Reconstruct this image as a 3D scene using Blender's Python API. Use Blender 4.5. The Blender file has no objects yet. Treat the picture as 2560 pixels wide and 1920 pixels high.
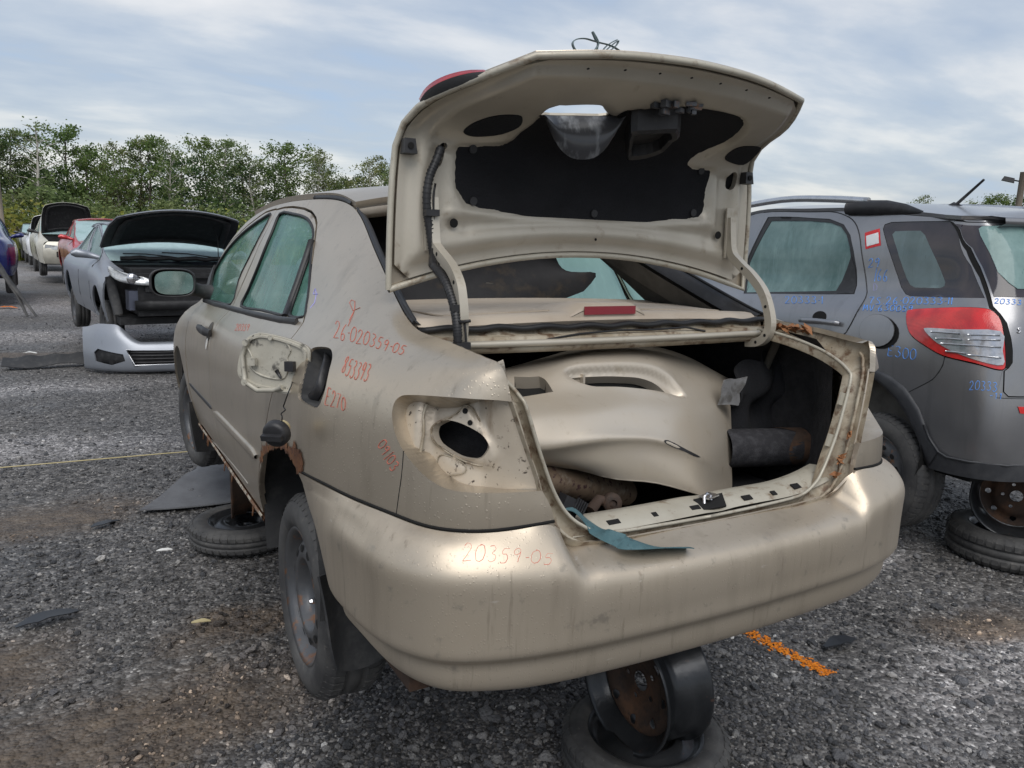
import bpy, math, random
import numpy as np
from math import sin, cos, pi, radians, atan2, sqrt
from mathutils import Vector, Matrix
from mathutils.geometry import delaunay_2d_cdt
R_ = random.Random(7)
SC = bpy.context.scene
COL = SC.collection

# ------------------------------------------------------------------ camera
cam_d = bpy.data.cameras.new('camera'); cam = bpy.data.objects.new('camera', cam_d); COL.objects.link(cam)
cam_d.sensor_width = 36.0; cam_d.sensor_fit = 'HORIZONTAL'; cam_d.lens = 26.793
cam_d.clip_start = .05; cam_d.clip_end = 3000
cr, cu, cf = (.87543991, -.4822912, .03162528), (.0611023, .17534363, .98260934), (.47944913, .85828306, -.18297192)
CAMP = Vector((-1.28476799, -2.19268549, 1.63797785))
cam.matrix_world = Matrix(((cr[0], cu[0], -cf[0], CAMP[0]), (cr[1], cu[1], -cf[1], CAMP[1]), (cr[2], cu[2], -cf[2], CAMP[2]), (0, 0, 0, 1)))
SC.camera = cam

# ------------------------------------------------------------------ daylight: thin overcast, sun high behind the cloud
SUN_EL, SUN_AZ = radians(52), radians(205)      # azimuth clockwise from +Y
world = bpy.data.worlds.new('World'); SC.world = world; world.use_nodes = True
nt = world.node_tree; nt.nodes.clear()
def N(t, typ, **kw):
    n = t.nodes.new(typ)
    for k, v in kw.items():
        if k.startswith('i_'): n.inputs[k[2:].replace('_', ' ')].default_value = v
        else: setattr(n, k, v)
    return n
sky = N(nt, 'ShaderNodeTexSky', sky_type='NISHITA', sun_disc=False, sun_elevation=SUN_EL, sun_rotation=SUN_AZ, air_density=1.3, dust_density=1.5, ozone_density=1.4)
geo = N(nt, 'ShaderNodeTexCoord')
sep = N(nt, 'ShaderNodeSeparateXYZ'); nt.links.new(geo.outputs['Generated'], sep.inputs[0])
hz = N(nt, 'ShaderNodeMath', operation='MAXIMUM'); nt.links.new(sep.outputs['Z'], hz.inputs[0]); hz.inputs[1].default_value = 0.0
hz2 = N(nt, 'ShaderNodeMath', operation='ADD'); nt.links.new(hz.outputs[0], hz2.inputs[0]); hz2.inputs[1].default_value = .16
dx = N(nt, 'ShaderNodeMath', operation='DIVIDE'); nt.links.new(sep.outputs['X'], dx.inputs[0]); nt.links.new(hz2.outputs[0], dx.inputs[1])
dy = N(nt, 'ShaderNodeMath', operation='DIVIDE'); nt.links.new(sep.outputs['Y'], dy.inputs[0]); nt.links.new(hz2.outputs[0], dy.inputs[1])
cmb = N(nt, 'ShaderNodeCombineXYZ'); nt.links.new(dx.outputs[0], cmb.inputs[0]); nt.links.new(dy.outputs[0], cmb.inputs[1])
mp = N(nt, 'ShaderNodeMapping'); mp.inputs['Rotation'].default_value = (0, 0, radians(28)); mp.inputs['Scale'].default_value = (.80, 1.35, 1); nt.links.new(cmb.outputs[0], mp.inputs[0])
n1 = N(nt, 'ShaderNodeTexNoise', i_Scale=1.25, i_Detail=9.0, i_Roughness=.54, i_Distortion=.15); nt.links.new(mp.outputs[0], n1.inputs['Vector'])
n2 = N(nt, 'ShaderNodeTexNoise', i_Scale=.45, i_Detail=4.0, i_Roughness=.5); nt.links.new(mp.outputs[0], n2.inputs['Vector'])
cl = N(nt, 'ShaderNodeMath', operation='MULTIPLY_ADD'); nt.links.new(n2.outputs['Fac'], cl.inputs[0]); cl.inputs[1].default_value = .75; cl.inputs[2].default_value = -.375
cl2 = N(nt, 'ShaderNodeMath', operation='ADD'); nt.links.new(n1.outputs['Fac'], cl2.inputs[0]); nt.links.new(cl.outputs[0], cl2.inputs[1])
r1 = N(nt, 'ShaderNodeValToRGB'); nt.links.new(cl2.outputs[0], r1.inputs[0]); els = r1.color_ramp.elements      # cloud deck: thin blue-grey gaps, grey bases, bright tops
els[0].position = .30; els[0].color = (2.45, 3.1, 4.2, 1); els[1].position = .72; els[1].color = (5.6, 5.45, 5.35, 1)
for p_, c_ in ((.40, (2.75, 3.15, 3.85)), (.49, (3.35, 3.65, 4.15)), (.58, (4.5, 4.55, 4.7))): e_ = els.new(p_); e_.color = (*c_, 1)
mix = N(nt, 'ShaderNodeMix', data_type='RGBA'); mix.inputs['Factor'].default_value = .82
nt.links.new(sky.outputs[0], mix.inputs['A']); nt.links.new(r1.outputs[0], mix.inputs['B'])
bg = N(nt, 'ShaderNodeBackground', i_Strength=.100); nt.links.new(mix.outputs['Result'], bg.inputs[0])
wo = N(nt, 'ShaderNodeOutputWorld'); nt.links.new(bg.outputs[0], wo.inputs[0])
sd = bpy.data.lights.new('sun', 'SUN'); sd.energy = 1.45; sd.angle = radians(50); sd.color = (1, .975, .94)
sun = bpy.data.objects.new('sun', sd); COL.objects.link(sun)
sun.rotation_euler = Vector((-sin(SUN_AZ) * cos(SUN_EL), -cos(SUN_AZ) * cos(SUN_EL), -sin(SUN_EL))).to_track_quat('-Z', 'Y').to_euler()
vs = SC.view_settings; vs.view_transform = 'Standard'; vs.look = 'None'; vs.exposure = 0.74; vs.gamma = 1.0; vs.use_curve_mapping = False

# ------------------------------------------------------------------ materials
MATS = {}
def mat(name, col, rough=.6, metal=0.0, var=(), bump=(), coat=0.0, alpha=1.0, trans=0.0, spec=.5, coords='Object', mscale=(1, 1, 1), rvar=0.0, emit=None, wear=None, ior=1.45):
    """var: (scale, colour2, lo, hi[, stretch xyz]) noise colour layers; bump: (scale, strength, kind)"""
    if name in MATS: return MATS[name]
    m = bpy.data.materials.new(name); m.use_nodes = True; t = m.node_tree; b = t.nodes['Principled BSDF']; L = t.links.new
    b.inputs['Roughness'].default_value = rough; b.inputs['Metallic'].default_value = metal
    b.inputs['Coat Weight'].default_value = coat; b.inputs['Coat Roughness'].default_value = .12
    b.inputs['Alpha'].default_value = alpha; b.inputs['Transmission Weight'].default_value = trans; b.inputs['IOR'].default_value = ior
    b.inputs['Specular IOR Level'].default_value = spec
    b.inputs['Base Color'].default_value = (*col, 1)
    if emit: b.inputs['Emission Color'].default_value = (*emit[0], 1); b.inputs['Emission Strength'].default_value = emit[1]
    tc = N(t, 'ShaderNodeTexCoord'); src = tc.outputs[coords]
    prev = None
    for lay in var:
        sc, c2, lo, hi = lay[:4]; st = lay[4] if len(lay) > 4 else (1, 1, 1)
        mpn = N(t, 'ShaderNodeMapping'); mpn.inputs['Scale'].default_value = st; L(src, mpn.inputs[0])
        nz = N(t, 'ShaderNodeTexNoise', i_Scale=sc, i_Detail=6.0, i_Roughness=.62); L(mpn.outputs[0], nz.inputs['Vector'])
        rp = N(t, 'ShaderNodeMapRange'); rp.inputs['From Min'].default_value = lo; rp.inputs['From Max'].default_value = hi; L(nz.outputs['Fac'], rp.inputs[0])
        mx = N(t, 'ShaderNodeMix', data_type='RGBA'); L(rp.outputs[0], mx.inputs['Factor'])
        if prev is None: mx.inputs['A'].default_value = (*col, 1)
        else: L(prev, mx.inputs['A'])
        mx.inputs['B'].default_value = (*c2, 1); prev = mx.outputs['Result']
        lastfac = rp.outputs[0]
    if prev is not None: L(prev, b.inputs['Base Color'])
    if rvar and var:
        ra = N(t, 'ShaderNodeMath', operation='MULTIPLY_ADD', use_clamp=True); L(lastfac, ra.inputs[0]); ra.inputs[1].default_value = rvar; ra.inputs[2].default_value = rough; L(ra.outputs[0], b.inputs['Roughness'])
        if metal:
            me = N(t, 'ShaderNodeMath', operation='MULTIPLY_ADD', use_clamp=True); L(lastfac, me.inputs[0]); me.inputs[1].default_value = -metal; me.inputs[2].default_value = metal; L(me.outputs[0], b.inputs['Metallic'])
    pn = None
    for bb in bump:
        sc, stg, kind = bb[:3]; st = bb[3] if len(bb) > 3 else (1, 1, 1)
        mpn = N(t, 'ShaderNodeMapping'); mpn.inputs['Scale'].default_value = st; L(src, mpn.inputs[0])
        if kind == 'noise':
            tx = N(t, 'ShaderNodeTexNoise', i_Scale=sc, i_Detail=5.0); L(mpn.outputs[0], tx.inputs['Vector']); h = tx.outputs['Fac']
        elif kind == 'vor':
            tx = N(t, 'ShaderNodeTexVoronoi', i_Scale=sc); L(mpn.outputs[0], tx.inputs['Vector']); h = tx.outputs['Distance']
        elif kind == 'drops':
            # beads of rain: small domes in some of the cells only
            tx = N(t, 'ShaderNodeTexVoronoi', i_Scale=sc); L(mpn.outputs[0], tx.inputs['Vector'])
            sx = N(t, 'ShaderNodeSeparateColor'); L(tx.outputs['Color'], sx.inputs[0])
            rr = N(t, 'ShaderNodeMapRange'); rr.inputs['From Min'].default_value = .35; rr.inputs['From Max'].default_value = 1; rr.inputs['To Min'].default_value = 0.0; rr.inputs['To Max'].default_value = .42; L(sx.outputs[0], rr.inputs[0])
            sb = N(t, 'ShaderNodeMath', operation='SUBTRACT'); L(rr.outputs[0], sb.inputs[0]); L(tx.outputs['Distance'], sb.inputs[1])
            mr = N(t, 'ShaderNodeMapRange', interpolation_type='SMOOTHERSTEP'); mr.inputs['From Min'].default_value = 0; mr.inputs['From Max'].default_value = .16; L(sb.outputs[0], mr.inputs[0]); h = mr.outputs[0]
        elif kind == 'wave':
            tx = N(t, 'ShaderNodeTexWave', i_Scale=sc, i_Distortion=0.0); L(mpn.outputs[0], tx.inputs['Vector']); h = tx.outputs['Fac']
        bn = N(t, 'ShaderNodeBump', i_Strength=stg, i_Distance=bb[4] if len(bb) > 4 else .004); L(h, bn.inputs['Height'])
        if pn is not None: L(pn, bn.inputs['Normal'])
        pn = bn.outputs[0]
    if pn is not None: L(pn, b.inputs['Normal'])
    MATS[name] = m; return m

def tag(o, label=None, cat=None, group=None, kind=None):
    if label: o['label'] = label
    if cat: o['category'] = cat
    if group: o['group'] = group
    if kind: o['kind'] = kind
    return o
def empty(name, loc=(0, 0, 0), rot=(0, 0, 0), label=None, cat=None, group=None):
    o = bpy.data.objects.new(name, None); COL.objects.link(o); o.location = loc; o.rotation_euler = rot; o.empty_display_size = .1
    return tag(o, label, cat, group)
def link_mesh(name, me, parent=None, m=None):
    o = bpy.data.objects.new(name, me); COL.objects.link(o)
    if parent is not None: o.parent = parent
    if m is not None:
        me.materials.clear(); me.materials.append(MATS[m] if isinstance(m, str) else m)
    return o
def copy_tree(o, parent=None):
    c = o.copy(); COL.objects.link(c); c.parent = parent
    for ch in list(o.children): copy_tree(ch, c)
    return c

# ------------------------------------------------------------------ mesh helpers
class MB:
    def __init__(s): s.v = []; s.f = []; s.sm = []
    def add(s, V, F, smooth=True):
        k = len(s.v); s.v += [tuple(map(float, p)) for p in V]; s.f += [tuple(i + k for i in f) for f in F]; s.sm += [smooth] * len(F); return s
    def box(s, c, d, rot=None, taper=1.0):
        x, y, z = d[0] / 2, d[1] / 2, d[2] / 2; V = [Vector((a * x * (taper if w > 0 else 1), b * y * (taper if w > 0 else 1), w * z)) for w in (-1, 1) for b in (-1, 1) for a in (-1, 1)]
        if rot is not None: V = [rot @ p for p in V]
        V = [p + Vector(c) for p in V]
        return s.add(V, [(0, 2, 3, 1), (4, 5, 7, 6), (0, 1, 5, 4), (2, 6, 7, 3), (0, 4, 6, 2), (1, 3, 7, 5)], False)
    def grid(s, P, closed_u=False, closed_v=False, flip=False, smooth=True):
        P = np.asarray(P, float); m, n = P.shape[:2]; F = []
        for i in range(m - (0 if closed_u else 1)):
            for j in range(n - (0 if closed_v else 1)):
                a, b, c, d = i * n + j, i * n + (j + 1) % n, ((i + 1) % m) * n + (j + 1) % n, ((i + 1) % m) * n + j
                F.append((a, d, c, b) if flip else (a, b, c, d))
        return s.add(P.reshape(-1, 3), F, smooth)
    def sheet(s, P, th, nrm=None):
        """grid with real thickness and closed rim"""
        P = np.asarray(P, float)
        du = np.gradient(P, axis=0); dv = np.gradient(P, axis=1); n = np.cross(du, dv); n /= np.maximum(np.linalg.norm(n, axis=2, keepdims=True), 1e-9)
        Q = P - n * th; s.grid(P, flip=False); s.grid(Q, flip=True)
        def ring(A): return np.concatenate([A[:, 0], A[-1, 1:], A[-2::-1, -1], A[0, -2:0:-1]])
        s.grid(np.stack([ring(P), ring(Q)], 1), closed_u=True, smooth=False); return s
    def tube(s, path, r, n=8, caps=True, flat=None):
        path = [Vector(p) for p in path]; m = len(path)
        rr = r if hasattr(r, '__len__') else [r] * m; rings = []; up = None
        for i, p in enumerate(path):
            t = (path[min(i + 1, m - 1)] - path[max(i - 1, 0)])
            t = t.normalized() if t.length > 1e-9 else Vector((0, 0, 1))
            if up is None: up = Vector((0, 0, 1)) if abs(t.z) < .9 else Vector((1, 0, 0))
            a = t.cross(up)
            if a.length < 1e-5: a = t.orthogonal()
            a.normalize(); b = a.cross(t).normalized(); up = b
            f1 = flat or (1, 1)
            rings.append([p + (a * cos(q) * f1[0] + b * sin(q) * f1[1]) * rr[i] for q in [2 * pi * k / n for k in range(n)]])
        s.grid(np.array([[tuple(q) for q in g] for g in rings]), closed_v=True)
        if caps:
            k = len(s.v) - m * n; s.f += [tuple(range(k, k + n)), tuple(reversed(range(k + (m - 1) * n, k + m * n)))]; s.sm += [False, False]
        return s
    def lathe(s, prof, n=32, mtx=None, smooth=True, closed=False):
        """prof: (radius, axial) along local X axis"""
        P = np.array([[(h, r * cos(a), r * sin(a)) for a in [2 * pi * k / n for k in range(n)]] for r, h in prof])
        if mtx is not None: P = np.array([[tuple(mtx @ Vector(p)) for p in row] for row in P])
        return s.grid(P, closed_v=True, closed_u=closed, smooth=smooth)
    def disc(s, c, nrm, r, n=20, h=0.0):
        nrm = Vector(nrm).normalized(); a = nrm.orthogonal().normalized(); b = nrm.cross(a); c = Vector(c)
        ring = [c + (a * cos(2 * pi * k / n) + b * sin(2 * pi * k / n)) * r for k in range(n)]
        if h:
            top = [p + nrm * h for p in ring]; s.add(ring + top, [(k, (k + 1) % n, n + (k + 1) % n, n + k) for k in range(n)] + [tuple(range(n, 2 * n))], False)
        else: s.add(ring, [tuple(range(n))], False)
        return s
    def extrude(s, poly, vec):
        """closed 3D polygon pushed along vec, as a solid"""
        n = len(poly); vec = Vector(vec); A = [Vector(p) for p in poly]; B = [p + vec for p in A]
        return s.add(A + B, [tuple(reversed(range(n))), tuple(range(n, 2 * n))] + [(k, (k + 1) % n, n + (k + 1) % n, n + k) for k in range(n)], False)
    def build(s, name, m, parent=None, sharp=None):
        me = bpy.data.meshes.new(name); me.from_pydata(s.v, [], s.f); me.update()
        me.polygons.foreach_set('use_smooth', s.sm)
        if sharp: me.set_sharp_from_angle(angle=radians(sharp))
        return link_mesh(name, me, parent, m)

class Surf:
    """bicubic surface through a net of points C[station][row]"""
    def __init__(s, C):
        s.C = np.array(C, float)
        du = np.linalg.norm(np.diff(s.C, axis=0), axis=2).mean(1); dv = np.linalg.norm(np.diff(s.C, axis=1), axis=2).mean(0)
        s.ku = np.concatenate([[0], np.cumsum(du)]); s.kv = np.concatenate([[0], np.cumsum(dv)])
        s.Mu = s.nat(s.ku, s.C)
    @staticmethod
    def nat(t, P):
        n = len(t); h = np.diff(t); A = np.zeros((n, n)); B = np.zeros((n,) + P.shape[1:]); A[0, 0] = A[-1, -1] = 1
        for i in range(1, n - 1):
            A[i, i - 1] = h[i - 1]; A[i, i] = 2 * (h[i - 1] + h[i]); A[i, i + 1] = h[i]
            B[i] = 6 * ((P[i + 1] - P[i]) / h[i] - (P[i] - P[i - 1]) / h[i - 1])
        return np.linalg.solve(A, B.reshape(n, -1)).reshape(P.shape)
    def __call__(s, u, v):
        u = np.clip(np.atleast_1d(np.asarray(u, float)), 0, s.ku[-1]); v = np.clip(np.atleast_1d(np.asarray(v, float)), 0, s.kv[-1])
        i = np.clip(np.searchsorted(s.ku, u) - 1, 0, len(s.ku) - 2); h = (s.ku[i + 1] - s.ku[i])[:, None, None]; a = (s.ku[i + 1] - u)[:, None, None] / h; b = 1 - a
        Q = a * s.C[i] + b * s.C[i + 1] + ((a ** 3 - a) * s.Mu[i] + (b ** 3 - b) * s.Mu[i + 1]) * h * h / 6
        Q = np.swapaxes(Q, 0, 1); M = s.nat(s.kv, Q); k = np.arange(len(u))
        i = np.clip(np.searchsorted(s.kv, v) - 1, 0, len(s.kv) - 2); h = (s.kv[i + 1] - s.kv[i])[:, None]; a = (s.kv[i + 1] - v)[:, None] / h; b = 1 - a
        return a * Q[i, k] + b * Q[i + 1, k] + ((a ** 3 - a) * M[i, k] + (b ** 3 - b) * M[i + 1, k]) * h * h / 6
    def normal(s, u, v, e=2e-3):
        u = np.atleast_1d(np.asarray(u, float)); v = np.atleast_1d(np.asarray(v, float))
        n = np.cross(s(u + e, v) - s(u - e, v), s(u, v + e) - s(u, v - e)); return n / np.maximum(np.linalg.norm(n, axis=1, keepdims=True), 1e-12)
    def at(s, uv, off=0.0, fl=1):
        uv = np.array(uv, float).reshape(-1, 2); P = s(uv[:, 0], uv[:, 1])
        return P + off * fl * s.normal(uv[:, 0], uv[:, 1]) if off else P
def inside(poly, q):
    poly = np.asarray(poly, float); x, y = q[:, 0], q[:, 1]; c = np.zeros(len(q), bool)
    for i in range(len(poly)):
        x1, y1 = poly[i - 1]; x2, y2 = poly[i]
        if y1 == y2: continue
        m = ((y1 > y) != (y2 > y)) & (x < (x2 - x1) * (y - y1) / (y2 - y1) + x1); c ^= m
    return c
def resample(poly, step, closed=True):
    out = []; n = len(poly)
    for i in range(n if closed else n - 1):
        a = np.array(poly[i], float); b = np.array(poly[(i + 1) % n], float); k = max(1, int(np.linalg.norm(b - a) / step))
        out += [tuple(a + (b - a) * j / k) for j in range(k)]
    if not closed: out.append(tuple(poly[-1]))
    return out
def smooth_poly(P, k=4, closed=True):
    P = np.array(P, float); n = len(P); o = []
    for i in range(n if closed else n - 1):
        g = (lambda j: P[j % n]) if closed else (lambda j: P[min(max(j, 0), n - 1)])
        a0, a1, a2, a3 = g(i - 1), g(i), g(i + 1), g(i + 2)
        for t in np.linspace(0, 1, k, endpoint=False): o.append(.5 * (2 * a1 + (a2 - a0) * t + (2 * a0 - 5 * a1 + 4 * a2 - a3) * t * t + (3 * a1 - a0 - 3 * a2 + a3) * t ** 3))
    if not closed: o.append(P[-1])
    return [tuple(q) for q in o]
def inset(poly, g):
    P = np.array(poly, float); ar = .5 * np.sum(P[:, 0] * np.roll(P[:, 1], -1) - np.roll(P[:, 0], -1) * P[:, 1])
    t = np.roll(P, -1, 0) - np.roll(P, 1, 0); n = np.stack([-t[:, 1], t[:, 0]], 1); n /= np.maximum(np.linalg.norm(n, axis=1, keepdims=True), 1e-9)
    return [tuple(p) for p in P + n * g * np.sign(ar)]
def dist_poly(poly, q):
    d = np.full(len(q), 9.0); P = np.asarray(poly, float)
    for i in range(len(P)):
        a, b = P[i - 1], P[i]; ab = b - a; t = np.clip(((q - a) @ ab) / max(ab @ ab, 1e-12), 0, 1)
        d = np.minimum(d, np.linalg.norm(q - (a + t[:, None] * ab), axis=1))
    return d
def sstep(a, b, x): t = np.clip((x - a) / (b - a), 0, 1); return t * t * (3 - 2 * t)
def panel(name, S, outer, m, parent, holes=(), step=.03, th=.012, d=0.0, fl=1, rims=None, disp=None, mb=None):
    """sheet cut from a surface: outlines in the surface's own (u,v), openings with real return edges"""
    pts = []; edges = []; depth = {}
    for k, poly in enumerate([outer] + list(holes)):
        rs = resample(poly, step); i0 = len(pts); pts += rs; n = len(rs); edges += [(i0 + j, i0 + (j + 1) % n) for j in range(n)]
        dd = th if k == 0 or rims is None else rims[k - 1]
        for p in rs: depth[(round(p[0], 4), round(p[1], 4))] = dd(p) if callable(dd) else dd
    o = np.array(outer, float); lo, hi = o.min(0), o.max(0)
    gx, gy = np.meshgrid(np.arange(lo[0] + step / 2, hi[0], step), np.arange(lo[1] + step / 2, hi[1], step)); q = np.stack([gx.ravel(), gy.ravel()], 1)
    q[:, 0] += (np.floor((q[:, 1] - lo[1]) / step) % 2) * step * .5
    keep = inside(outer, q) & (dist_poly(outer, q) > step * .35)
    for h in holes: keep &= ~inside(h, q) & (dist_poly(h, q) > step * .35)
    allp = [Vector(p) for p in pts] + [Vector(p) for p in q[keep]]
    V, E, F, *_ = delaunay_2d_cdt(allp, edges, [], 0, 1e-6)
    uv = np.array([tuple(p) for p in V]); F = np.array([tuple(f) for f in F if len(f) == 3])
    c = uv[F].mean(1); ok = inside(outer, c)
    for h in holes: ok &= ~inside(h, c)
    F = F[ok]
    a = uv[F[:, 1]] - uv[F[:, 0]]; b = uv[F[:, 2]] - uv[F[:, 0]]; neg = (a[:, 0] * b[:, 1] - a[:, 1] * b[:, 0]) < 0; F[neg] = F[neg][:, ::-1]
    par = list(range(len(uv)))
    def fd_(x):
        while par[x] != x: par[x] = par[par[x]]; x = par[x]
        return x
    for f in F.tolist(): par[fd_(f[1])] = fd_(f[0]); par[fd_(f[2])] = fd_(f[0])
    cid = np.array([fd_(f[0]) for f in F.tolist()]); un, ct = np.unique(cid, return_counts=True); F = F[np.isin(cid, un[ct >= max(ct) * .12])]
    P = S(uv[:, 0], uv[:, 1]); Nn = S.normal(uv[:, 0], uv[:, 1]) * fl
    if d: P = P - Nn * d
    if disp is not None: P = P + Nn * disp(uv)[:, None]
    own = mb is None; mb = mb or MB()
    mb.add(P, [tuple(f) if fl > 0 else tuple(f[::-1]) for f in F.tolist()])
    cnt = {}
    for f in F.tolist():
        for i in range(3):
            e = (f[i], f[(i + 1) % 3]); k = (min(e), max(e)); cnt.setdefault(k, []).append(e)
    rv = []; rf = []
    if th:
        for k, es in cnt.items():
            if len(es) == 1:
                i, j = es[0]; di = depth.get((round(uv[i][0], 4), round(uv[i][1], 4)), th); dj = depth.get((round(uv[j][0], 4), round(uv[j][1], 4)), th)
                n0 = len(rv); rv += [P[i], P[j], P[j] - Nn[j] * dj, P[i] - Nn[i] * di]; rf.append((n0, n0 + 3, n0 + 2, n0 + 1) if fl > 0 else (n0, n0 + 1, n0 + 2, n0 + 3))
        if rf: mb.add(rv, rf, False)
    return mb.build(name, m, parent) if own else mb

# ================================================================== ground: wet gravel yard, one sheet to the horizon
EARTH = [(-1.60, 2.75, .62, .36), (-1.15, .45, .70, .32), (-.78, .95, .36, .2), (-1.9, 1.0, .5, .3), (2.25, -.45, .45, .2), (-3.2, 9.5, 2.0, .4)]
PALE = [(-2.4, 4.4, 1.9, .5), (-2.8, 6.9, 2.4, .5), (-2.2, 11.5, 2.5, .9), (-2.6, 17, 2.2, 2.4), (2.2, -.75, 1.2, .3), (2.3, .55, .8, .35), (-4, 30, 3, 6)]
def ground_mat(name, stone=False):
    m = bpy.data.materials.new(name); m.use_nodes = True; t = m.node_tree; b = t.nodes['Principled BSDF']; L = t.links.new; MATS[name] = m
    if stone:
        oi = N(t, 'ShaderNodeObjectInfo'); pos = oi.outputs['Location']; rnd = oi.outputs['Random']
    else:
        tc = N(t, 'ShaderNodeTexCoord'); pos = tc.outputs['Object']
    wn = N(t, 'ShaderNodeTexNoise', i_Scale=1.1, i_Detail=5.0, i_Roughness=.6); L(pos, wn.inputs['Vector'])
    wv = N(t, 'ShaderNodeVectorMath', operation='MULTIPLY_ADD'); L(wn.outputs['Color'], wv.inputs[0]); wv.inputs[1].default_value = (.9, .9, 0); L(pos, wv.inputs[2])
    def patches(lst):
        acc = None
        for (x, y, rx, ry) in lst:
            mpn = N(t, 'ShaderNodeMapping', vector_type='TEXTURE'); mpn.inputs['Location'].default_value = (x + .45, y + .45, 0); mpn.inputs['Scale'].default_value = (rx, ry, 1e6); L(wv.outputs[0], mpn.inputs[0])
            ln = N(t, 'ShaderNodeVectorMath', operation='LENGTH'); L(mpn.outputs[0], ln.inputs[0])
            mr = N(t, 'ShaderNodeMapRange', interpolation_type='SMOOTHSTEP'); mr.inputs['From Min'].default_value = 1.25; mr.inputs['From Max'].default_value = .45; L(ln.outputs['Value'], mr.inputs[0])
            if acc is None: acc = mr.outputs[0]
            else:
                mx = N(t, 'ShaderNodeMath', operation='MAXIMUM'); L(acc, mx.inputs[0]); L(mr.outputs[0], mx.inputs[1]); acc = mx.outputs[0]
        return acc
    earth, pale = patches(EARTH), patches(PALE)
    big = N(t, 'ShaderNodeTexNoise', i_Scale=.7, i_Detail=6.0, i_Roughness=.6); L(pos, big.inputs['Vector'])
    if stone:
        cr_ = N(t, 'ShaderNodeValToRGB'); els = cr_.color_ramp.elements; els[0].color = (.024, .025, .028, 1); els[1].position = 1; els[1].color = (.55, .54, .52, 1)
        for p_, c_ in ((.25, (.05, .051, .055)), (.50, (.09, .09, .096)), (.72, (.14, .138, .14)), (.90, (.19, .185, .18)), (.975, (.28, .27, .26))): e = els.new(p_); e.color = (*c_, 1)
        L(rnd, cr_.inputs[0]); dn = N(t, 'ShaderNodeTexNoise', i_Scale=1.3, i_Detail=5.0, i_Roughness=.65); L(pos, dn.inputs['Vector']); dm = N(t, 'ShaderNodeMapRange'); dm.inputs['From Min'].default_value = .36; dm.inputs['From Max'].default_value = .66; dm.inputs['To Min'].default_value = .50; dm.inputs['To Max'].default_value = 1.45; L(dn.outputs['Fac'], dm.inputs[0]); ds_ = N(t, 'ShaderNodeVectorMath', operation='SCALE'); L(cr_.outputs[0], ds_.inputs[0]); L(dm.outputs[0], ds_.inputs['Scale']); base = ds_.outputs[0]
        tan = N(t, 'ShaderNodeMix', data_type='RGBA', blend_type='MULTIPLY'); ef = N(t, 'ShaderNodeMath', operation='MULTIPLY'); L(earth, ef.inputs[0]); ef.inputs[1].default_value = .9; L(ef.outputs[0], tan.inputs['Factor']); L(base, tan.inputs['A']); tan.inputs['B'].default_value = (1.45, 1.12, .84, 1)
        pl = N(t, 'ShaderNodeMix', data_type='RGBA', blend_type='MULTIPLY'); L(pale, pl.inputs['Factor']); L(tan.outputs['Result'], pl.inputs['A']); pl.inputs['B'].default_value = (1.75, 1.75, 1.75, 1)
        L(pl.outputs['Result'], b.inputs['Base Color']); b.inputs['Roughness'].default_value = .5
        tc = N(t, 'ShaderNodeTexCoord'); nz = N(t, 'ShaderNodeTexNoise', i_Scale=3.0, i_Detail=4.0); L(tc.outputs['Object'], nz.inputs['Vector']); bn = N(t, 'ShaderNodeBump', i_Strength=.5, i_Distance=.1); L(nz.outputs['Fac'], bn.inputs['Height']); L(bn.outputs[0], b.inputs['Normal'])
        return m
    vo = N(t, 'ShaderNodeTexVoronoi', i_Scale=75.0); L(pos, vo.inputs['Vector']); vo2 = N(t, 'ShaderNodeTexVoronoi', i_Scale=28.0); L(pos, vo2.inputs['Vector'])
    sc_ = N(t, 'ShaderNodeSeparateColor'); L(vo.outputs['Color'], sc_.inputs[0]); sc2 = N(t, 'ShaderNodeSeparateColor'); L(vo2.outputs['Color'], sc2.inputs[0])
    ramp = N(t, 'ShaderNodeValToRGB'); els = ramp.color_ramp.elements; els[0].color = (.032, .031, .031, 1); els[1].position = 1; els[1].color = (.40, .39, .37, 1)
    for p_, c_ in ((.5, (.075, .074, .074)), (.8, (.125, .123, .12)), (.95, (.20, .195, .19))): e = els.new(p_); e.color = (*c_, 1)
    L(sc_.outputs[0], ramp.inputs[0])
    soil = N(t, 'ShaderNodeValToRGB'); els = soil.color_ramp.elements; els[0].position = .3; els[0].color = (.035, .032, .030, 1); els[1].position = .72; els[1].color = (.078, .070, .064, 1); L(big.outputs['Fac'], soil.inputs[0])
    m1 = N(t, 'ShaderNodeMix', data_type='RGBA'); m1.inputs['Factor'].default_value = .55; L(soil.outputs[0], m1.inputs['A']); L(ramp.outputs[0], m1.inputs['B'])
    mv = N(t, 'ShaderNodeMapRange'); mv.inputs['To Min'].default_value = .55; mv.inputs['To Max'].default_value = 1.75; L(sc2.outputs[0], mv.inputs[0]); mm = N(t, 'ShaderNodeVectorMath', operation='SCALE'); L(m1.outputs['Result'], mm.inputs[0]); L(mv.outputs[0], mm.inputs['Scale'])
    eb = N(t, 'ShaderNodeTexNoise', i_Scale=9.0, i_Detail=5.0); L(pos, eb.inputs['Vector'])
    ec = N(t, 'ShaderNodeValToRGB'); els = ec.color_ramp.elements; els[0].position = .35; els[0].color = (.050, .036, .026, 1); els[1].position = .7; els[1].color = (.135, .100, .068, 1); L(eb.outputs['Fac'], ec.inputs[0])
    ef = N(t, 'ShaderNodeMath', operation='MULTIPLY'); L(earth, ef.inputs[0]); ef.inputs[1].default_value = .75
    m2 = N(t, 'ShaderNodeMix', data_type='RGBA'); L(ef.outputs[0], m2.inputs['Factor']); L(mm.outputs[0], m2.inputs['A']); L(ec.outputs[0], m2.inputs['B'])
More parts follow.
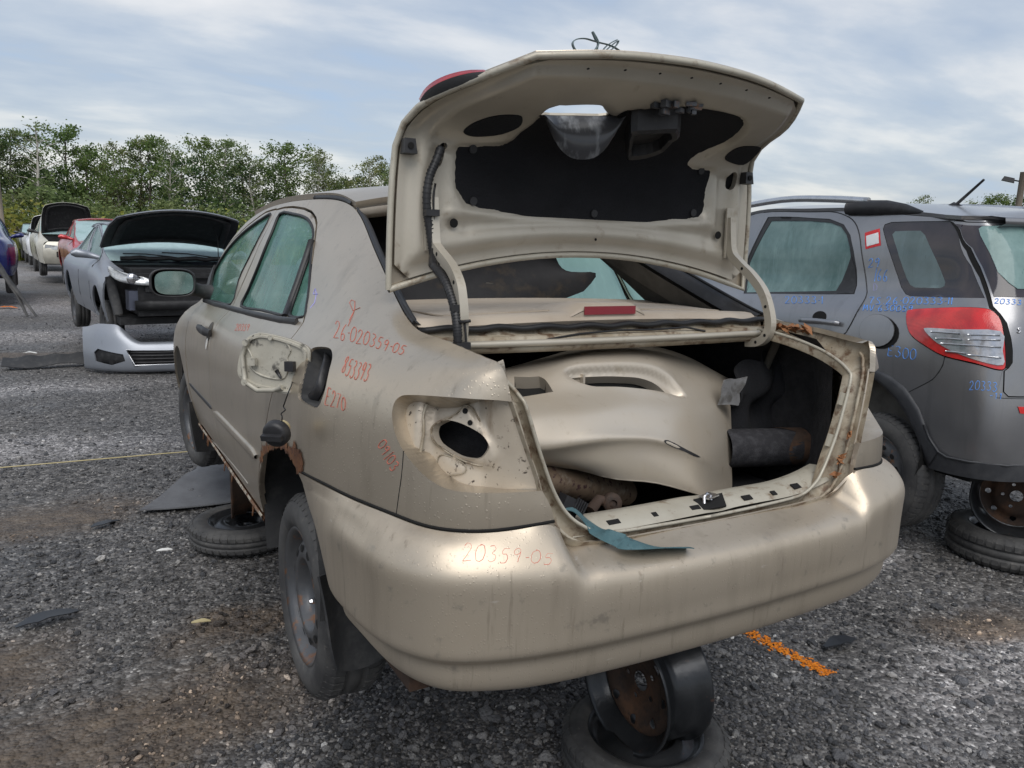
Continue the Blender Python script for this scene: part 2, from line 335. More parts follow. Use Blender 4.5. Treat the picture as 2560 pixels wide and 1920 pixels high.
    m3 = N(t, 'ShaderNodeMix', data_type='RGBA', blend_type='MULTIPLY'); L(pale, m3.inputs['Factor']); L(m2.outputs['Result'], m3.inputs['A']); m3.inputs['B'].default_value = (2.1, 2.1, 2.15, 1)
    L(m3.outputs['Result'], b.inputs['Base Color'])
    rr_ = N(t, 'ShaderNodeMapRange'); rr_.inputs['From Min'].default_value = .35; rr_.inputs['From Max'].default_value = .7; rr_.inputs['To Min'].default_value = .45; rr_.inputs['To Max'].default_value = .95; L(big.outputs['Fac'], rr_.inputs[0]); L(rr_.outputs[0], b.inputs['Roughness'])
    b1 = N(t, 'ShaderNodeBump', i_Strength=.9, i_Distance=.008, invert=True); L(vo.outputs['Distance'], b1.inputs['Height'])
    b2 = N(t, 'ShaderNodeBump', i_Strength=.7, i_Distance=.018, invert=True); L(vo2.outputs['Distance'], b2.inputs['Height']); L(b1.outputs[0], b2.inputs['Normal']); L(b2.outputs[0], b.inputs['Normal'])
    return m
ground_mat('yard_gravel'); ground_mat('stone', True)
def spaced(a, b, n, p=3.0):
    t = np.linspace(-1, 1, n); return np.where(t < 0, -np.abs(t) ** p * abs(a), np.abs(t) ** p * abs(b))
gx = np.concatenate([[-900, -400, -150, -60, -25, -12], np.arange(-7, 7.01, .14), [12, 25, 60, 150, 400, 900]]); gy = np.concatenate([[-300, -100, -30, -10], np.arange(-4, 12.01, .14), [15, 22, 35, 60, 120, 300, 900]])
GX, GY = np.meshgrid(gx, gy, indexing='ij')
def hgt(x, y): return .010 * np.sin(1.7 * x + .6 * y) * np.sin(1.1 * y - .5 * x) + .007 * np.sin(4.1 * x - 2.3 * y) * np.sin(3.3 * y + 1.2 * x)
near = np.exp(-((GX / 14) ** 4 + ((GY - 4) / 18) ** 4))
gm = MB().grid(np.stack([GX, GY, (hgt(GX, GY) - .012) * near], -1), flip=True).build('ground', 'yard_gravel'); tag(gm, 'wet dark gravel yard with brown earth patches', kind='structure')

# loose stones, as individual geometry scattered by nodes (too many to count)
scol = bpy.data.collections.new('stone_kinds')
def stone_mesh(seed):
    r = random.Random(seed); V = []; F = []
    import bmesh
    bm = bmesh.new(); bmesh.ops.create_icosphere(bm, subdivisions=1, radius=1.0)
    sx, sy, sz = r.uniform(.8, 1.25), r.uniform(.6, 1.0), r.uniform(.38, .7); cut = [(Vector((r.uniform(-1, 1), r.uniform(-1, 1), r.uniform(-.6, 1))).normalized(), r.uniform(.55, .85)) for _ in range(5)]
    for v in bm.verts:
        for n, d in cut:
            k = v.co.dot(n) - d
            if k > 0: v.co -= n * k
        v.co = Vector((v.co.x * sx, v.co.y * sy, v.co.z * sz)) * r.uniform(.92, 1.08)
    me = bpy.data.meshes.new('stone'); bm.to_mesh(me); bm.free(); me.materials.append(MATS['stone'])
    me.polygons.foreach_set('use_smooth', [seed % 3 == 0] * len(me.polygons)); return me
for k in range(8):
    so = bpy.data.objects.new('stone_kind', stone_mesh(k)); scol.objects.link(so)
rng = np.random.default_rng(5)
def scatter(n, rmin, rmax, power, smin, smax, sp):
    a = rng.uniform(radians(29.2 - 58), radians(29.2 + 58), n); t = rng.random(n); r = rmin * (rmax / rmin) ** (t ** power)
    x = CAMP.x + np.sin(a) * r; y = CAMP.y + np.cos(a) * r; s = smin * (smax / smin) ** (rng.random(n) ** sp); return x, y, s
parts = [scatter(210000, 1.2, 17, 1.0, .0035, .0095, 1.2), scatter(40000, 1.2, 22, .95, .008, .020, 1.9), scatter(1500, 1.4, 22, .9, .017, .036, 2.0)]
X_ = np.concatenate([p[0] for p in parts]); Y_ = np.concatenate([p[1] for p in parts]); S_ = np.concatenate([p[2] for p in parts])
# earth patches and wheel ruts hold fewer loose stones
keep = np.ones(len(X_), bool); pr = rng.random(len(X_))
for (x, y, rx, ry) in EARTH:
    d = np.hypot((X_ - x + .25 * np.sin(3 * Y_)) / rx, (Y_ - y + .2 * np.sin(4 * X_)) / ry); keep &= ~((d < .95) & (pr < .62))
clump = np.sin(2.1 * X_ + 1.3 * np.sin(1.7 * Y_)) * np.sin(1.6 * Y_ + 1.1 * np.sin(2.3 * X_)); keep &= ~((clump < -.35) & (pr > .55))
X_, Y_, S_ = X_[keep], Y_[keep], S_[keep]
Z_ = (hgt(X_, Y_) - .012) * np.exp(-((X_ / 14) ** 4 + ((Y_ - 4) / 18) ** 4)) + S_ * .22
me = bpy.data.meshes.new('gravel'); me.vertices.add(len(X_)); me.vertices.foreach_set('co', np.stack([X_, Y_, Z_], 1).astype(np.float32).ravel())
at = me.attributes.new('size', 'FLOAT', 'POINT'); at.data.foreach_set('value', S_.astype(np.float32))
at = me.attributes.new('kind_id', 'INT', 'POINT'); at.data.foreach_set('value', rng.integers(0, 8, len(X_)).astype(np.int32))
at = me.attributes.new('turn', 'FLOAT_VECTOR', 'POINT'); at.data.foreach_set('vector', np.stack([rng.normal(0, .35, len(X_)), rng.normal(0, .35, len(X_)), rng.uniform(0, 6.28, len(X_))], 1).astype(np.float32).ravel())
me.update(); gv_o = link_mesh('gravel', me); tag(gv_o, 'loose grey and tan gravel stones covering the yard', kind='stuff')
ng = bpy.data.node_groups.new('gravel_scatter', 'GeometryNodeTree'); ng.interface.new_socket('Geometry', in_out='INPUT', socket_type='NodeSocketGeometry'); ng.interface.new_socket('Geometry', in_out='OUTPUT', socket_type='NodeSocketGeometry')
gi_ = ng.nodes.new('NodeGroupInput'); go_ = ng.nodes.new('NodeGroupOutput'); ip = ng.nodes.new('GeometryNodeInstanceOnPoints'); ci = ng.nodes.new('GeometryNodeCollectionInfo'); ci.inputs['Collection'].default_value = scol; ci.inputs['Separate Children'].default_value = True; ci.inputs['Reset Children'].default_value = True
def natt(nm, ty): n = ng.nodes.new('GeometryNodeInputNamedAttribute'); n.data_type = ty; n.inputs['Name'].default_value = nm; return n.outputs['Attribute']
ip.inputs['Pick Instance'].default_value = True
ng.links.new(gi_.outputs[0], ip.inputs['Points']); ng.links.new(ci.outputs[0], ip.inputs['Instance']); ng.links.new(natt('kind_id', 'INT'), ip.inputs['Instance Index']); ng.links.new(natt('turn', 'FLOAT_VECTOR'), ip.inputs['Rotation']); ng.links.new(natt('size', 'FLOAT'), ip.inputs['Scale']); ng.links.new(ip.outputs[0], go_.inputs[0])
gmod = gv_o.modifiers.new('scatter', 'NODES'); gmod.node_group = ng

# ================================================================== wood, scrub and poles behind the yard
def leaf_mat(name, c1, c2, c3):
    m = bpy.data.materials.new(name); m.use_nodes = True; t = m.node_tree; b = t.nodes['Principled BSDF']; L = t.links.new; MATS[name] = m
    tc = N(t, 'ShaderNodeTexCoord'); nz = N(t, 'ShaderNodeTexNoise', i_Scale=.9, i_Detail=4.0); L(tc.outputs['Object'], nz.inputs['Vector'])
    gm_ = N(t, 'ShaderNodeNewGeometry'); ad = N(t, 'ShaderNodeMath', operation='MULTIPLY_ADD'); L(gm_.outputs['Random Per Island'], ad.inputs[0]); ad.inputs[1].default_value = .45; L(nz.outputs['Fac'], ad.inputs[2])
    rp = N(t, 'ShaderNodeValToRGB'); e = rp.color_ramp.elements; e[0].position = .42; e[0].color = (*c1, 1); e[1].position = .98; e[1].color = (*c3, 1); k = e.new(.72); k.color = (*c2, 1); L(ad.outputs[0], rp.inputs[0])
    oi = N(t, 'ShaderNodeObjectInfo'); hs = N(t, 'ShaderNodeHueSaturation'); mr = N(t, 'ShaderNodeMapRange'); mr.inputs['To Min'].default_value = .472; mr.inputs['To Max'].default_value = .518; L(oi.outputs['Random'], mr.inputs[0]); L(mr.outputs[0], hs.inputs['Hue']); L(rp.outputs[0], hs.inputs['Color'])
    L(hs.outputs[0], b.inputs['Base Color']); b.inputs['Roughness'].default_value = .65; b.inputs['Specular IOR Level'].default_value = .25
    tr = N(t, 'ShaderNodeBsdfTranslucent'); L(hs.outputs[0], tr.inputs['Color']); mx = N(t, 'ShaderNodeMixShader'); mx.inputs[0].default_value = .42; L(b.outputs[0], mx.inputs[1]); L(tr.outputs[0], mx.inputs[2]); L(mx.outputs[0], t.nodes['Material Output'].inputs[0]); return m
mat('pole_black', (.02, .02, .022), .5)
leaf_mat('leaf_green', (.055, .092, .026), (.105, .165, .045), (.18, .24, .075))
leaf_mat('leaf_pale', (.090, .125, .044), (.155, .20, .075), (.25, .29, .125))
leaf_mat('leaf_dark', (.026, .054, .020), (.050, .094, .030), (.09, .14, .046))
leaf_mat('leaf_yellow', (.11, .14, .028), (.20, .23, .045), (.36, .33, .08))
mat('bark_birch', (.42, .40, .36), .8, 0, var=[(6, (.16, .14, .12), .5, .66)]); mat('bark', (.10, .085, .07), .9, 0, var=[(8, (.05, .04, .035), .4, .7)], bump=[(20, .5, 'noise')]); mat('pole_wood', (.27, .23, .185), .85, 0, var=[(10, (.17, .14, .11), .4, .7, (1, 1, .05))])
def tree_meshes(seed, h=10.0, wide=2.4, n=2300, base=.25, leaf=.30, slim=1.0, bare=0.0):
    r = random.Random(seed); tb = MB(); lean = (r.uniform(-.05, .05), r.uniform(-.05, .05))
    def tp(z): return Vector((lean[0] * z + .12 * sin(z * .5 + seed), lean[1] * z + .12 * cos(z * .6 + seed), z))
    tb.tube([tp(h * t) for t in np.linspace(0, .97, 9)], [.016 * h * (1 - t) ** .8 + .012 for t in np.linspace(0, .97, 9)], 7, False)
    anchors = []
    for k in range(22):
        z0 = h * (base + (.96 - base) * ((k + r.random()) / 22)); a = k * 2.4 + r.uniform(-.4, .4); q = (z0 / h - base) / (1 - base); ln = wide * (.45 + .75 * sin(pi * min(1, q * .86 + .12))) * r.uniform(.55, 1.15); up = r.uniform(.35, .8) * ln * slim
        p0 = tp(z0); p2 = p0 + Vector((cos(a) * ln, sin(a) * ln, up)); p1 = p0.lerp(p2, .5) + Vector((0, 0, .12 * ln)); tb.tube([p0, p1, p2], [.006 * h * (1 - q * .6), .0035 * h, .012], 5, False)
        for t in (.45, .7, .9, 1.05): anchors.append((p0.lerp(p2, t) + Vector((r.uniform(-.3, .3), r.uniform(-.3, .3), r.uniform(-.1, .4))), (.17 + .10 * ln) * r.uniform(.7, 1.25)))
    anchors.append((tp(h * .97), .35)); lb = MB(); V = []; F = []
    live = [a for a in anchors if r.random() > bare]
    for k in range(n):
        c, s = live[k % len(live)]; p = c + Vector((r.gauss(0, s), r.gauss(0, s), r.gauss(0, s * .8))); nn = Vector((r.gauss(0, 1), r.gauss(0, 1), r.gauss(.5, 1))).normalized(); a = nn.orthogonal().normalized(); b = nn.cross(a); q = r.uniform(0, 6.28); u = a * cos(q) + b * sin(q); w = nn.cross(u); l = leaf * r.uniform(.5, 1.15); i = len(V)
        V += [p - u * l * .5, p + w * l * .33, p + u * l * .55, p - w * l * .3]; F.append((i, i + 1, i + 2, i + 3))
    lb.add(V, F, False); return tb, lb
TREES = []
for k, (h, wd, n, bs, lm, bk, slim, bare) in enumerate([(11, 2.3, 2300, .22, 'leaf_green', 'bark', 1, 0), (12.5, 2.0, 1900, .30, 'leaf_pale', 'bark_birch', 1.2, .10), (9.5, 2.6, 2500, .12, 'leaf_dark', 'bark', .8, 0), (11.5, 1.7, 1300, .34, 'leaf_pale', 'bark_birch', 1.3, .30), (10, 2.2, 2300, .18, 'leaf_green', 'bark', 1, .05), (8.5, 2.0, 2100, .10, 'leaf_pale', 'bark', .9, 0), (10.5, 1.4, 300, .38, 'leaf_pale', 'bark_birch', .9, .82)]):
    tb, lb = tree_meshes(k + 1, h, wd, int(n * 1.8), bs, .27, slim, bare); e = empty('tree'); to = tb.build('trunk', bk, e); lo_ = lb.build('crown', lm, e); TREES.append((e, h))
def bearing(px, dist):      # ground point dist metres from the yard's viewpoint, along a compass bearing
    a = radians(29.19) + math.atan((px - 13 - 1280) / 1905.3); return Vector((CAMP.x + sin(a) * dist, CAMP.y + cos(a) * dist, 0))
used = [0] * len(TREES); rt = random.Random(31)
KIND = ['bushy green tree', 'tall pale-leaved birch', 'dense dark green tree', 'thin half-bare birch', 'rounded green tree', 'low pale green tree', 'almost leafless dead birch']
WHERE = []
def plant(kind, px, dist, h, where):
    e, h0 = TREES[kind]
    o = e if not used[kind] else copy_tree(e)
    used[kind] = 1; o.location = bearing(px, dist); s = h / h0; o.scale = (s * rt.uniform(.95, 1.25), s * rt.uniform(.95, 1.25), s); o.rotation_euler = (0, 0, rt.uniform(0, 6.28))
    tag(o, KIND[kind] + ' ' + where, 'tree', 'trees of the wood behind the yard'); return o
HOR = lambda px: 565 + .032 * px
FRONT = [(1, -60, 300), (2, 20, 330), (1, 62, 318), (3, 112, 395), (2, 150, 420), (0, 205, 322), (4, 248, 375), (5, 290, 410), (3, 322, 372), (1, 365, 345), (4, 400, 352), (3, 440, 362), (2, 480, 395), (0, 545, 350), (1, 580, 345), (2, 620, 405), (3, 650, 395), (2, 700, 410), (0, 742, 362), (3, 800, 385), (1, 828, 392), (5, 870, 450), (2, 905, 440), (3, 935, 402), (4, 968, 415), (1, 1010, 420)]
ORD = ['first', 'second', 'third', 'fourth', 'fifth', 'sixth', 'seventh', 'eighth', 'ninth', 'tenth', 'eleventh', 'twelfth', 'thirteenth', 'fourteenth', 'fifteenth', 'sixteenth', 'seventeenth', 'eighteenth', 'nineteenth', 'twentieth', 'twenty-first', 'twenty-second', 'twenty-third', 'twenty-fourth', 'twenty-fifth', 'twenty-sixth']
for i, (k, px, top) in enumerate(FRONT):
    D_ = rt.uniform(78, 90); plant(k, px, D_, ((HOR(px) - top) / 1905 * D_ * cos(math.atan((px - 1280) / 1905)) + 1.64) * .93, '%s from the far left of the skyline' % ORD[i])
BACK = [(2, -20), (4, 45), (2, 90), (0, 130), (2, 180), (4, 230), (2, 275), (0, 310), (4, 345), (2, 385), (0, 425), (2, 462), (4, 510), (2, 560), (4, 600), (2, 645), (0, 690), (2, 730), (4, 775), (2, 815), (2, 860), (4, 905), (2, 950), (2, 1000), (4, 1060)]
for i, (k, px) in enumerate(BACK): plant(k, px + rt.uniform(-12, 12), rt.uniform(94, 104), rt.uniform(5.0, 7.4) - (1.2 if px > 600 else 0), '%s from the left in the shaded back row' % ORD[i])
plant(6, 122, 72, 9.6, 'standing pale in front of the dark wood')
for i, (k, px, top, D_, w) in enumerate([(5, 2415, 512, 120, 'at the left end of the trees above the grey hatchback'), (0, 2452, 490, 118, 'beside the floodlight pole on its left'), (4, 2490, 500, 122, 'just left behind the floodlight pole'), (2, 2535, 495, 118, 'right of the floodlight pole'), (0, 2580, 488, 120, 'at the right frame edge'), (3, 2133, 505, 150, 'whose tip shows over the silver roof rail'), (3, 2268, 498, 150, 'whose tip shows behind the rail foot'), (2, 2350, 528, 150, 'low behind the grey roof')]):
    plant(k, px, D_, ((HOR(px) - top) / 1905 * D_ * cos(math.atan((px - 1280) / 1905)) + 1.64) * .95, w)
# scrub along the edge of the wood
def bush(seed, h, w, n, lm, leaf=.22):
    r = random.Random(seed); b = MB(); V = []; F = []; st = MB()
    lobes = [(Vector((r.uniform(-.6, .6) * w, r.uniform(-.6, .6) * w, r.uniform(.3, .85) * h)), r.uniform(.16, .34) * w) for _ in range(11)]
    for k in range(n):
        c, s = lobes[k % 11]; p = c + Vector((r.gauss(0, s), r.gauss(0, s), r.gauss(0, s * .7))); p.z = max(.05, p.z); nn = Vector((r.gauss(0, 1), r.gauss(0, 1), r.gauss(.6, 1))).normalized(); u = nn.orthogonal().normalized(); wv = nn.cross(u); l = leaf * r.uniform(.5, 1.2); i = len(V)
        V += [p - u * l * .5, p + wv * l * .33, p + u * l * .5, p - wv * l * .33]; F.append((i, i + 1, i + 2, i + 3))
    b.add(V, F, False)
    for c, s in lobes[:6]: st.tube([(0, 0, 0), c * .6, c], [.05, .03, .015], 5, False)
    return st, b
BU = []
for k, (h, w, n, lm) in enumerate([(3.2, 2.0, 900, 'leaf_pale'), (2.2, 2.2, 900, 'leaf_yellow'), (4.2, 1.5, 1000, 'leaf_pale'), (2.6, 2.4, 900, 'leaf_green')]):
    st, b = bush(40 + k, h, w, n, lm); e = empty('shrub'); st.build('stem', 'bark', e); b.build('foliage', lm, e); BU.append([e, False])
BS_ = [(0, -30, 64, 'at the left frame edge behind the blue door'), (1, 20, 60, 'by the wooden utility pole'), (2, 68, 62, 'left of the dead birch'), (1, 100, 58, 'yellowing low under the dead birch'), (2, 160, 62, 'right of the dead birch'), (0, 205, 64, 'above the red car roof'), (3, 245, 62, 'left of the raised black bonnet'), (1, 275, 58, 'behind the raised black bonnet on its left'), (0, 330, 64, 'behind the middle of the raised black bonnet'), (2, 430, 63, 'showing over the raised black bonnet'), (3, 500, 64, 'behind the right side of the raised black bonnet'), (1, 560, 60, 'yellow between the bonnet and the sedan roof'), (0, 600, 60, 'just left of the sedan roof'), (3, 660, 64, 'behind the sedan roof'), (0, 740, 64, 'behind the sedan roof rail'), (3, 850, 66, 'seen through the gap by the boot lid'), (0, 930, 66, 'low beside the boot lid')]
for i, (k, px, D_, w) in enumerate(BS_):
    e, f_ = BU[k]; o = e if not f_ else copy_tree(e); BU[k][1] = True; o.location = bearing(px, D_); s = rt.uniform(1.0, 1.4); o.scale = (s * 1.35, s * 1.35, s); o.rotation_euler = (0, 0, rt.uniform(0, 6))
    tag(o, ['pale green shrub', 'yellowing goldenrod clump', 'tall pale young tree-shrub', 'mid green shrub'][k] + ' ' + w, 'shrub', 'scrub along the edge of the wood')
# rough grass strip
gr = MB(); rgs = random.Random(9); V = []; F = []
for k in range(14000):
    D_ = rgs.uniform(44, 74); p = bearing(rgs.uniform(-150, 1150), D_); h = rgs.uniform(.35, 1.1); a = rgs.uniform(0, 6.28); w = rgs.uniform(.05, .16); d = Vector((cos(a) * w, sin(a) * w, 0)); ln = Vector((rgs.uniform(-.2, .2), rgs.uniform(-.2, .2), h)); i = len(V); V += [p - d, p + d, p + ln]; F.append((i, i + 1, i + 2))
gr.add(V, F, False); tag(gr.build('grass', 'leaf_yellow'), 'rough yellow-green grass strip before the wood', kind='stuff')
mat('field_soil', (.05, .055, .025), .95, 0, var=[(.4, (.08, .075, .03), .4, .7)])
fp = [bearing(-700, 46), bearing(-50, 44), bearing(500, 46), bearing(1200, 52), bearing(2900, 90), bearing(2900, 400), bearing(1200, 300), bearing(-700, 300)]
MB().add([(p.x, p.y, .02) for p in fp], [tuple(range(8))], False).build('field', 'field_soil')['kind'] = 'structure'
# utility pole at the left
pb = bearing(34, 42); PO = empty('utility_pole', pb, (0, 0, 0), 'bare wooden utility pole standing before the wood at the far left', 'pole'); top = (HOR(20) - 435) / 1905 * 42 * .83 + 1.64
MB().tube([(0, 0, 0), (-.1, 0, top * .5), (-.12, 0, top)], [.12, .11, .10], 10).build('shaft', 'pole_wood', PO); MB().tube([(-.12, 0, top), (-.12, 0, top + .05)], [.14, .05], 10).build('cap', 'pole_wood', PO)
# floodlight pole at the right
pb = bearing(2508, 60); FL = empty('floodlight_pole', pb, (0, 0, -radians(60)), 'wooden yard pole with two floodlights above the grey hatchback', 'light pole'); top = (HOR(2508) - 440) / 1905 * 60 * .84 + 1.64
MB().tube([(0, 0, 0), (0, 0, top)], [.22, .19], 10).build('shaft', 'pole_wood', FL)
for sx, dz in ((1, .05), (-1, -.45)):
    fl_ = MB(); fl_.box((sx * .75, 0, top + dz), (.75, .5, .28), Matrix.Rotation(-sx * .25, 3, 'Y'), .8); f_ = fl_.build('floodlight', 'pole_black', FL); MB().tube([(0, 0, top + dz - .15), (sx * .45, 0, top + dz - .05)], .05, 6).build('bracket', 'pole_black', f_)
mat('lamp_white', (.8, .8, .78), .4); MB().lathe([(.03, 0), (.10, .1), (.42, .42), (.44, .47), (.1, .47)], 18, Matrix.Translation((.65, 0, top - 1.7)) @ Matrix.Rotation(pi / 2, 4, 'Y')).build('reflector_lamp', 'lamp_white', FL)

# ================================================================== the beige sedan
# ---- sedan side control net (half width, y, z), rows bottom -> top edge
def _st(y,w,z): return [(a,y,b) for a,b in zip(w,z)]
LOW=[.790,.824,.843,.846,.836,.800]
LZ=[.30,.42,.57,.72,.835,.93]
def side(y,belt,mid,top,low=LOW,lz=LZ): return _st(y,list(low)+[belt[0],mid[0],top[0]],list(lz)+[belt[1],mid[1],top[1]])
SIDE=[
 side(3.35,(.62,.80),(.60,.81),(.57,.82),[.70,.72,.72,.71,.69,.66],[.25,.40,.55,.66,.74,.78]),
 side(3.0,(.70,.885),(.67,.895),(.63,.90),[.79,.82,.83,.825,.80,.75],[.28,.42,.57,.70,.79,.85]),
 side(2.6,(.735,.935),(.70,.955),(.665,.972),[.80,.83,.847,.845,.825,.785],[.29,.42,.57,.71,.82,.895]),
 side(2.25,(.738,.968),(.712,1.04),(.688,1.105),[.79,.824,.843,.846,.832,.795],[.29,.42,.57,.72,.83,.91]),
 side(1.85,(.738,.985),(.684,1.15),(.634,1.30)),
 side(1.45,(.738,.995),(.670,1.205),(.588,1.40)),
 side(1.05,(.736,1.003),(.660,1.22),(.558,1.425)),
 side(.65,(.732,1.01),(.647,1.22),(.532,1.417)),
 side(.30,(.725,1.02),(.63,1.20),(.497,1.372),[.790,.824,.843,.846,.836,.804],[.30,.42,.57,.72,.84,.94]),
 side(.02,(.722,1.02),(.628,1.16),(.530,1.255),[.790,.824,.843,.847,.838,.806],[.30,.42,.57,.73,.845,.94]),
 side(-.22,(.720,1.015),(.638,1.105),(.566,1.150),[.785,.820,.839,.843,.834,.80],[.30,.42,.58,.73,.85,.94]),
 side(-.42,(.712,1.005),(.652,1.05),(.594,1.068),[.775,.808,.826,.829,.82,.784],[.30,.42,.585,.735,.85,.935]),
 [(.745,-.60,.30),(.768,-.615,.42),(.782,-.625,.59),(.778,-.62,.735),(.768,-.62,.84),(.745,-.615,.92),(.702,-.605,.975),(.655,-.585,1.012),(.602,-.56,1.030)],
 [(.70,-.76,.30),(.72,-.78,.42),(.735,-.792,.61),(.732,-.790,.735),(.724,-.783,.835),(.708,-.768,.91),(.678,-.745,.96),(.640,-.715,.998),(.597,-.68,1.022)],
 [(.60,-.88,.30),(.615,-.90,.42),(.628,-.918,.635),(.632,-.915,.737),(.638,-.898,.832),(.640,-.880,.912),(.634,-.870,.947),(.620,-.848,.981),(.588,-.80,1.009)],
 [(.46,-.93,.30),(.465,-.945,.45),(.470,-.955,.665),(.497,-.946,.737),(.53,-.937,.832),(.559,-.926,.923),(.564,-.921,.953),(.571,-.913,.982),(.577,-.897,.998)],
]
SIDE=np.array(SIDE); 
SS=Surf(SIDE*[-1,1,1])
# ---- rear bumper, rows top seam -> bottom return ; stations centre -> wheel arch
PLAN=[(0,-1.045),(.20,-1.041),(.34,-1.034),(.405,-1.029),(.437,-1.026),(.462,-1.023),(.50,-1.017),(.57,-1.003),(.642,-.980),(.720,-.938),(.777,-.864),(.810,-.758),(.824,-.62),(.832,-.45),(.834,-.29)]
# per station: seam inset & z , crest z , etc
TOPZ=[.592,.593,.596,.599,.604,.644,.655,.660,.664,.667,.668,.667,.663,.657,.651]
TOPIN=[.112,.11,.106,.103,.100,.080,.070,.062,.054,.046,.040,.030,.018,.008,.004]
CRZ=[.550,.551,.553,.555,.558,.585,.594,.600,.603,.605,.606,.608,.610,.612,.614]
BOTZ=[.308,.308,.308,.308,.308,.308,.308,.309,.311,.313,.317,.324,.335,.35,.37]
def bump():
    P=np.array(PLAN);t=np.gradient(P,axis=0);n=np.stack([-t[:,1],t[:,0]],1);n/=np.linalg.norm(n,axis=1)[:,None]
    # outward normal: centre -> (0,-1)
    n*=np.sign((n*np.array([[.3,-1]]*len(P))).sum(1))[:,None]
    n[0]=(0,-1)
    out=[]
    for i,(x,y) in enumerate(P):
        def pt(inset,z): return (max(x-n[i,0]*inset,0 if i else 0),y-n[i,1]*inset,z)
        ti,tz,cz,bz=TOPIN[i],TOPZ[i],CRZ[i],BOTZ[i]
        out.append([pt(ti,tz),pt(ti*.55+.008,tz*.66+cz*.34),pt(.013,cz+.006),pt(.002,cz-.016),pt(0,cz-.065),pt(.004,.43),pt(.010,.405),pt(.030,.392),pt(.036,.36),pt(.048,bz+.01),pt(.075,bz),pt(.15,bz+.015)])
    for i,pts in ((-1,[(.834,-.29,.651),(.831,-.305,.632),(.829,-.32,.610),(.825,-.335,.58),(.815,-.36,.53),(.798,-.405,.43),(.790,-.412,.405),(.775,-.425,.392),(.768,-.44,.36),(.758,-.45,.345),(.735,-.455,.335),(.66,-.455,.345)]),
                  (-2,[(.827,-.45,.657),(.827,-.452,.635),(.830,-.455,.617),(.832,-.458,.585),(.831,-.465,.535),(.820,-.49,.43),(.813,-.495,.405),(.797,-.50,.392),(.788,-.507,.36),(.777,-.512,.340),(.752,-.52,.330),(.677,-.52,.345)])):
        out[i]=pts
    return np.array(out)
BUMP=bump();BS=Surf(BUMP*[-1,1,1])

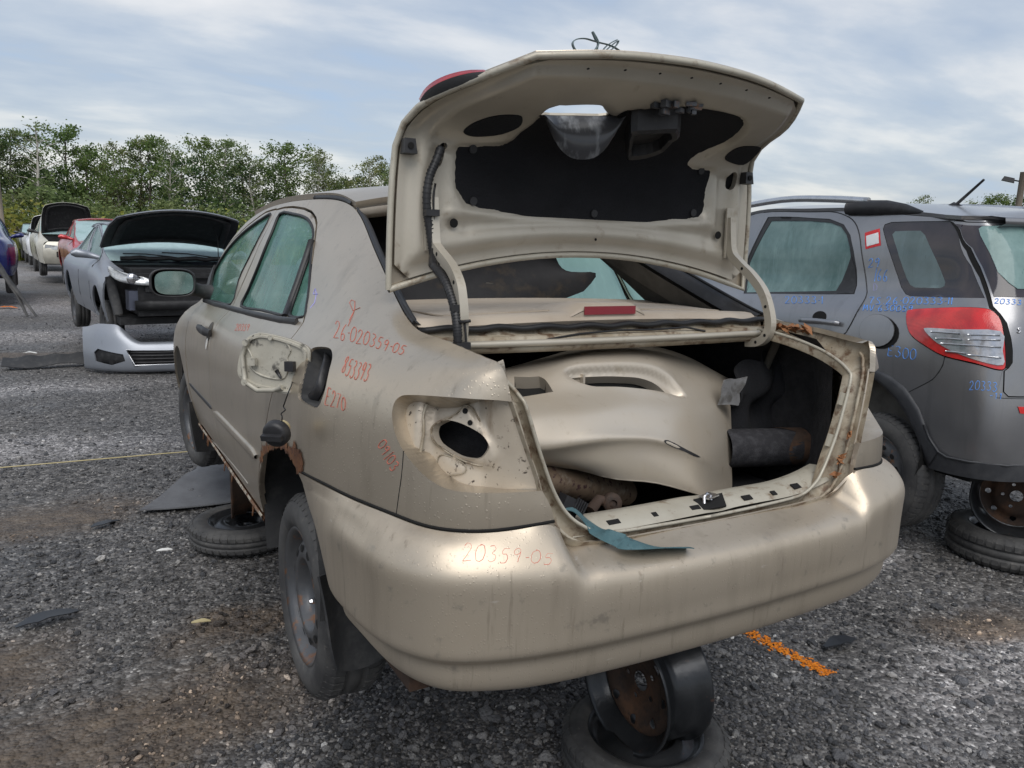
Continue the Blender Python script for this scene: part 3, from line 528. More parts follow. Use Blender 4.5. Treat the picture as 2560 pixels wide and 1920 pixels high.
T={'lamp':[[4.427,.626],[4.368,.642],[4.289,.654],[4.206,.649],[4.138,.637],[4.116,.626],[4.105,.609],[4.104,.583],[4.114,.553],[4.13,.528],[4.15,.506],[4.179,.482],[4.211,.459],[4.246,.442],[4.28,.436],[4.33,.433],[4.384,.43],[4.427,.427]],
'fuel':[[3.62,.654],[3.649,.662],[3.714,.667],[3.76,.661],[3.801,.642],[3.836,.601],[3.841,.565],[3.825,.534],[3.782,.53],[3.717,.532],[3.688,.539],[3.685,.571],[3.667,.611],[3.632,.639]],
'neck':[[3.593,.672],[3.658,.661],[3.708,.635],[3.735,.584],[3.717,.548],[3.667,.529],[3.629,.543],[3.615,.581],[3.59,.632],[3.568,.66]],
'rear_door':[[2.139,.019],[2.139,.221],[2.137,.368],[2.134,.507],[2.132,.707],[2.153,.755],[2.251,.807],[2.291,.865],[2.289,.917],[2.392,.918],[2.526,.916],[2.687,.91],[2.782,.903],[2.863,.891],[2.912,.88],[2.985,.855],[3.063,.826],[3.161,.781],[3.256,.732],[3.342,.701],[3.368,.679],[3.387,.658],[3.466,.588],[3.406,.508],[3.343,.424],[3.26,.359],[3.197,.292],[3.084,.175],[2.999,.048],[2.964,.019]],
'front_door':[[2.139,.019],[2.139,.221],[2.137,.368],[2.134,.507],[2.132,.707],[2.153,.755],[2.251,.807],[2.291,.865],[2.289,.917],[2.255,.919],[2.107,.92],[1.911,.911],[1.672,.908],[1.406,.928],[1.203,.899],[1.114,.876],[1.134,.733],[1.195,.614],[1.216,.412],[1.236,.22],[1.257,.025]],
'fglass':[[1.175,.726],[1.677,.71],[2.066,.711],[2.056,.77],[2.185,.828],[2.234,.905],[2.078,.904],[1.9,.897],[1.689,.895],[1.449,.897],[1.273,.883],[1.175,.849]],
'rglass':[[2.307,.71],[2.712,.71],[3.091,.706],[3.048,.738],[3.034,.779],[3.011,.817],[2.97,.85],[2.928,.864],[2.845,.88],[2.749,.891],[2.585,.899],[2.376,.904],[2.402,.861],[2.392,.806],[2.323,.751]],
'qglass':[[3.136,.707],[3.292,.712],[3.247,.735],[3.127,.791],[2.988,.844],[3.026,.817],[3.054,.771],[3.078,.735]],
'arch':[[2.822,.0],[3.058,.126],[3.125,.21],[3.22,.297],[3.286,.334],[3.395,.365],[3.502,.394],[3.558,.4],[3.602,.395],[3.652,.39],[3.694,.383],[3.731,.383],[3.706,.368],[3.853,.232],[3.857,.011],[3.853,.0],[2.984,.001]],
'arch_rust':[[2.822,.0],[3.058,.126],[3.125,.21],[3.22,.297],[3.286,.334],[3.395,.365],[3.502,.394],[3.558,.4],[3.602,.395],[3.652,.39],[3.694,.383],[3.731,.383],[3.706,.368]],
'seam':[[3.706,.364],[3.846,.365],[3.964,.359],[4.056,.357],[4.136,.351],[4.216,.334],[4.279,.323],[4.32,.315],[4.373,.305],[4.427,.294]],
'farch':[[.422,.0],[.418,.057],[.428,.122],[.45,.191],[.483,.257],[.527,.313],[.58,.356],[.639,.388],[.703,.407],[.77,.412],[.837,.405],[.901,.385],[.962,.355],[1.015,.314],[1.059,.261],[1.093,.195],[1.115,.122],[1.124,.053],[1.12,.0]],
'mould_f':[[1.257,.259],[1.582,.264],[1.883,.269],[2.109,.272]],
'mould_r':[[2.208,.27],[2.526,.28],[2.88,.287],[3.145,.294]],
'lowline':[[1.616,.001],[2.132,.049],[2.516,.077],[2.794,.09]],
'handle':[[1.809,.577],[2.173,.573]],
'bandR':[[1.175,.009]],
'ykeys':[.0,1.175,2.134,3.287,3.693],
'oval':[[4.215,.593],[4.185,.579],[4.175,.555],[4.185,.533],[4.213,.517],[4.257,.507],[4.3,.505],[4.328,.508],[4.347,.524],[4.351,.539],[4.333,.559],[4.28,.58],[4.246,.59]],
'plate':[[4.162,.553],[4.169,.572],[4.194,.591],[4.233,.61],[4.252,.634],[4.266,.65],[4.294,.626],[4.329,.588],[4.364,.547],[4.367,.519],[4.362,.495],[4.345,.488],[4.277,.495],[4.213,.512],[4.172,.529]],
'pholes':[[4.277,.619],[4.297,.585],[4.349,.499],[4.129,.506],[4.133,.476]],
'ppad':[[4.186,.493],[4.203,.502],[4.246,.497],[4.272,.484],[4.267,.469],[4.236,.458],[4.194,.452],[4.182,.467]],
'ink_number':[[[3.608,.72],[3.606,.722],[3.603,.724],[3.601,.726],[3.601,.728],[3.603,.728],[3.608,.728],[3.614,.728],[3.619,.727],[3.626,.725],[3.633,.723],[3.64,.721],[3.646,.718],[3.652,.715],[3.657,.711],[3.662,.708],[3.667,.705],[3.671,.701],[3.676,.697],[3.68,.694],[3.683,.692],[3.685,.69],[3.686,.69],[3.687,.69],[3.69,.69],[3.695,.69],[3.702,.691],[3.709,.692],[3.714,.692]],[[3.679,.728],[3.68,.726],[3.681,.722],[3.683,.719],[3.687,.715],[3.692,.712],[3.697,.708],[3.704,.704],[3.71,.701],[3.717,.698],[3.725,.695],[3.732,.693],[3.738,.691],[3.743,.69],[3.748,.69],[3.751,.69],[3.752,.691],[3.751,.693],[3.748,.695],[3.743,.697],[3.739,.7],[3.734,.701],[3.728,.703],[3.722,.704],[3.717,.705],[3.715,.705],[3.714,.703],[3.713,.702],[3.713,.701]],[[3.738,.71],[3.74,.711],[3.742,.711],[3.745,.712],[3.746,.712]],[[3.74,.732],[3.739,.731],[3.738,.729],[3.737,.727],[3.739,.724],[3.741,.721],[3.745,.718],[3.751,.715],[3.756,.711],[3.763,.708],[3.771,.704],[3.779,.701],[3.785,.698],[3.791,.697],[3.795,.696],[3.798,.696],[3.801,.696],[3.803,.697],[3.804,.698],[3.804,.7],[3.803,.702],[3.801,.704],[3.797,.707],[3.793,.71],[3.788,.713],[3.781,.717],[3.774,.721],[3.766,.725],[3.759,.727],[3.754,.729],[3.749,.73],[3.746,.73],[3.743,.73],[3.74,.73],[3.739,.73],[3.738,.73],[3.737,.73]],[[3.785,.723],[3.784,.725],[3.782,.727],[3.781,.729],[3.781,.731],[3.783,.732],[3.786,.732],[3.79,.732],[3.794,.732],[3.798,.73],[3.802,.729],[3.806,.727],[3.809,.724],[3.812,.721],[3.815,.718],[3.818,.715],[3.82,.711],[3.822,.708],[3.824,.704],[3.825,.701],[3.826,.699],[3.827,.698],[3.828,.697],[3.828,.697],[3.83,.698],[3.834,.698],[3.839,.7],[3.844,.701],[3.847,.702]],[[3.827,.74],[3.826,.739],[3.824,.737],[3.823,.735],[3.823,.733],[3.824,.73],[3.827,.727],[3.83,.724],[3.834,.72],[3.839,.717],[3.844,.713],[3.85,.71],[3.855,.708],[3.859,.706],[3.862,.706],[3.865,.706],[3.867,.706],[3.869,.707],[3.87,.708],[3.871,.71],[3.87,.712],[3.869,.715],[3.867,.718],[3.864,.722],[3.86,.725],[3.856,.729],[3.85,.733],[3.845,.737],[3.84,.739],[3.836,.741],[3.832,.741],[3.829,.741],[3.827,.741],[3.825,.741],[3.823,.741],[3.822,.74],[3.821,.74]],[[3.854,.746],[3.855,.747],[3.858,.748],[3.861,.749],[3.864,.75],[3.867,.75],[3.871,.748],[3.875,.747],[3.878,.744],[3.879,.741],[3.879,.737],[3.879,.734],[3.88,.731],[3.883,.73],[3.887,.729],[3.892,.729],[3.895,.727],[3.898,.725],[3.9,.723],[3.902,.72],[3.903,.718],[3.902,.716],[3.901,.714],[3.899,.712],[3.897,.711],[3.894,.711],[3.891,.712],[3.887,.713],[3.885,.713]],[[3.911,.763],[3.908,.762],[3.903,.761],[3.899,.759],[3.897,.757],[3.898,.752],[3.9,.747],[3.904,.742],[3.907,.739],[3.909,.739],[3.912,.74],[3.915,.742],[3.917,.743],[3.921,.741],[3.924,.739],[3.927,.737],[3.929,.734],[3.931,.731],[3.932,.727],[3.933,.724],[3.933,.722],[3.932,.72],[3.929,.719],[3.927,.718],[3.925,.717],[3.923,.718],[3.921,.718],[3.92,.719],[3.918,.72]],[[3.949,.765],[3.947,.766],[3.943,.768],[3.94,.77],[3.937,.77],[3.935,.768],[3.933,.765],[3.932,.761],[3.932,.758],[3.933,.755],[3.936,.752],[3.939,.75],[3.942,.748],[3.944,.748],[3.947,.749],[3.95,.751],[3.951,.753],[3.951,.756],[3.95,.761],[3.949,.765],[3.949,.766],[3.95,.764],[3.952,.76],[3.954,.754],[3.957,.749],[3.959,.743],[3.961,.737],[3.963,.732],[3.964,.728]],[[3.972,.755],[3.974,.756],[3.976,.757],[3.978,.759],[3.98,.76]],[[3.989,.79],[3.987,.788],[3.985,.786],[3.983,.783],[3.982,.78],[3.982,.776],[3.983,.771],[3.984,.766],[3.986,.761],[3.988,.756],[3.991,.751],[3.994,.747],[3.997,.743],[3.999,.742],[4.002,.741],[4.004,.741],[4.006,.741],[4.008,.742],[4.011,.744],[4.012,.747],[4.013,.749],[4.013,.753],[4.013,.757],[4.013,.762],[4.011,.767],[4.009,.772],[4.006,.778],[4.003,.784],[3.999,.788],[3.997,.79],[3.994,.79],[3.991,.789],[3.989,.789],[3.987,.789],[3.986,.79],[3.985,.79],[3.984,.791]],[[4.036,.799],[4.032,.799],[4.028,.798],[4.023,.797],[4.02,.795],[4.02,.79],[4.021,.784],[4.022,.778],[4.024,.775],[4.027,.774],[4.029,.775],[4.033,.776],[4.035,.776],[4.038,.774],[4.04,.771],[4.042,.767],[4.043,.764],[4.044,.76],[4.044,.756],[4.043,.753],[4.042,.75],[4.04,.748],[4.037,.747],[4.035,.746],[4.032,.746],[4.031,.747],[4.029,.748],[4.028,.749],[4.027,.75]],[[3.674,.741],[3.651,.772],[3.612,.792],[3.584,.789],[3.586,.78],[3.646,.768],[3.67,.789]],[[3.651,.772],[3.698,.726]]],
'ink_code':[[[3.85,.667],[3.85,.666],[3.849,.665],[3.848,.664],[3.848,.663],[3.849,.661],[3.851,.659],[3.853,.656],[3.856,.654],[3.859,.653],[3.862,.652],[3.865,.65],[3.868,.648],[3.871,.646],[3.874,.643],[3.877,.64],[3.878,.637],[3.879,.635],[3.879,.633],[3.878,.632],[3.877,.632],[3.876,.632],[3.873,.633],[3.871,.635],[3.869,.637],[3.867,.639],[3.866,.642],[3.865,.645],[3.864,.648],[3.863,.651],[3.862,.654],[3.861,.656],[3.86,.659],[3.858,.661],[3.856,.663],[3.853,.665],[3.851,.666]],[[3.88,.665],[3.878,.665],[3.875,.665],[3.872,.665],[3.872,.664],[3.873,.661],[3.876,.657],[3.879,.653],[3.881,.651],[3.883,.65],[3.884,.651],[3.886,.652],[3.888,.652],[3.89,.65],[3.893,.648],[3.895,.645],[3.897,.642],[3.899,.639],[3.9,.636],[3.901,.633],[3.901,.63],[3.9,.629],[3.899,.628],[3.897,.628],[3.896,.628],[3.895,.629],[3.893,.63],[3.893,.631],[3.892,.632]],[[3.892,.663],[3.892,.664],[3.893,.665],[3.894,.666],[3.896,.666],[3.898,.665],[3.901,.663],[3.904,.661],[3.906,.659],[3.907,.657],[3.907,.654],[3.907,.651],[3.908,.649],[3.91,.648],[3.913,.646],[3.915,.645],[3.917,.643],[3.919,.641],[3.921,.638],[3.922,.635],[3.922,.632],[3.922,.63],[3.921,.629],[3.92,.628],[3.918,.627],[3.916,.628],[3.914,.629],[3.913,.631],[3.911,.632]],[[3.912,.665],[3.913,.665],[3.914,.666],[3.916,.667],[3.917,.667],[3.919,.666],[3.922,.664],[3.924,.663],[3.926,.661],[3.926,.659],[3.927,.656],[3.927,.653],[3.928,.651],[3.929,.649],[3.932,.647],[3.935,.646],[3.937,.644],[3.939,.641],[3.94,.638],[3.941,.635],[3.941,.633],[3.941,.631],[3.94,.629],[3.938,.628],[3.937,.628],[3.935,.628],[3.933,.63],[3.932,.631],[3.93,.633]],[[3.942,.667],[3.94,.669],[3.938,.671],[3.935,.672],[3.933,.673],[3.932,.672],[3.932,.67],[3.933,.667],[3.933,.665],[3.935,.662],[3.938,.659],[3.94,.656],[3.942,.654],[3.943,.654],[3.945,.654],[3.946,.656],[3.946,.657],[3.946,.66],[3.944,.664],[3.942,.667],[3.942,.668],[3.943,.666],[3.946,.662],[3.949,.657],[3.951,.652],[3.953,.647],[3.955,.642],[3.956,.636],[3.957,.633]],[[3.95,.671],[3.951,.672],[3.952,.673],[3.953,.674],[3.955,.674],[3.957,.673],[3.959,.671],[3.962,.669],[3.964,.667],[3.964,.664],[3.964,.661],[3.964,.659],[3.965,.656],[3.967,.654],[3.969,.652],[3.972,.651],[3.974,.649],[3.975,.646],[3.976,.643],[3.977,.64],[3.977,.637],[3.977,.635],[3.976,.634],[3.974,.633],[3.973,.632],[3.971,.633],[3.97,.634],[3.968,.636],[3.967,.637]]],
'ink_e':[[[3.865,.587],[3.863,.588],[3.859,.589],[3.855,.59],[3.853,.589],[3.853,.585],[3.854,.58],[3.856,.575],[3.857,.569],[3.857,.564],[3.856,.557],[3.856,.552],[3.857,.548],[3.859,.547],[3.863,.547],[3.868,.548],[3.87,.549]],[[3.857,.569],[3.858,.569],[3.861,.569],[3.864,.569],[3.865,.569]],[[3.877,.578],[3.877,.58],[3.877,.582],[3.877,.585],[3.877,.586],[3.879,.587],[3.88,.586],[3.882,.585],[3.884,.584],[3.885,.583],[3.887,.581],[3.888,.578],[3.889,.576],[3.889,.573],[3.888,.569],[3.888,.566],[3.887,.563],[3.885,.559],[3.884,.556],[3.882,.552],[3.881,.55],[3.88,.549],[3.88,.548],[3.88,.548],[3.882,.548],[3.884,.548],[3.888,.549],[3.892,.549],[3.895,.55]],[[3.896,.583],[3.898,.583],[3.901,.584],[3.905,.584],[3.907,.583],[3.908,.58],[3.908,.576],[3.907,.571],[3.907,.567],[3.906,.562],[3.906,.558],[3.906,.553],[3.906,.55]],[[3.923,.579],[3.922,.578],[3.921,.578],[3.92,.577],[3.919,.575],[3.919,.573],[3.919,.57],[3.919,.567],[3.919,.565],[3.92,.561],[3.921,.558],[3.922,.555],[3.924,.553],[3.925,.551],[3.926,.55],[3.928,.549],[3.929,.549],[3.931,.55],[3.932,.551],[3.933,.552],[3.934,.553],[3.935,.556],[3.935,.558],[3.934,.561],[3.934,.564],[3.933,.567],[3.932,.57],[3.93,.573],[3.928,.575],[3.927,.577],[3.925,.578],[3.924,.579],[3.922,.58],[3.922,.58],[3.921,.58],[3.921,.579],[3.92,.579]]],
'ink_date':[[[4.094,.516],[4.093,.517],[4.092,.517],[4.09,.517],[4.088,.517],[4.086,.516],[4.083,.514],[4.081,.512],[4.078,.51],[4.076,.508],[4.074,.505],[4.072,.503],[4.071,.5],[4.07,.499],[4.07,.497],[4.071,.496],[4.072,.495],[4.073,.495],[4.075,.495],[4.077,.495],[4.079,.495],[4.081,.497],[4.084,.498],[4.086,.5],[4.089,.502],[4.091,.504],[4.093,.507],[4.095,.51],[4.096,.512],[4.097,.514],[4.096,.515],[4.095,.516],[4.095,.516],[4.094,.517],[4.094,.518],[4.094,.518],[4.093,.518]],[[4.107,.499],[4.107,.5],[4.107,.502],[4.107,.504],[4.107,.505],[4.105,.505],[4.103,.505],[4.101,.505],[4.099,.504],[4.098,.503],[4.097,.501],[4.096,.5],[4.095,.498],[4.096,.497],[4.097,.496],[4.099,.496],[4.101,.496],[4.102,.496],[4.105,.498],[4.107,.499],[4.107,.5],[4.106,.499],[4.104,.497],[4.102,.495],[4.099,.492],[4.096,.49],[4.092,.487],[4.089,.484],[4.086,.483]],[[4.121,.497],[4.115,.492],[4.107,.485],[4.098,.478],[4.092,.473]],[[4.127,.489],[4.126,.489],[4.124,.489],[4.122,.489],[4.12,.489],[4.118,.488],[4.116,.486],[4.114,.485],[4.112,.483],[4.11,.481],[4.107,.478],[4.106,.475],[4.104,.473],[4.104,.471],[4.104,.47],[4.104,.469],[4.105,.468],[4.106,.468],[4.108,.467],[4.11,.467],[4.112,.468],[4.114,.469],[4.116,.47],[4.118,.472],[4.12,.474],[4.122,.476],[4.124,.479],[4.126,.481],[4.127,.483],[4.128,.485],[4.128,.487],[4.127,.488],[4.127,.489],[4.127,.49],[4.126,.491],[4.126,.491],[4.126,.491]],[[4.132,.479],[4.133,.478],[4.135,.478],[4.136,.477],[4.137,.477],[4.138,.475],[4.137,.473],[4.137,.471],[4.136,.47],[4.134,.469],[4.132,.469],[4.129,.468],[4.128,.467],[4.127,.466],[4.127,.464],[4.128,.462],[4.127,.46],[4.126,.459],[4.124,.457],[4.123,.456],[4.121,.455],[4.119,.454],[4.117,.455],[4.116,.455],[4.115,.456],[4.114,.457],[4.114,.459],[4.114,.46],[4.114,.462]]],
'ink_d':[[[3.252,.76],[3.244,.771],[3.282,.762],[3.311,.745],[3.3,.733]],[[3.252,.76],[3.296,.763]]],
'ink_smear':[[[2.517,.644],[2.516,.645],[2.514,.646],[2.512,.648],[2.511,.649],[2.513,.65],[2.515,.65],[2.519,.651],[2.523,.65],[2.528,.65],[2.534,.648],[2.54,.646],[2.545,.645],[2.549,.643],[2.551,.64],[2.554,.638],[2.556,.636],[2.557,.633],[2.558,.631],[2.558,.628],[2.558,.626],[2.558,.625],[2.558,.625],[2.559,.625],[2.562,.625],[2.567,.626],[2.575,.627],[2.582,.628],[2.587,.629]],[[2.564,.654],[2.564,.653],[2.563,.652],[2.563,.65],[2.564,.648],[2.567,.647],[2.57,.645],[2.574,.642],[2.578,.64],[2.584,.638],[2.591,.636],[2.598,.633],[2.603,.632],[2.608,.631],[2.613,.63],[2.617,.63],[2.62,.631],[2.622,.631],[2.624,.632],[2.625,.633],[2.625,.635],[2.624,.637],[2.621,.639],[2.617,.641],[2.612,.643],[2.606,.645],[2.599,.648],[2.591,.65],[2.584,.652],[2.579,.653],[2.574,.653],[2.57,.653],[2.567,.653],[2.564,.653],[2.562,.653],[2.56,.653],[2.559,.653]],[[2.6,.655],[2.601,.655],[2.602,.656],[2.605,.657],[2.608,.658],[2.613,.657],[2.619,.656],[2.625,.655],[2.63,.653],[2.632,.652],[2.632,.65],[2.633,.648],[2.635,.647],[2.639,.646],[2.646,.645],[2.652,.645],[2.658,.644],[2.662,.642],[2.666,.641],[2.67,.639],[2.671,.638],[2.671,.636],[2.669,.635],[2.666,.634],[2.663,.634],[2.659,.634],[2.653,.635],[2.648,.635],[2.645,.636]],[[2.667,.66],[2.664,.66],[2.658,.66],[2.653,.659],[2.651,.658],[2.654,.656],[2.66,.653],[2.667,.651],[2.672,.649],[2.676,.649],[2.678,.65],[2.681,.65],[2.685,.651],[2.69,.65],[2.696,.648],[2.702,.647],[2.707,.645],[2.711,.643],[2.714,.641],[2.716,.64],[2.717,.638],[2.716,.637],[2.712,.637],[2.709,.636],[2.705,.636],[2.702,.636],[2.699,.637],[2.697,.637],[2.695,.638]],[[2.714,.661],[2.71,.661],[2.704,.662],[2.698,.663],[2.695,.663],[2.693,.662],[2.693,.661],[2.695,.659],[2.697,.657],[2.701,.656],[2.706,.654],[2.711,.653],[2.716,.652],[2.72,.652],[2.723,.653],[2.726,.653],[2.727,.654],[2.725,.656],[2.721,.658],[2.718,.659],[2.717,.66],[2.72,.659],[2.725,.657],[2.731,.655],[2.737,.652],[2.743,.649],[2.75,.646],[2.756,.643],[2.76,.641]]],
'ink_bumper':[[[.679,.037],[.678,.035],[.677,.033],[.676,.031],[.675,.029],[.673,.029],[.672,.029],[.67,.03],[.668,.031],[.667,.033],[.666,.036],[.666,.039],[.666,.042],[.667,.045],[.668,.048],[.67,.051],[.671,.054],[.673,.058],[.675,.062],[.677,.065],[.679,.068],[.679,.069],[.68,.07],[.679,.07],[.678,.07],[.675,.07],[.671,.069],[.667,.069],[.665,.068]],[[.646,.035],[.647,.035],[.649,.036],[.651,.036],[.653,.038],[.654,.041],[.655,.044],[.656,.048],[.657,.052],[.657,.056],[.657,.06],[.656,.064],[.656,.067],[.655,.069],[.653,.07],[.652,.07],[.65,.071],[.648,.07],[.647,.069],[.645,.068],[.643,.066],[.642,.063],[.641,.06],[.64,.057],[.639,.054],[.639,.05],[.639,.046],[.64,.042],[.64,.039],[.641,.036],[.643,.035],[.644,.034],[.646,.033],[.647,.033],[.648,.033],[.648,.034],[.649,.034]],[[.629,.038],[.628,.038],[.626,.037],[.623,.037],[.621,.037],[.62,.039],[.619,.041],[.618,.043],[.618,.045],[.619,.048],[.621,.05],[.624,.052],[.625,.054],[.624,.056],[.622,.057],[.62,.058],[.619,.06],[.619,.062],[.619,.064],[.62,.067],[.621,.069],[.623,.07],[.625,.071],[.627,.072],[.629,.072],[.631,.072],[.632,.07],[.633,.069],[.634,.068]],[[.59,.046],[.593,.045],[.596,.045],[.599,.045],[.601,.045],[.603,.048],[.605,.051],[.605,.054],[.605,.056],[.604,.057],[.602,.057],[.6,.057],[.598,.057],[.597,.059],[.596,.061],[.596,.063],[.596,.066],[.597,.068],[.598,.07],[.599,.072],[.601,.074],[.603,.075],[.605,.075],[.607,.075],[.609,.075],[.61,.075],[.61,.074],[.611,.072],[.611,.072]],[[.568,.051],[.568,.05],[.569,.048],[.571,.046],[.572,.046],[.574,.046],[.577,.047],[.579,.049],[.581,.051],[.581,.052],[.582,.055],[.581,.057],[.581,.058],[.579,.059],[.577,.059],[.574,.058],[.572,.057],[.571,.056],[.569,.054],[.568,.052],[.568,.052],[.568,.053],[.569,.055],[.57,.058],[.571,.061],[.573,.064],[.575,.068],[.576,.072],[.577,.074]],[[.559,.065],[.558,.065],[.556,.065],[.554,.065],[.553,.064]],[[.534,.051],[.535,.052],[.537,.052],[.54,.053],[.542,.054],[.544,.056],[.545,.058],[.547,.06],[.548,.062],[.548,.065],[.549,.068],[.549,.071],[.548,.073],[.547,.074],[.546,.075],[.544,.076],[.542,.076],[.54,.075],[.538,.075],[.536,.074],[.534,.072],[.533,.071],[.531,.069],[.53,.067],[.529,.065],[.528,.062],[.528,.059],[.528,.057],[.528,.055],[.529,.053],[.53,.052],[.532,.051],[.533,.051],[.534,.05],[.535,.05],[.536,.05],[.536,.05]],[[.502,.059],[.504,.059],[.507,.058],[.51,.058],[.513,.058],[.515,.06],[.517,.062],[.518,.064],[.518,.066],[.517,.066],[.514,.066],[.512,.066],[.51,.066],[.509,.068],[.508,.069],[.508,.071],[.508,.072],[.509,.074],[.51,.076],[.512,.077],[.514,.079],[.516,.079],[.518,.079],[.52,.079],[.522,.079],[.523,.079],[.524,.078],[.524,.077],[.524,.077]]],
'lidnet':[[[-.616,-.38,1.122],[-.613,-.386,1.281],[-.604,-.392,1.44],[-.592,-.402,1.507],[-.574,-.44,1.543],[-.522,-.58,1.582],[-.41,-.745,1.629]],[[-.462,-.37,1.166],[-.46,-.376,1.303],[-.453,-.382,1.44],[-.444,-.394,1.507],[-.43,-.435,1.543],[-.392,-.58,1.585],[-.307,-.769,1.64]],[[-.308,-.363,1.197],[-.306,-.369,1.319],[-.302,-.376,1.44],[-.296,-.389,1.507],[-.287,-.432,1.543],[-.261,-.58,1.587],[-.205,-.786,1.649]],[[-.154,-.359,1.216],[-.153,-.365,1.328],[-.151,-.371,1.44],[-.148,-.386,1.507],[-.143,-.43,1.543],[-.131,-.58,1.588],[-.102,-.797,1.653]],[[.0,-.358,1.222],[.0,-.364,1.331],[.0,-.37,1.44],[.0,-.384,1.507],[.0,-.429,1.543],[.0,-.58,1.588],[.0,-.8,1.655]],[[.154,-.359,1.216],[.153,-.365,1.328],[.151,-.371,1.44],[.148,-.386,1.507],[.143,-.43,1.543],[.131,-.58,1.588],[.102,-.797,1.653]],[[.308,-.363,1.197],[.306,-.369,1.319],[.302,-.376,1.44],[.296,-.389,1.507],[.287,-.432,1.543],[.261,-.58,1.587],[.205,-.786,1.649]],[[.462,-.37,1.166],[.46,-.376,1.303],[.453,-.382,1.44],[.444,-.394,1.507],[.43,-.435,1.543],[.392,-.58,1.585],[.307,-.769,1.64]],[[.616,-.38,1.122],[.613,-.386,1.281],[.604,-.392,1.44],[.592,-.402,1.507],[.574,-.44,1.543],[.522,-.58,1.582],[.41,-.745,1.629]]],
'liner':[[.143,.237],[.14,.293],[.145,.317],[.17,.324],[.275,.342],[.289,.386],[.295,.435],[.272,.52],[.284,.556],[.387,.583],[.434,.561],[.482,.536],[.49,.574],[.575,.604],[.671,.63],[.852,.632],[.934,.602],[.965,.542],[.971,.436],[.894,.331],[.971,.325],[.984,.304],[.966,.237],[.962,.183],[.931,.152],[.832,.133],[.662,.116],[.47,.116],[.291,.131],[.196,.151],[.164,.18],[.146,.209]],
'lid_hole':[[.302,.467],[.287,.517],[.287,.553],[.33,.575],[.387,.583],[.425,.559],[.478,.508],[.395,.483]],
'shroud':[[.514,.566],[.546,.585],[.581,.595],[.641,.613],[.686,.574],[.685,.555],[.709,.472],[.679,.416],[.632,.393],[.613,.41],[.558,.502]],
'latchp':[.604,.628],
'lid_slotL':[[.098,.266],[.098,.299],[.107,.317],[.12,.312],[.123,.287],[.117,.258],[.107,.255]],
'lid_slotR':[[1.027,.266],[1.035,.302],[1.053,.314],[1.063,.3],[1.055,.268],[1.04,.255]],
'lid_triL':[[.137,.376],[.144,.421],[.173,.466],[.221,.48],[.249,.46],[.266,.418],[.241,.378],[.186,.358],[.154,.36]],
'lid_triR':[[.994,.384],[1.006,.443],[1.039,.465],[1.093,.463],[1.101,.398],[1.077,.354],[1.021,.362]],
'lid_holes':[[.155,.121],[.998,.123],[.576,.053]],
'lid_rects':[[[.184,.108],[.207,.106],[.208,.08],[.185,.083]],[[.951,.111],[.975,.115],[.977,.089],[.953,.084]]],
'lid_pins':[[.21,.174],[.572,.142],[.91,.178],[.196,.306],[.932,.307]],
'lid_bolts':[[.106,.171],[.112,.107],[1.073,.173],[1.079,.115]],
'lid_stop':[[.02,.294],[1.093,.293]],
'lid_harness':[[-.493,-.415,1.477],[-.509,-.415,1.438],[-.523,-.415,1.408],[-.532,-.415,1.364],[-.531,-.415,1.315],[-.525,-.415,1.276],[-.519,-.415,1.237],[-.514,-.415,1.217],[-.514,-.45,1.197],[-.494,-.45,1.163],[-.483,-.45,1.128],[-.496,-.5,1.093],[-.493,-.5,1.075],[-.497,-.5,1.038],[-.498,-.5,.997]],
'lid_lens':[[.002,.404],[.0,.473],[.0,.546],[.0,.627],[.003,.587],[.018,.553],[.029,.467],[.017,.41]],
'arm':[[.512,-.405,1.347],[.512,-.419,1.244],[.512,-.458,1.204],[.512,-.511,1.167],[.512,-.56,1.12],[.512,-.587,1.067],[.512,-.597,1.02],[.512,-.583,.985],[.512,-.553,.967],[.512,-.509,.962]],
'armL':[[-.512,-.413,1.354],[-.512,-.426,1.247],[-.512,-.446,1.224],[-.512,-.499,1.197],[-.512,-.54,1.173],[-.512,-.573,1.14],[-.512,-.586,1.105],[-.512,-.593,1.069],[-.512,-.591,1.033],[-.512,-.586,.991]],
'fd_o':[-.812,-.225,.93],
'fd_e':[-.699,.715,.0],
'fdoor':[[-.927,-.107,.966],[-.92,-.115,.986],[-.906,-.129,.997],[-.888,-.147,1.002],[-.851,-.185,.996],[-.815,-.222,.984],[-.792,-.245,.971],[-.786,-.252,.955],[-.788,-.25,.925],[-.794,-.244,.891],[-.802,-.235,.861],[-.813,-.224,.846],[-.828,-.208,.84],[-.872,-.164,.846],[-.906,-.128,.852],[-.93,-.104,.867],[-.942,-.093,.883],[-.943,-.091,.905],[-.937,-.097,.94]],
'fdin':[[-.92,-.114,.967],[-.906,-.129,.985],[-.889,-.147,.992],[-.858,-.178,.988],[-.835,-.202,.978],[-.827,-.21,.96],[-.834,-.202,.939],[-.833,-.203,.917],[-.841,-.196,.887],[-.861,-.175,.881],[-.892,-.144,.889],[-.912,-.123,.907],[-.908,-.127,.929],[-.914,-.121,.95]],
'fdtop':[[-.896,-.139,.977],[-.894,-.141,.981],[-.872,-.164,.985],[-.842,-.195,.976],[-.835,-.201,.96],[-.843,-.194,.938],[-.869,-.166,.949],[-.879,-.156,.952]],
'cap':[-.905,-.383,.78],
'tether':[[-.834,-.203,.898],[-.827,-.21,.875],[-.9,-.497,.899],[-.9,-.452,.866],[-.9,-.437,.852],[-.9,-.455,.848],[-.9,-.409,.831],[-.9,-.418,.825],[-.9,-.413,.813]],
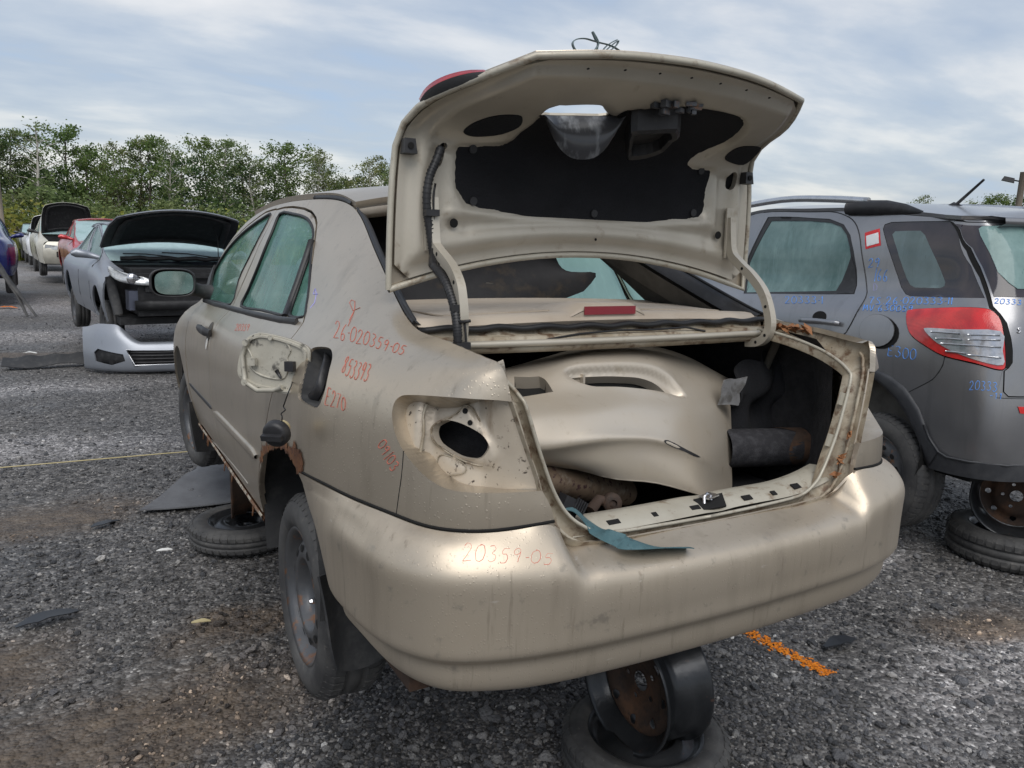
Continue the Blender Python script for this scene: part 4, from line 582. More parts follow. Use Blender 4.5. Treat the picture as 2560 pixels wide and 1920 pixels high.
'cover':[[[-.343,-.46,.913],[-.209,-.43,.931],[-.077,-.41,.952],[.031,-.4,.961],[.146,-.39,.961],[.263,-.385,.943],[.373,-.39,.911],[.465,-.4,.869],[.576,-.38,.824]],[[-.364,-.5,.909],[-.245,-.49,.927],[-.119,-.475,.948],[-.015,-.465,.956],[.096,-.455,.954],[.21,-.45,.936],[.311,-.46,.899],[.4,-.47,.858],[.529,-.43,.809]],[[-.406,-.58,.875],[-.3,-.585,.892],[-.21,-.58,.916],[-.106,-.575,.923],[.009,-.57,.921],[.112,-.57,.901],[.196,-.575,.855],[.325,-.55,.817],[.484,-.48,.777]],[[-.427,-.62,.864],[-.325,-.628,.87],[-.244,-.628,.872],[-.141,-.628,.874],[-.033,-.628,.869],[.074,-.625,.85],[.173,-.615,.823],[.294,-.585,.79],[.463,-.505,.75]],[[-.461,-.685,.837],[-.366,-.698,.839],[-.289,-.7,.838],[-.194,-.705,.835],[-.09,-.705,.827],[.014,-.7,.81],[.123,-.68,.785],[.252,-.635,.751],[.43,-.545,.705]],[[-.476,-.715,.793],[-.387,-.735,.793],[-.315,-.743,.792],[-.224,-.75,.793],[-.123,-.75,.784],[-.025,-.75,.767],[.083,-.735,.73],[.22,-.68,.688],[.407,-.575,.636]],[[-.475,-.715,.762],[-.381,-.74,.761],[-.3,-.752,.766],[-.219,-.762,.772],[-.12,-.765,.767],[-.027,-.765,.749],[.087,-.75,.701],[.208,-.695,.653],[.396,-.59,.596]],[[-.471,-.707,.754],[-.376,-.732,.752],[-.295,-.745,.757],[-.214,-.756,.763],[-.116,-.76,.758],[-.022,-.76,.74],[.089,-.748,.693],[.209,-.695,.646],[.395,-.592,.587]],[[-.44,-.665,.718],[-.323,-.7,.713],[-.255,-.725,.711],[-.18,-.742,.714],[-.088,-.752,.706],[-.007,-.757,.683],[.096,-.75,.638],[.207,-.7,.603],[.391,-.6,.553]],[[-.405,-.63,.698],[-.261,-.67,.688],[-.205,-.705,.675],[-.142,-.73,.658],[-.061,-.745,.646],[.023,-.755,.623],[.128,-.753,.586],[.207,-.715,.563],[.383,-.61,.525]]],
'cover_fog':[[.223,.222],[.215,.228],[.218,.285],[.22,.328],[.224,.392],[.225,.448],[.231,.508],[.242,.546],[.264,.58],[.266,.561],[.267,.498],[.27,.419],[.268,.355],[.264,.293],[.254,.262],[.242,.238]],
'cover_scoop':[[.196,.195],[.19,.224],[.193,.284],[.197,.355],[.199,.429],[.2,.498],[.205,.559],[.226,.6],[.254,.62],[.267,.597],[.27,.521],[.271,.428],[.267,.355],[.265,.293],[.254,.258],[.236,.225],[.213,.202]],
'cover_grille':[[.126,.05],[.173,.121],[.203,.139],[.265,.17],[.268,.112],[.272,.046]],
'cover_scratch':[[.456,.502],[.449,.52],[.454,.564],[.456,.594],[.457,.628],[.46,.655],[.467,.617],[.466,.578],[.469,.539],[.465,.508]],
'blackpipe':[[.407,-.57,.646],[.614,-.63,.643],[.624,-.65,.637],[.693,-.69,.645]],
'pipe_r':0.059,'muffler':[[-.331,-.66,.664],[.009,-.56,.559]],
'sill':[[-.291,-.86,.623],[.026,-.86,.619],[.099,-.86,.626],[.474,-.86,.658],[-.295,-.895,.604],[.001,-.895,.588],[.271,-.895,.599],[.429,-.895,.63]],
'strap':[[-.363,-.86,.639],[-.348,-.885,.621],[-.337,-.91,.603],[-.334,-.944,.604],[-.312,-.962,.594],[-.298,-.975,.59],[-.241,-.991,.576],[-.154,-1.008,.56]]}

BEIGE = (.515, .447, .358)
mat('sedan_paint', BEIGE, .34, .78, var=[(2.2, (.455, .397, .318), .35, .7), (9, (.36, .31, .248), .54, .86, (1, 1, .14)), (42, (.29, .248, .197), .60, .82, (1, 1, .06)), (14, (.37, .325, .265), .62, .74), (5, (.39, .335, .26), .58, .75), (160, (.20, .167, .128), .69, .77)], bump=[(165, .34, 'drops', (1, 1, .8), .0012), (4, .05, 'noise', (1, 1, 1), .02), (40, .03, 'noise')], coat=.12)
mat('bumper_paint', (.49, .427, .345), .44, .70, var=[(2.5, (.46, .395, .31), .35, .7), (10, (.35, .298, .235), .52, .82, (1, 1, .10)), (55, (.27, .228, .178), .60, .78, (1, 1, .06)), (22, (.35, .31, .255), .61, .70), (70, (.56, .51, .44), .68, .73, (.25, .25, 1)), (200, (.13, .11, .085), .68, .74)], bump=[(175, .30, 'drops', (1, 1, .8), .0011), (6, .04, 'noise', (1, 1, 1), .02), (25, .03, 'noise')], coat=.10)
mat('lamp_paint', (.47, .415, .34), .45, .25, var=[(6, (.40, .345, .275), .4, .7), (13, (.20, .145, .095), .58, .76, (1, 1, .35)), (70, (.05, .038, .03), .60, .68), (11, (.10, .075, .055), .66, .76)], bump=[(60, .10, 'noise')], coat=.1)
mat('inner_paint', (.42, .395, .33), .45, .2, var=[(7, (.34, .31, .25), .4, .7), (22, (.17, .115, .07), .56, .72), (90, (.10, .065, .04), .66, .76)], bump=[(60, .08, 'noise')], coat=.1)
mat('lid_inner_paint', (.46, .425, .36), .40, .35, var=[(5, (.40, .365, .30), .4, .7), (16, (.27, .22, .16), .61, .80), (120, (.15, .10, .06), .70, .78)], bump=[(80, .04, 'noise')], coat=.12)
mat('gutter_paint', (.37, .33, .26), .55, .1, var=[(10, (.25, .205, .145), .40, .60), (24, (.11, .066, .038), .50, .64), (110, (.05, .03, .02), .64, .74)], bump=[(90, .25, 'noise')])
mat('flap_paint', (.42, .40, .34), .5, .1, var=[(9, (.33, .31, .26), .4, .7), (24, (.09, .085, .075), .56, .66), (80, (.04, .038, .034), .62, .70)], bump=[(60, .15, 'noise')])
mat('rotten_sill', (.40, .36, .29), .7, .1, var=[(12, (.16, .075, .035), .44, .56), (40, (.06, .03, .018), .55, .66)], bump=[(80, .5, 'noise')])
mat('rust', (.125, .052, .024), .9, 0, var=[(14, (.22, .10, .038), .45, .68), (40, (.06, .026, .015), .50, .66), (90, (.30, .26, .20), .66, .72)], bump=[(120, .5, 'noise')])
mat('dark_rust', (.045, .028, .02), .75, .2, var=[(9, (.11, .055, .03), .45, .7), (40, (.02, .017, .016), .5, .75)], bump=[(90, .35, 'noise')])
mat('black_plastic', (.018, .018, .02), .45, 0, var=[(25, (.04, .04, .042), .5, .8)], bump=[(220, .06, 'noise')])
mat('rough_plastic', (.028, .029, .031), .7, 0, var=[(18, (.065, .064, .062), .5, .8)], bump=[(160, .2, 'noise')])
mat('rubber', (.036, .036, .037), .7, 0, var=[(7, (.085, .083, .08), .40, .70), (50, (.13, .12, .105), .60, .80)], bump=[(140, .15, 'noise')])
mat('steel_black', (.075, .078, .084), .40, .4, var=[(8, (.115, .116, .12), .4, .7), (18, (.20, .092, .04), .58, .68), (70, (.11, .055, .03), .64, .76)], bump=[(60, .12, 'noise')], rvar=.3)
mat('black_steel_wet', (.022, .024, .027), .28, .5, var=[(6, (.05, .052, .056), .4, .7, (1, 1, .3)), (26, (.14, .06, .03), .66, .78)], bump=[(50, .15, 'noise')], rvar=.4)
mat('chrome', (.6, .6, .62), .25, 1.0, var=[(40, (.3, .28, .26), .6, .8)])
mat('carpet', (.012, .012, .014), .95, 0, var=[(30, (.025, .025, .028), .4, .7)], bump=[(300, .5, 'noise')])
mat('felt', (.0065, .007, .009), .96, 0, var=[(9, (.010, .0105, .0135), .4, .75), (200, (.020, .021, .025), .60, .75)], bump=[(260, .6, 'noise')])
mat('headliner', (.018, .018, .02), .9, 0, var=[(12, (.06, .045, .03), .55, .75), (5, (.03, .03, .032), .4, .7)], bump=[(60, .2, 'noise')])
mat('seal', (.012, .012, .013), .5, 0, bump=[(90, .1, 'noise')])
def fogged(name, col, dark, spec=.5, tl=.55, clear=.12, rough=.12):
    '''glass misted with condensation: scatters the light of both sides, shiny outside'''
    m = mat(name, col, rough, 0, var=[(3.5, dark, .35, .70), (16, tuple(min(1, c * 1.2) for c in col), .52, .85, (1, 1, .12)), (90, dark, .62, .76, (1, 1, .08))], bump=[(140, .25, 'drops', (1, 1, .35), .0012), (50, .10, 'noise', (1, 1, .12))])
    t = m.node_tree; b = t.nodes['Principled BSDF']; out = t.nodes['Material Output']; src = b.inputs['Base Color'].links[0].from_socket
    tr = N(t, 'ShaderNodeBsdfTranslucent'); t.links.new(src, tr.inputs['Color'])
    cl = N(t, 'ShaderNodeBsdfTransparent'); cl.inputs[0].default_value = (.75, .9, .86, 1)
    m1 = N(t, 'ShaderNodeMixShader'); m1.inputs[0].default_value = tl; t.links.new(b.outputs[0], m1.inputs[1]); t.links.new(tr.outputs[0], m1.inputs[2])
    m2 = N(t, 'ShaderNodeMixShader'); m2.inputs[0].default_value = clear; t.links.new(m1.outputs[0], m2.inputs[1]); t.links.new(cl.outputs[0], m2.inputs[2]); t.links.new(m2.outputs[0], out.inputs[0])
    return m
fogged('fogged_glass', (.17, .37, .31), (.07, .22, .165), tl=.28, clear=.26, rough=.06)
fogged('fogged_glass_far', (.55, .82, .74), (.45, .72, .64), tl=.72, clear=.12, rough=.4)
mat('shelf_cloth', (.40, .345, .28), .85, 0, var=[(8, (.33, .275, .21), .42, .7), (130, (.30, .25, .20), .55, .75)], bump=[(240, .3, 'noise')])
mat('shelf_plastic', (.43, .37, .30), .5, 0, var=[(6, (.36, .30, .235), .45, .75), (40, (.25, .20, .14), .66, .8)], bump=[(150, .06, 'noise')])
mat('trim_grey', (.085, .08, .07), .75, 0, var=[(10, (.05, .046, .04), .4, .7)], bump=[(150, .15, 'noise')])
mat('trim_beige', (.27, .24, .20), .65, 0, var=[(10, (.20, .175, .145), .4, .7)], bump=[(150, .1, 'noise')])
mat('red_lens', (.32, .012, .02), .18, 0, var=[(30, (.24, .01, .015), .4, .7)], bump=[(300, .1, 'noise')], coat=.5)
mat('red_ink', (.52, .13, .09), .6)
mat('violet_ink', (.30, .30, .62), .6)
mat('brake_lens', (.22, .02, .03), .3, 0, bump=[(300, .15, 'wave', (1, 1, 1))], coat=.3)
mat('pale_plastic', (.62, .52, .30), .5)
mat('white_plastic', (.72, .71, .68), .4)
mat('hole_black', (.004, .004, .004), .9)
mat('mirror_glass', (.36, .46, .44), .10, .75, var=[(9, (.22, .31, .29), .45, .65)], bump=[(80, .15, 'drops', (1, 1, 1), .001)])
mat('leaf_brown', (.25, .11, .045), .8, 0, var=[(50, (.12, .05, .02), .45, .7)])
mat('soot_black', (.02, .02, .024), .8, .2, var=[(40, (.05, .05, .056), .45, .7)], bump=[(300, .5, 'noise')])
mat('muffler_rust', (.20, .145, .10), .6, .4, var=[(9, (.11, .075, .05), .4, .65), (60, (.05, .022, .025), .56, .64), (20, (.30, .26, .21), .58, .75)], bump=[(70, .2, 'noise')])
mat('blue_strap', (.045, .10, .115), .85, 0, var=[(20, (.08, .145, .16), .4, .7), (90, (.03, .06, .07), .55, .7)], bump=[(200, .3, 'noise')])
mat('silver_tape', (.24, .24, .245), .5, .4, var=[(30, (.12, .115, .11), .42, .62)], bump=[(60, .4, 'noise')])

CAR = empty('sedan', (0, 0, .3748), (-math.atan(.033), 0, 0), 'beige sedan raised on wheel stacks with open boot and no tail lamps', 'car')
UK = T['ykeys']
seam = T['seam']; umax, vmax = SS.ku[-1], SS.kv[-1]
below = [(p[0], p[1] - .030) for p in seam] + [(umax + .05, seam[-1][1] - .03), (umax + .05, -.06), (seam[0][0], -.06)]
def gapd(n): return inset(T[n], .0036)
def grow(n): return inset(T[n], -.0012)
def rough_edge(poly, amp, rnd):
    q = resample(poly, .012, False); return [(u + rnd.uniform(-amp, amp), v + rnd.uniform(-amp, amp)) for u, v in q]
archp = [(T['arch'][0][0], -.06)] + rough_edge(T['arch'][:13], .005, random.Random(3)) + [tuple(T['arch'][13]), (T['arch'][13][0], -.06)]
SMR = {}
for sg in (-1, 1):
    S = Surf(SIDE * [sg, 1, 1]); SMR[sg] = S; fl = 1 if sg < 0 else -1; left = sg < 0
    rect = [(UK[1] + .02, 0), (umax, 0), (umax, vmax), (UK[1] + .02, vmax)]
    lampq = smooth_poly(T['lamp'], 3, False); lampq = [(lampq[0][0] + .08, lampq[0][1])] + lampq + [(lampq[-1][0] + .08, lampq[-1][1])]
    fuelq = smooth_poly(T['fuel'], 3)
    holes = [grow('front_door'), grow('rear_door'), archp, below, lampq] + ([fuelq] if left else [])
    side = panel('body_side', S, rect, 'sedan_paint', CAR, holes, .028, .014, 0, fl, [.02, .02, .006, .02, lambda q: .006 + .069 * float(sstep(.0, .10, umax - q[0]))] + ([.008] if left else []))
    fe = panel('front_fender', S, [(.0, 0), (UK[1] + .016, 0), (UK[1] + .016, vmax), (0, vmax)], 'sedan_paint', CAR, [T['farch']], .05, .012, 0, fl)
    for dn, gl in (('front_door', ('fglass',)), ('rear_door', ('rglass', 'qglass'))):
        wins = [smooth_poly(T[g], 3) for g in gl]
        do = panel(dn, S, gapd(dn), 'sedan_paint', CAR, wins, .03, .016, 0, fl)
        for g, w in zip(gl, wins):
            gm = 'fogged_glass' if left else 'fogged_glass_far'
            go = panel('window_pane', S, w, gm, do, (), .04, 0, .007, fl)
            pth = S.at(w, -.002, fl); MB().tube(list(pth) + [pth[0]], .0065, 6, False).build('window_seal', 'seal', do)
    # inside lining of the doors and pillars
    lin = [(UK[1], SS.kv[3]), (umax - .62, SS.kv[3]), (umax - .62, vmax - .005), (UK[1], vmax - .005)]
    panel('inner_lining', S, lin, 'trim_grey', CAR, [inset(smooth_poly(T[g], 3), -.004) for g in ('fglass', 'rglass', 'qglass')], .05, 0, .045, fl)
    # belt strip, divider bar, roof drip moulding
    bl = [T['fglass'][0], T['fglass'][1], T['fglass'][2], T['rglass'][0], T['rglass'][1], T['rglass'][2], T['qglass'][0], T['qglass'][1]]
    P = S.at([(a, b - .016) for a, b in bl], .004, fl); MB().tube(P, .013, 8, True, (.5, 1.0)).build('belt_strip', 'black_plastic', CAR)
    dv = [((T['rglass'][2][0] + T['qglass'][0][0]) / 2, T['rglass'][2][1] - .004)] + [((np.array(T['rglass'][a]) + np.array(T['qglass'][b])) / 2).tolist() for a, b in ((3, 7), (4, 6), (5, 5), (6, 4))]
    MB().tube(S.at(dv, .002, fl), .0135, 8).build('window_divider', 'black_plastic', CAR)
    us = np.linspace(2.72, 3.06, 12); P = S(us, np.full(12, vmax)); P = P + np.array([sg * -.010, 0, .006]); MB().tube(P, .011, 6).build('drip_moulding', 'black_plastic', CAR)
    # mouldings
    def strip(uvp, w, h, nm, m_, e=.5):
        up = smooth_poly(uvp, 6, False); n = len(up); prof = [(-w, 0), (-w * .9, h * .75), (-w * .4, h), (w * .4, h), (w * .9, h * .75), (w, 0)]
        g = []
        for i, (a, b) in enumerate(up):
            sc = min(1, .35 + 1.2 * min(i, n - 1 - i) / 3); c = S.at([(a, b + pw * sc) for pw, _ in prof], 0, fl); nn = S.normal([a] * 6, [b + pw * sc for pw, _ in prof]) * fl
            g.append(c + nn * np.array([[ph] for _, ph in prof]))
        return MB().grid(g, flip=not left).build(nm, m_, CAR)
    strip(T['mould_r'], .018, .009, 'side_moulding', 'sedan_paint')
    if left: strip(T['mould_f'], .010, .003, 'moulding_track', 'black_plastic')
    strip(T['lowline'], .004, .003, 'door_crease', 'sedan_paint')
    # tail lamp pocket: floor panel, raised plate, pad, fixings
    pf = inset(T['lamp'], -.012); UP = T['plate'][0][0] - .012
    pf = [(a, b) for a, b in pf]; oval = smooth_poly(T['oval'], 3); plate = smooth_poly(T['plate'], 3)
    pk = panel('lamp_pocket', S, pf + [(umax - .002, T['lamp'][-1][1] - .01), (umax - .002, T['lamp'][0][1] + .01)], 'lamp_paint', CAR, [oval], .012, .004, .072, fl, [.02],
               disp=lambda uv: .058 * sstep(.11, .0, umax - uv[:, 0]) + .034 * sstep(.012, -.004, uv[:, 0] - UP) + .013 * sstep(0, .008, np.where(inside(plate, uv), dist_poly(plate, uv), 0)) + .004 * sstep(0, .006, np.where(inside(T['ppad'], uv), dist_poly(T['ppad'], uv), 0)))
    for q_, r_, off_ in ((plate, .0022, -.0665), (smooth_poly(T['ppad'], 2), .0015, -.069)): MB().tube(S.at(list(q_) + [q_[0]], off_, fl), r_, 5, False).build('seam_shade_line', 'gutter_paint', pk)  # brown tubes draw the seams and the shade along the pressed edges
    fv_ = [(UP + .006, v_) for v_ in np.linspace(T['lamp'][14][1] + .02, T['lamp'][3][1] - .01, 12)]; MB().tube(S.at([(a + .003 * sin(60 * b), b) for a, b in fv_], -.047, fl), .0035, 5).build('seam_shade_line', 'gutter_paint', pk)  # seam and shade of the upright fold, drawn as a brown tube
    for k, hpt in enumerate(T['pholes']):
        c = S.at([hpt], -.058 if k < 3 else -.036, fl)[0]; n = S.normal([hpt[0]], [hpt[1]])[0] * fl
        MB().disc(c, n, .0085 if k == 4 else .0055 if k else .006, 14, .004 if k == 4 else .0012).build('lamp_fixing', 'hole_black', pk)

for sg in (-1, 1):
    S = SMR[sg]; fl = 1 if sg < 0 else -1
    MB().tube(S.at([(a, b + .004) for a, b in resample(smooth_poly(T['seam'], 3, False), .03, False)], .0, fl), .0036, 6).build('bumper_gap', 'hole_black', CAR)
    fs = [T['lamp'][10], (T['seam'][4][0] + .012, T['seam'][4][1] + .10), T['seam'][4]]; MB().tube(S.at(smooth_poly(fs, 4, False), -.0008, fl), .0017, 5).build('filler_gap', 'hole_black', CAR)
# handwriting left on the paint with a red marker
SL = SMR[-1]
def ink(name, strokes, S_, m_, par, r=.0016, fl=1):
    mb = MB()
    for st in strokes: mb.tube(S_.at(st, .0008, fl), r, 5, True)
    return mb.build(name, m_, par)
for nm in ('ink_number', 'ink_code', 'ink_e', 'ink_date'): ink('handwriting', T[nm], SL, 'red_ink', CAR, .00075)
ink('handwriting', T['ink_d'], SL, 'violet_ink', CAR, .0014); ink('handwriting', T['ink_smear'], SL, 'red_ink', CAR, .0007)

# rusted arch edge: flakes and a stained band behind the opening
rb = MB(); rr = random.Random(11); ap = T['arch_rust']
for i in range(3, len(ap) - 1):
    a, b = np.array(ap[i]), np.array(ap[i + 1])
    for t in np.linspace(0, 1, 7):
        c = a + (b - a) * t; w = .007 + .016 * rr.random() * (1.9 if i > 8 else .8)
        poly = [(c[0] + w * cos(q) * rr.uniform(.5, 1.1), c[1] + .35 * w + w * sin(q) * rr.uniform(.5, 1.3)) for q in [k * pi / 4 for k in range(8)]]
        P = SL.at(poly, .0012 + .002 * rr.random()); cc = P.mean(0); rb.add(list(P) + [cc + [-.002, 0, 0]], [(k, (k + 1) % 8, 8) for k in range(8)], True)
tag(rb.build('rust_edge', 'rust', CAR), 'rust flakes eaten into the rear wheel arch edge', kind='stuff')

# bumper cover, one piece from arch to arch
sp3 = SL.at(resample(smooth_poly(seam, 3, False), .01, False), .0035) * [-1, 1, 1]
for i_ in range(6, len(BUMP)):      # top edge of the cover follows the body seam
    q_ = sp3[np.argmin(((sp3 - BUMP[i_, 0])[:, :2] ** 2).sum(1))]; dq = q_ - BUMP[i_, 0]; BUMP[i_, 0] = q_; BUMP[i_, 1] += dq * .35
NB = np.concatenate([(BUMP * [-1, 1, 1])[::-1], BUMP[1:]]); BF = Surf(NB); BL = Surf(BUMP * [-1, 1, 1])
U_, V_ = np.meshgrid(np.linspace(0, BF.ku[-1], 150), np.concatenate([np.linspace(0, BF.kv[-1], 64)]), indexing='ij')
G_ = BF(U_.ravel(), V_.ravel()).reshape(150, 64, 3)
bumper = MB().grid(G_, flip=False).build('rear_bumper', 'bumper_paint', CAR)
ink('handwriting', T['ink_bumper'], BL, 'red_ink', bumper, .00105, -1)
MB().tube(BL.at([(BL.ku[4] + .02 * k, BL.kv[5] - .02 + .002 * math.sin(k)) for k in range(6)], .001, -1), .001, 4).build('scratch', 'black_plastic', bumper)

# roof and rear window frame
rs = [2.30, 2.0, 1.75, 1.5, 1.2, .9, .6, .42, .28]
ru = [float(np.interp(-y, -SIDE[:, 8, 1], SS.ku)) for y in rs[3:]]
net = []
for u_ in ru:
    e = SL([u_], [vmax])[0]; e[0] += .008
    net.append([(e[0] * a, e[1] + .10 * (1 - a * a) * (1 if u_ < 1.95 else -.25 if u_ > 2.9 else 0), e[2] + .003 + .052 * (1 - abs(a) ** 2.2)) for a in (1, .8, .5, .2, -.2, -.5, -.8, -1)])
RS = Surf(net); u2, v2 = np.meshgrid(np.linspace(0, RS.ku[-1], 30), np.linspace(0, RS.kv[-1], 36), indexing='ij')
MB().sheet(RS(u2.ravel(), v2.ravel()).reshape(30, 36, 3)[:, ::-1], .02).build('roof', 'sedan_paint', CAR)
for sg in (-1, 1):   # black bonding frame left on the rear opening
    us = np.linspace(float(np.interp(.27 * -1, -SIDE[:, 8, 1], SS.ku)), float(np.interp(.487, -SIDE[:, 8, 1], SS.ku)), 26)
    P = SMR[sg](us, np.full(26, vmax)); tt = np.linspace(0, 1, 26)[:, None]
    inn = P + np.array([-sg * .030, .012, -.004]); deep = inn + np.array([-sg * .012, .03, -.02])
    MB().grid(np.stack([P + [-sg * .002, 0, .001], P * .5 + inn * .5 + [0, -.001, .004], inn, deep], 1), flip=sg > 0).build('window_frame', 'black_plastic', CAR)
    MB().tube(P + np.array([-sg * .006, -.002, .003]), .005, 6).build('bonding_bead', 'seal', CAR)
    deep2 = P + np.array([-sg * .05, .05, -.03]); far = P + np.array([-sg * .02, .30, -.02]) * 1.0
    MB().grid(np.stack([deep2, far], 1)).build('pillar_trim', 'trim_grey', CAR)
e = SL([ru[-1]], [vmax])[0]
hd = [(x, .255 - .03 * (1 - (x / .5) ** 2), 1.362 + .05 * (1 - (x / .5) ** 2)) for x in np.linspace(-.5, .5, 15)]
MB().grid(np.array([[(x, y, z), (x, y - .006, z - .022), (x, y + .05, z - .035), (x, y + .10, z - .03)] for x, y, z in hd])).build('roof_header', 'trim_beige', CAR)
# sagging headliner that has come down over the seats
hl = [[(-.50, .95, 1.36), (-.25, .9, 1.39), (0, .9, 1.40), (.25, .9, 1.385), (.45, .9, 1.35)],
      [(-.46, .62, 1.30), (-.2, .55, 1.31), (.03, .52, 1.29), (.25, .5, 1.27), (.42, .50, 1.25)],
      [(-.42, .42, 1.20), (-.2, .38, 1.18), (.0, .36, 1.16), (.25, .33, 1.17), (.40, .32, 1.165)],
      [(-.36, .34, 1.06), (-.15, .30, 1.06), (.06, .30, 1.08), (.26, .30, 1.11), (.50, .30, 1.158)],
      [(-.30, .30, .98), (-.1, .28, .99), (.1, .29, 1.0), (.28, .30, 1.04), (.44, .30, 1.09)]]
HS = Surf(hl); u2, v2 = np.meshgrid(np.linspace(0, HS.ku[-1], 24), np.linspace(0, HS.kv[-1], 24), indexing='ij')
MB().sheet(HS(u2.ravel(), v2.ravel()).reshape(24, 24, 3), .006).build('fallen_headliner', 'headliner', CAR)
lf = MB(); P = [(-.03, .335, 1.07), (.05, .33, 1.06), (.10, .325, 1.11), (.02, .33, 1.125)]; lf.extrude(P, (0, -.008, 0)); lf.build('dome_lamp', 'trim_grey', CAR)

# parcel shelf with high brake lamp, rear cowl bar
sh = [[(x * w, y, z + .012 * (1 - x * x)) for x in (-1, -.75, -.5, -.25, 0, .25, .5, .75, 1)] for y, z, w in ((-.488, 1.030, .575), (-.47, 1.044, .585), (-.40, 1.050, .59), (-.25, 1.052, .60), (-.05, 1.056, .62), (.12, 1.058, .63), (.20, 1.05, .63), (.215, 1.0, .63))]
XS = Surf(sh); u2, v2 = np.meshgrid(np.linspace(0, XS.ku[-1], 40), np.linspace(0, XS.kv[-1], 40), indexing='ij')
shelf = MB().sheet(XS(u2.ravel(), v2.ravel()).reshape(40, 40, 3)[::-1], .02).build('parcel_shelf', 'shelf_plastic', CAR)
for sx in (-1, 1):   # perforated speaker fields
    MB().extrude([(sx * .15, -.40, 1.0625), (sx * .48, -.41, 1.0535), (sx * .50, -.20, 1.056), (sx * .17, -.19, 1.065)], (0, 0, .004)).build('speaker_grille', 'shelf_cloth', shelf)
hb = MB(); hp = [(-.155, 0), (-.12, .022), (-.098, .034), (.098, .034), (.12, .022), (.155, 0)]
hb.grid([[(x * s, y, 1.052 + z * k) for x, z in hp] for y, s, k in ((-.478, .82, .55), (-.472, .86, 1.0), (-.40, .92, 1.08), (-.30, 1.0, .75), (-.20, 1.1, .1))]); hb.grid([[(x * s, y, 1.05 + z * k) for x, z in hp] for y, s, k in ((-.478, .82, .0), (-.478, .82, .55))]); hb.build('brake_lamp_housing', 'shelf_plastic', shelf)
bp_ = [(.093 * cos(a) * (1 if abs(cos(a)) < .7 else 1.0), .0125 * sin(a)) for a in np.linspace(0, 2 * pi, 24, endpoint=False)]
bp_ = [(max(-.088, min(.088, 1.45 * x)), max(-.0115, min(.0115, 1.5 * z))) for x, z in bp_]
MB().extrude([(x, -.481, 1.068 + z) for x, z in bp_], (0, -.003, 0)).build('brake_lamp', 'brake_lens', shelf)
cw = [[(x, y - .03 * (1 - (x / .58) ** 2), z) for x in np.linspace(-.585, .585, 26)] for y, z in ((-.47, 1.030), (-.488, 1.026), (-.492, 1.012), (-.515, 1.010), (-.522, 1.008), (-.528, .992), (-.532, .980), (-.522, .968), (-.45, .965))]
MB().grid(np.array(cw)).build('rear_cowl', 'gutter_paint', CAR)
bead = [(x, -.494 - .03 * (1 - (x / .58) ** 2) + .003 * sin(31 * x), 1.030 + .003 * sin(47 * x)) for x in np.linspace(-.585, .585, 60)]
MB().tube(bead, .0095, 6, True, (1.3, .9)).build('bonding_bead', 'seal', CAR)
MB().tube([(x, -.535 - .028 * (1 - (x / .58) ** 2), .993) for x in np.linspace(-.585, .585, 30)], .009, 8).build('trunk_seal', 'lid_inner_paint', CAR)
MB().tube([(-.25, -.548, .999), (-.15, -.552, 1.012), (-.02, -.553, 1.018), (.10, -.552, 1.016), (.22, -.55, 1.02), (.30, -.545, 1.006)], .003, 5).build('torn_seal', 'seal', CAR)

# water channel round the boot opening
OL = [(.601, -.486, 1.034), (.602, -.56, 1.030), (.597, -.68, 1.022), (.590, -.78, 1.012), (.578, -.895, .994), (.566, -.915, .95), (.559, -.926, .923), (.53, -.937, .832), (.505, -.945, .76), (.490, -.948, .70), (.465, -.950, .655), (.42, -.948, .618), (.34, -.944, .600), (.17, -.940, .593), (0, -.938, .591)]
IL = [(.535, -.50, 1.0), (.532, -.58, .998), (.530, -.68, .984), (.526, -.77, .964), (.520, -.838, .940), (.514, -.876, .918), (.507, -.890, .90), (.483, -.895, .825), (.458, -.898, .755), (.436, -.899, .705), (.408, -.903, .66), (.372, -.911, .628), (.31, -.914, .602), (.16, -.915, .595), (0, -.916, .593)]
DL = [(0, 0, -1)] * 3 + [(.1, .2, -.95), (.2, .5, -.8), (.2, .8, -.5)] + [(.05, .95, -.15)] * 4 + [(0, .85, -.5), (0, .6, -.8), (0, .4, -.9), (0, .35, -.93), (0, .35, -.93)]
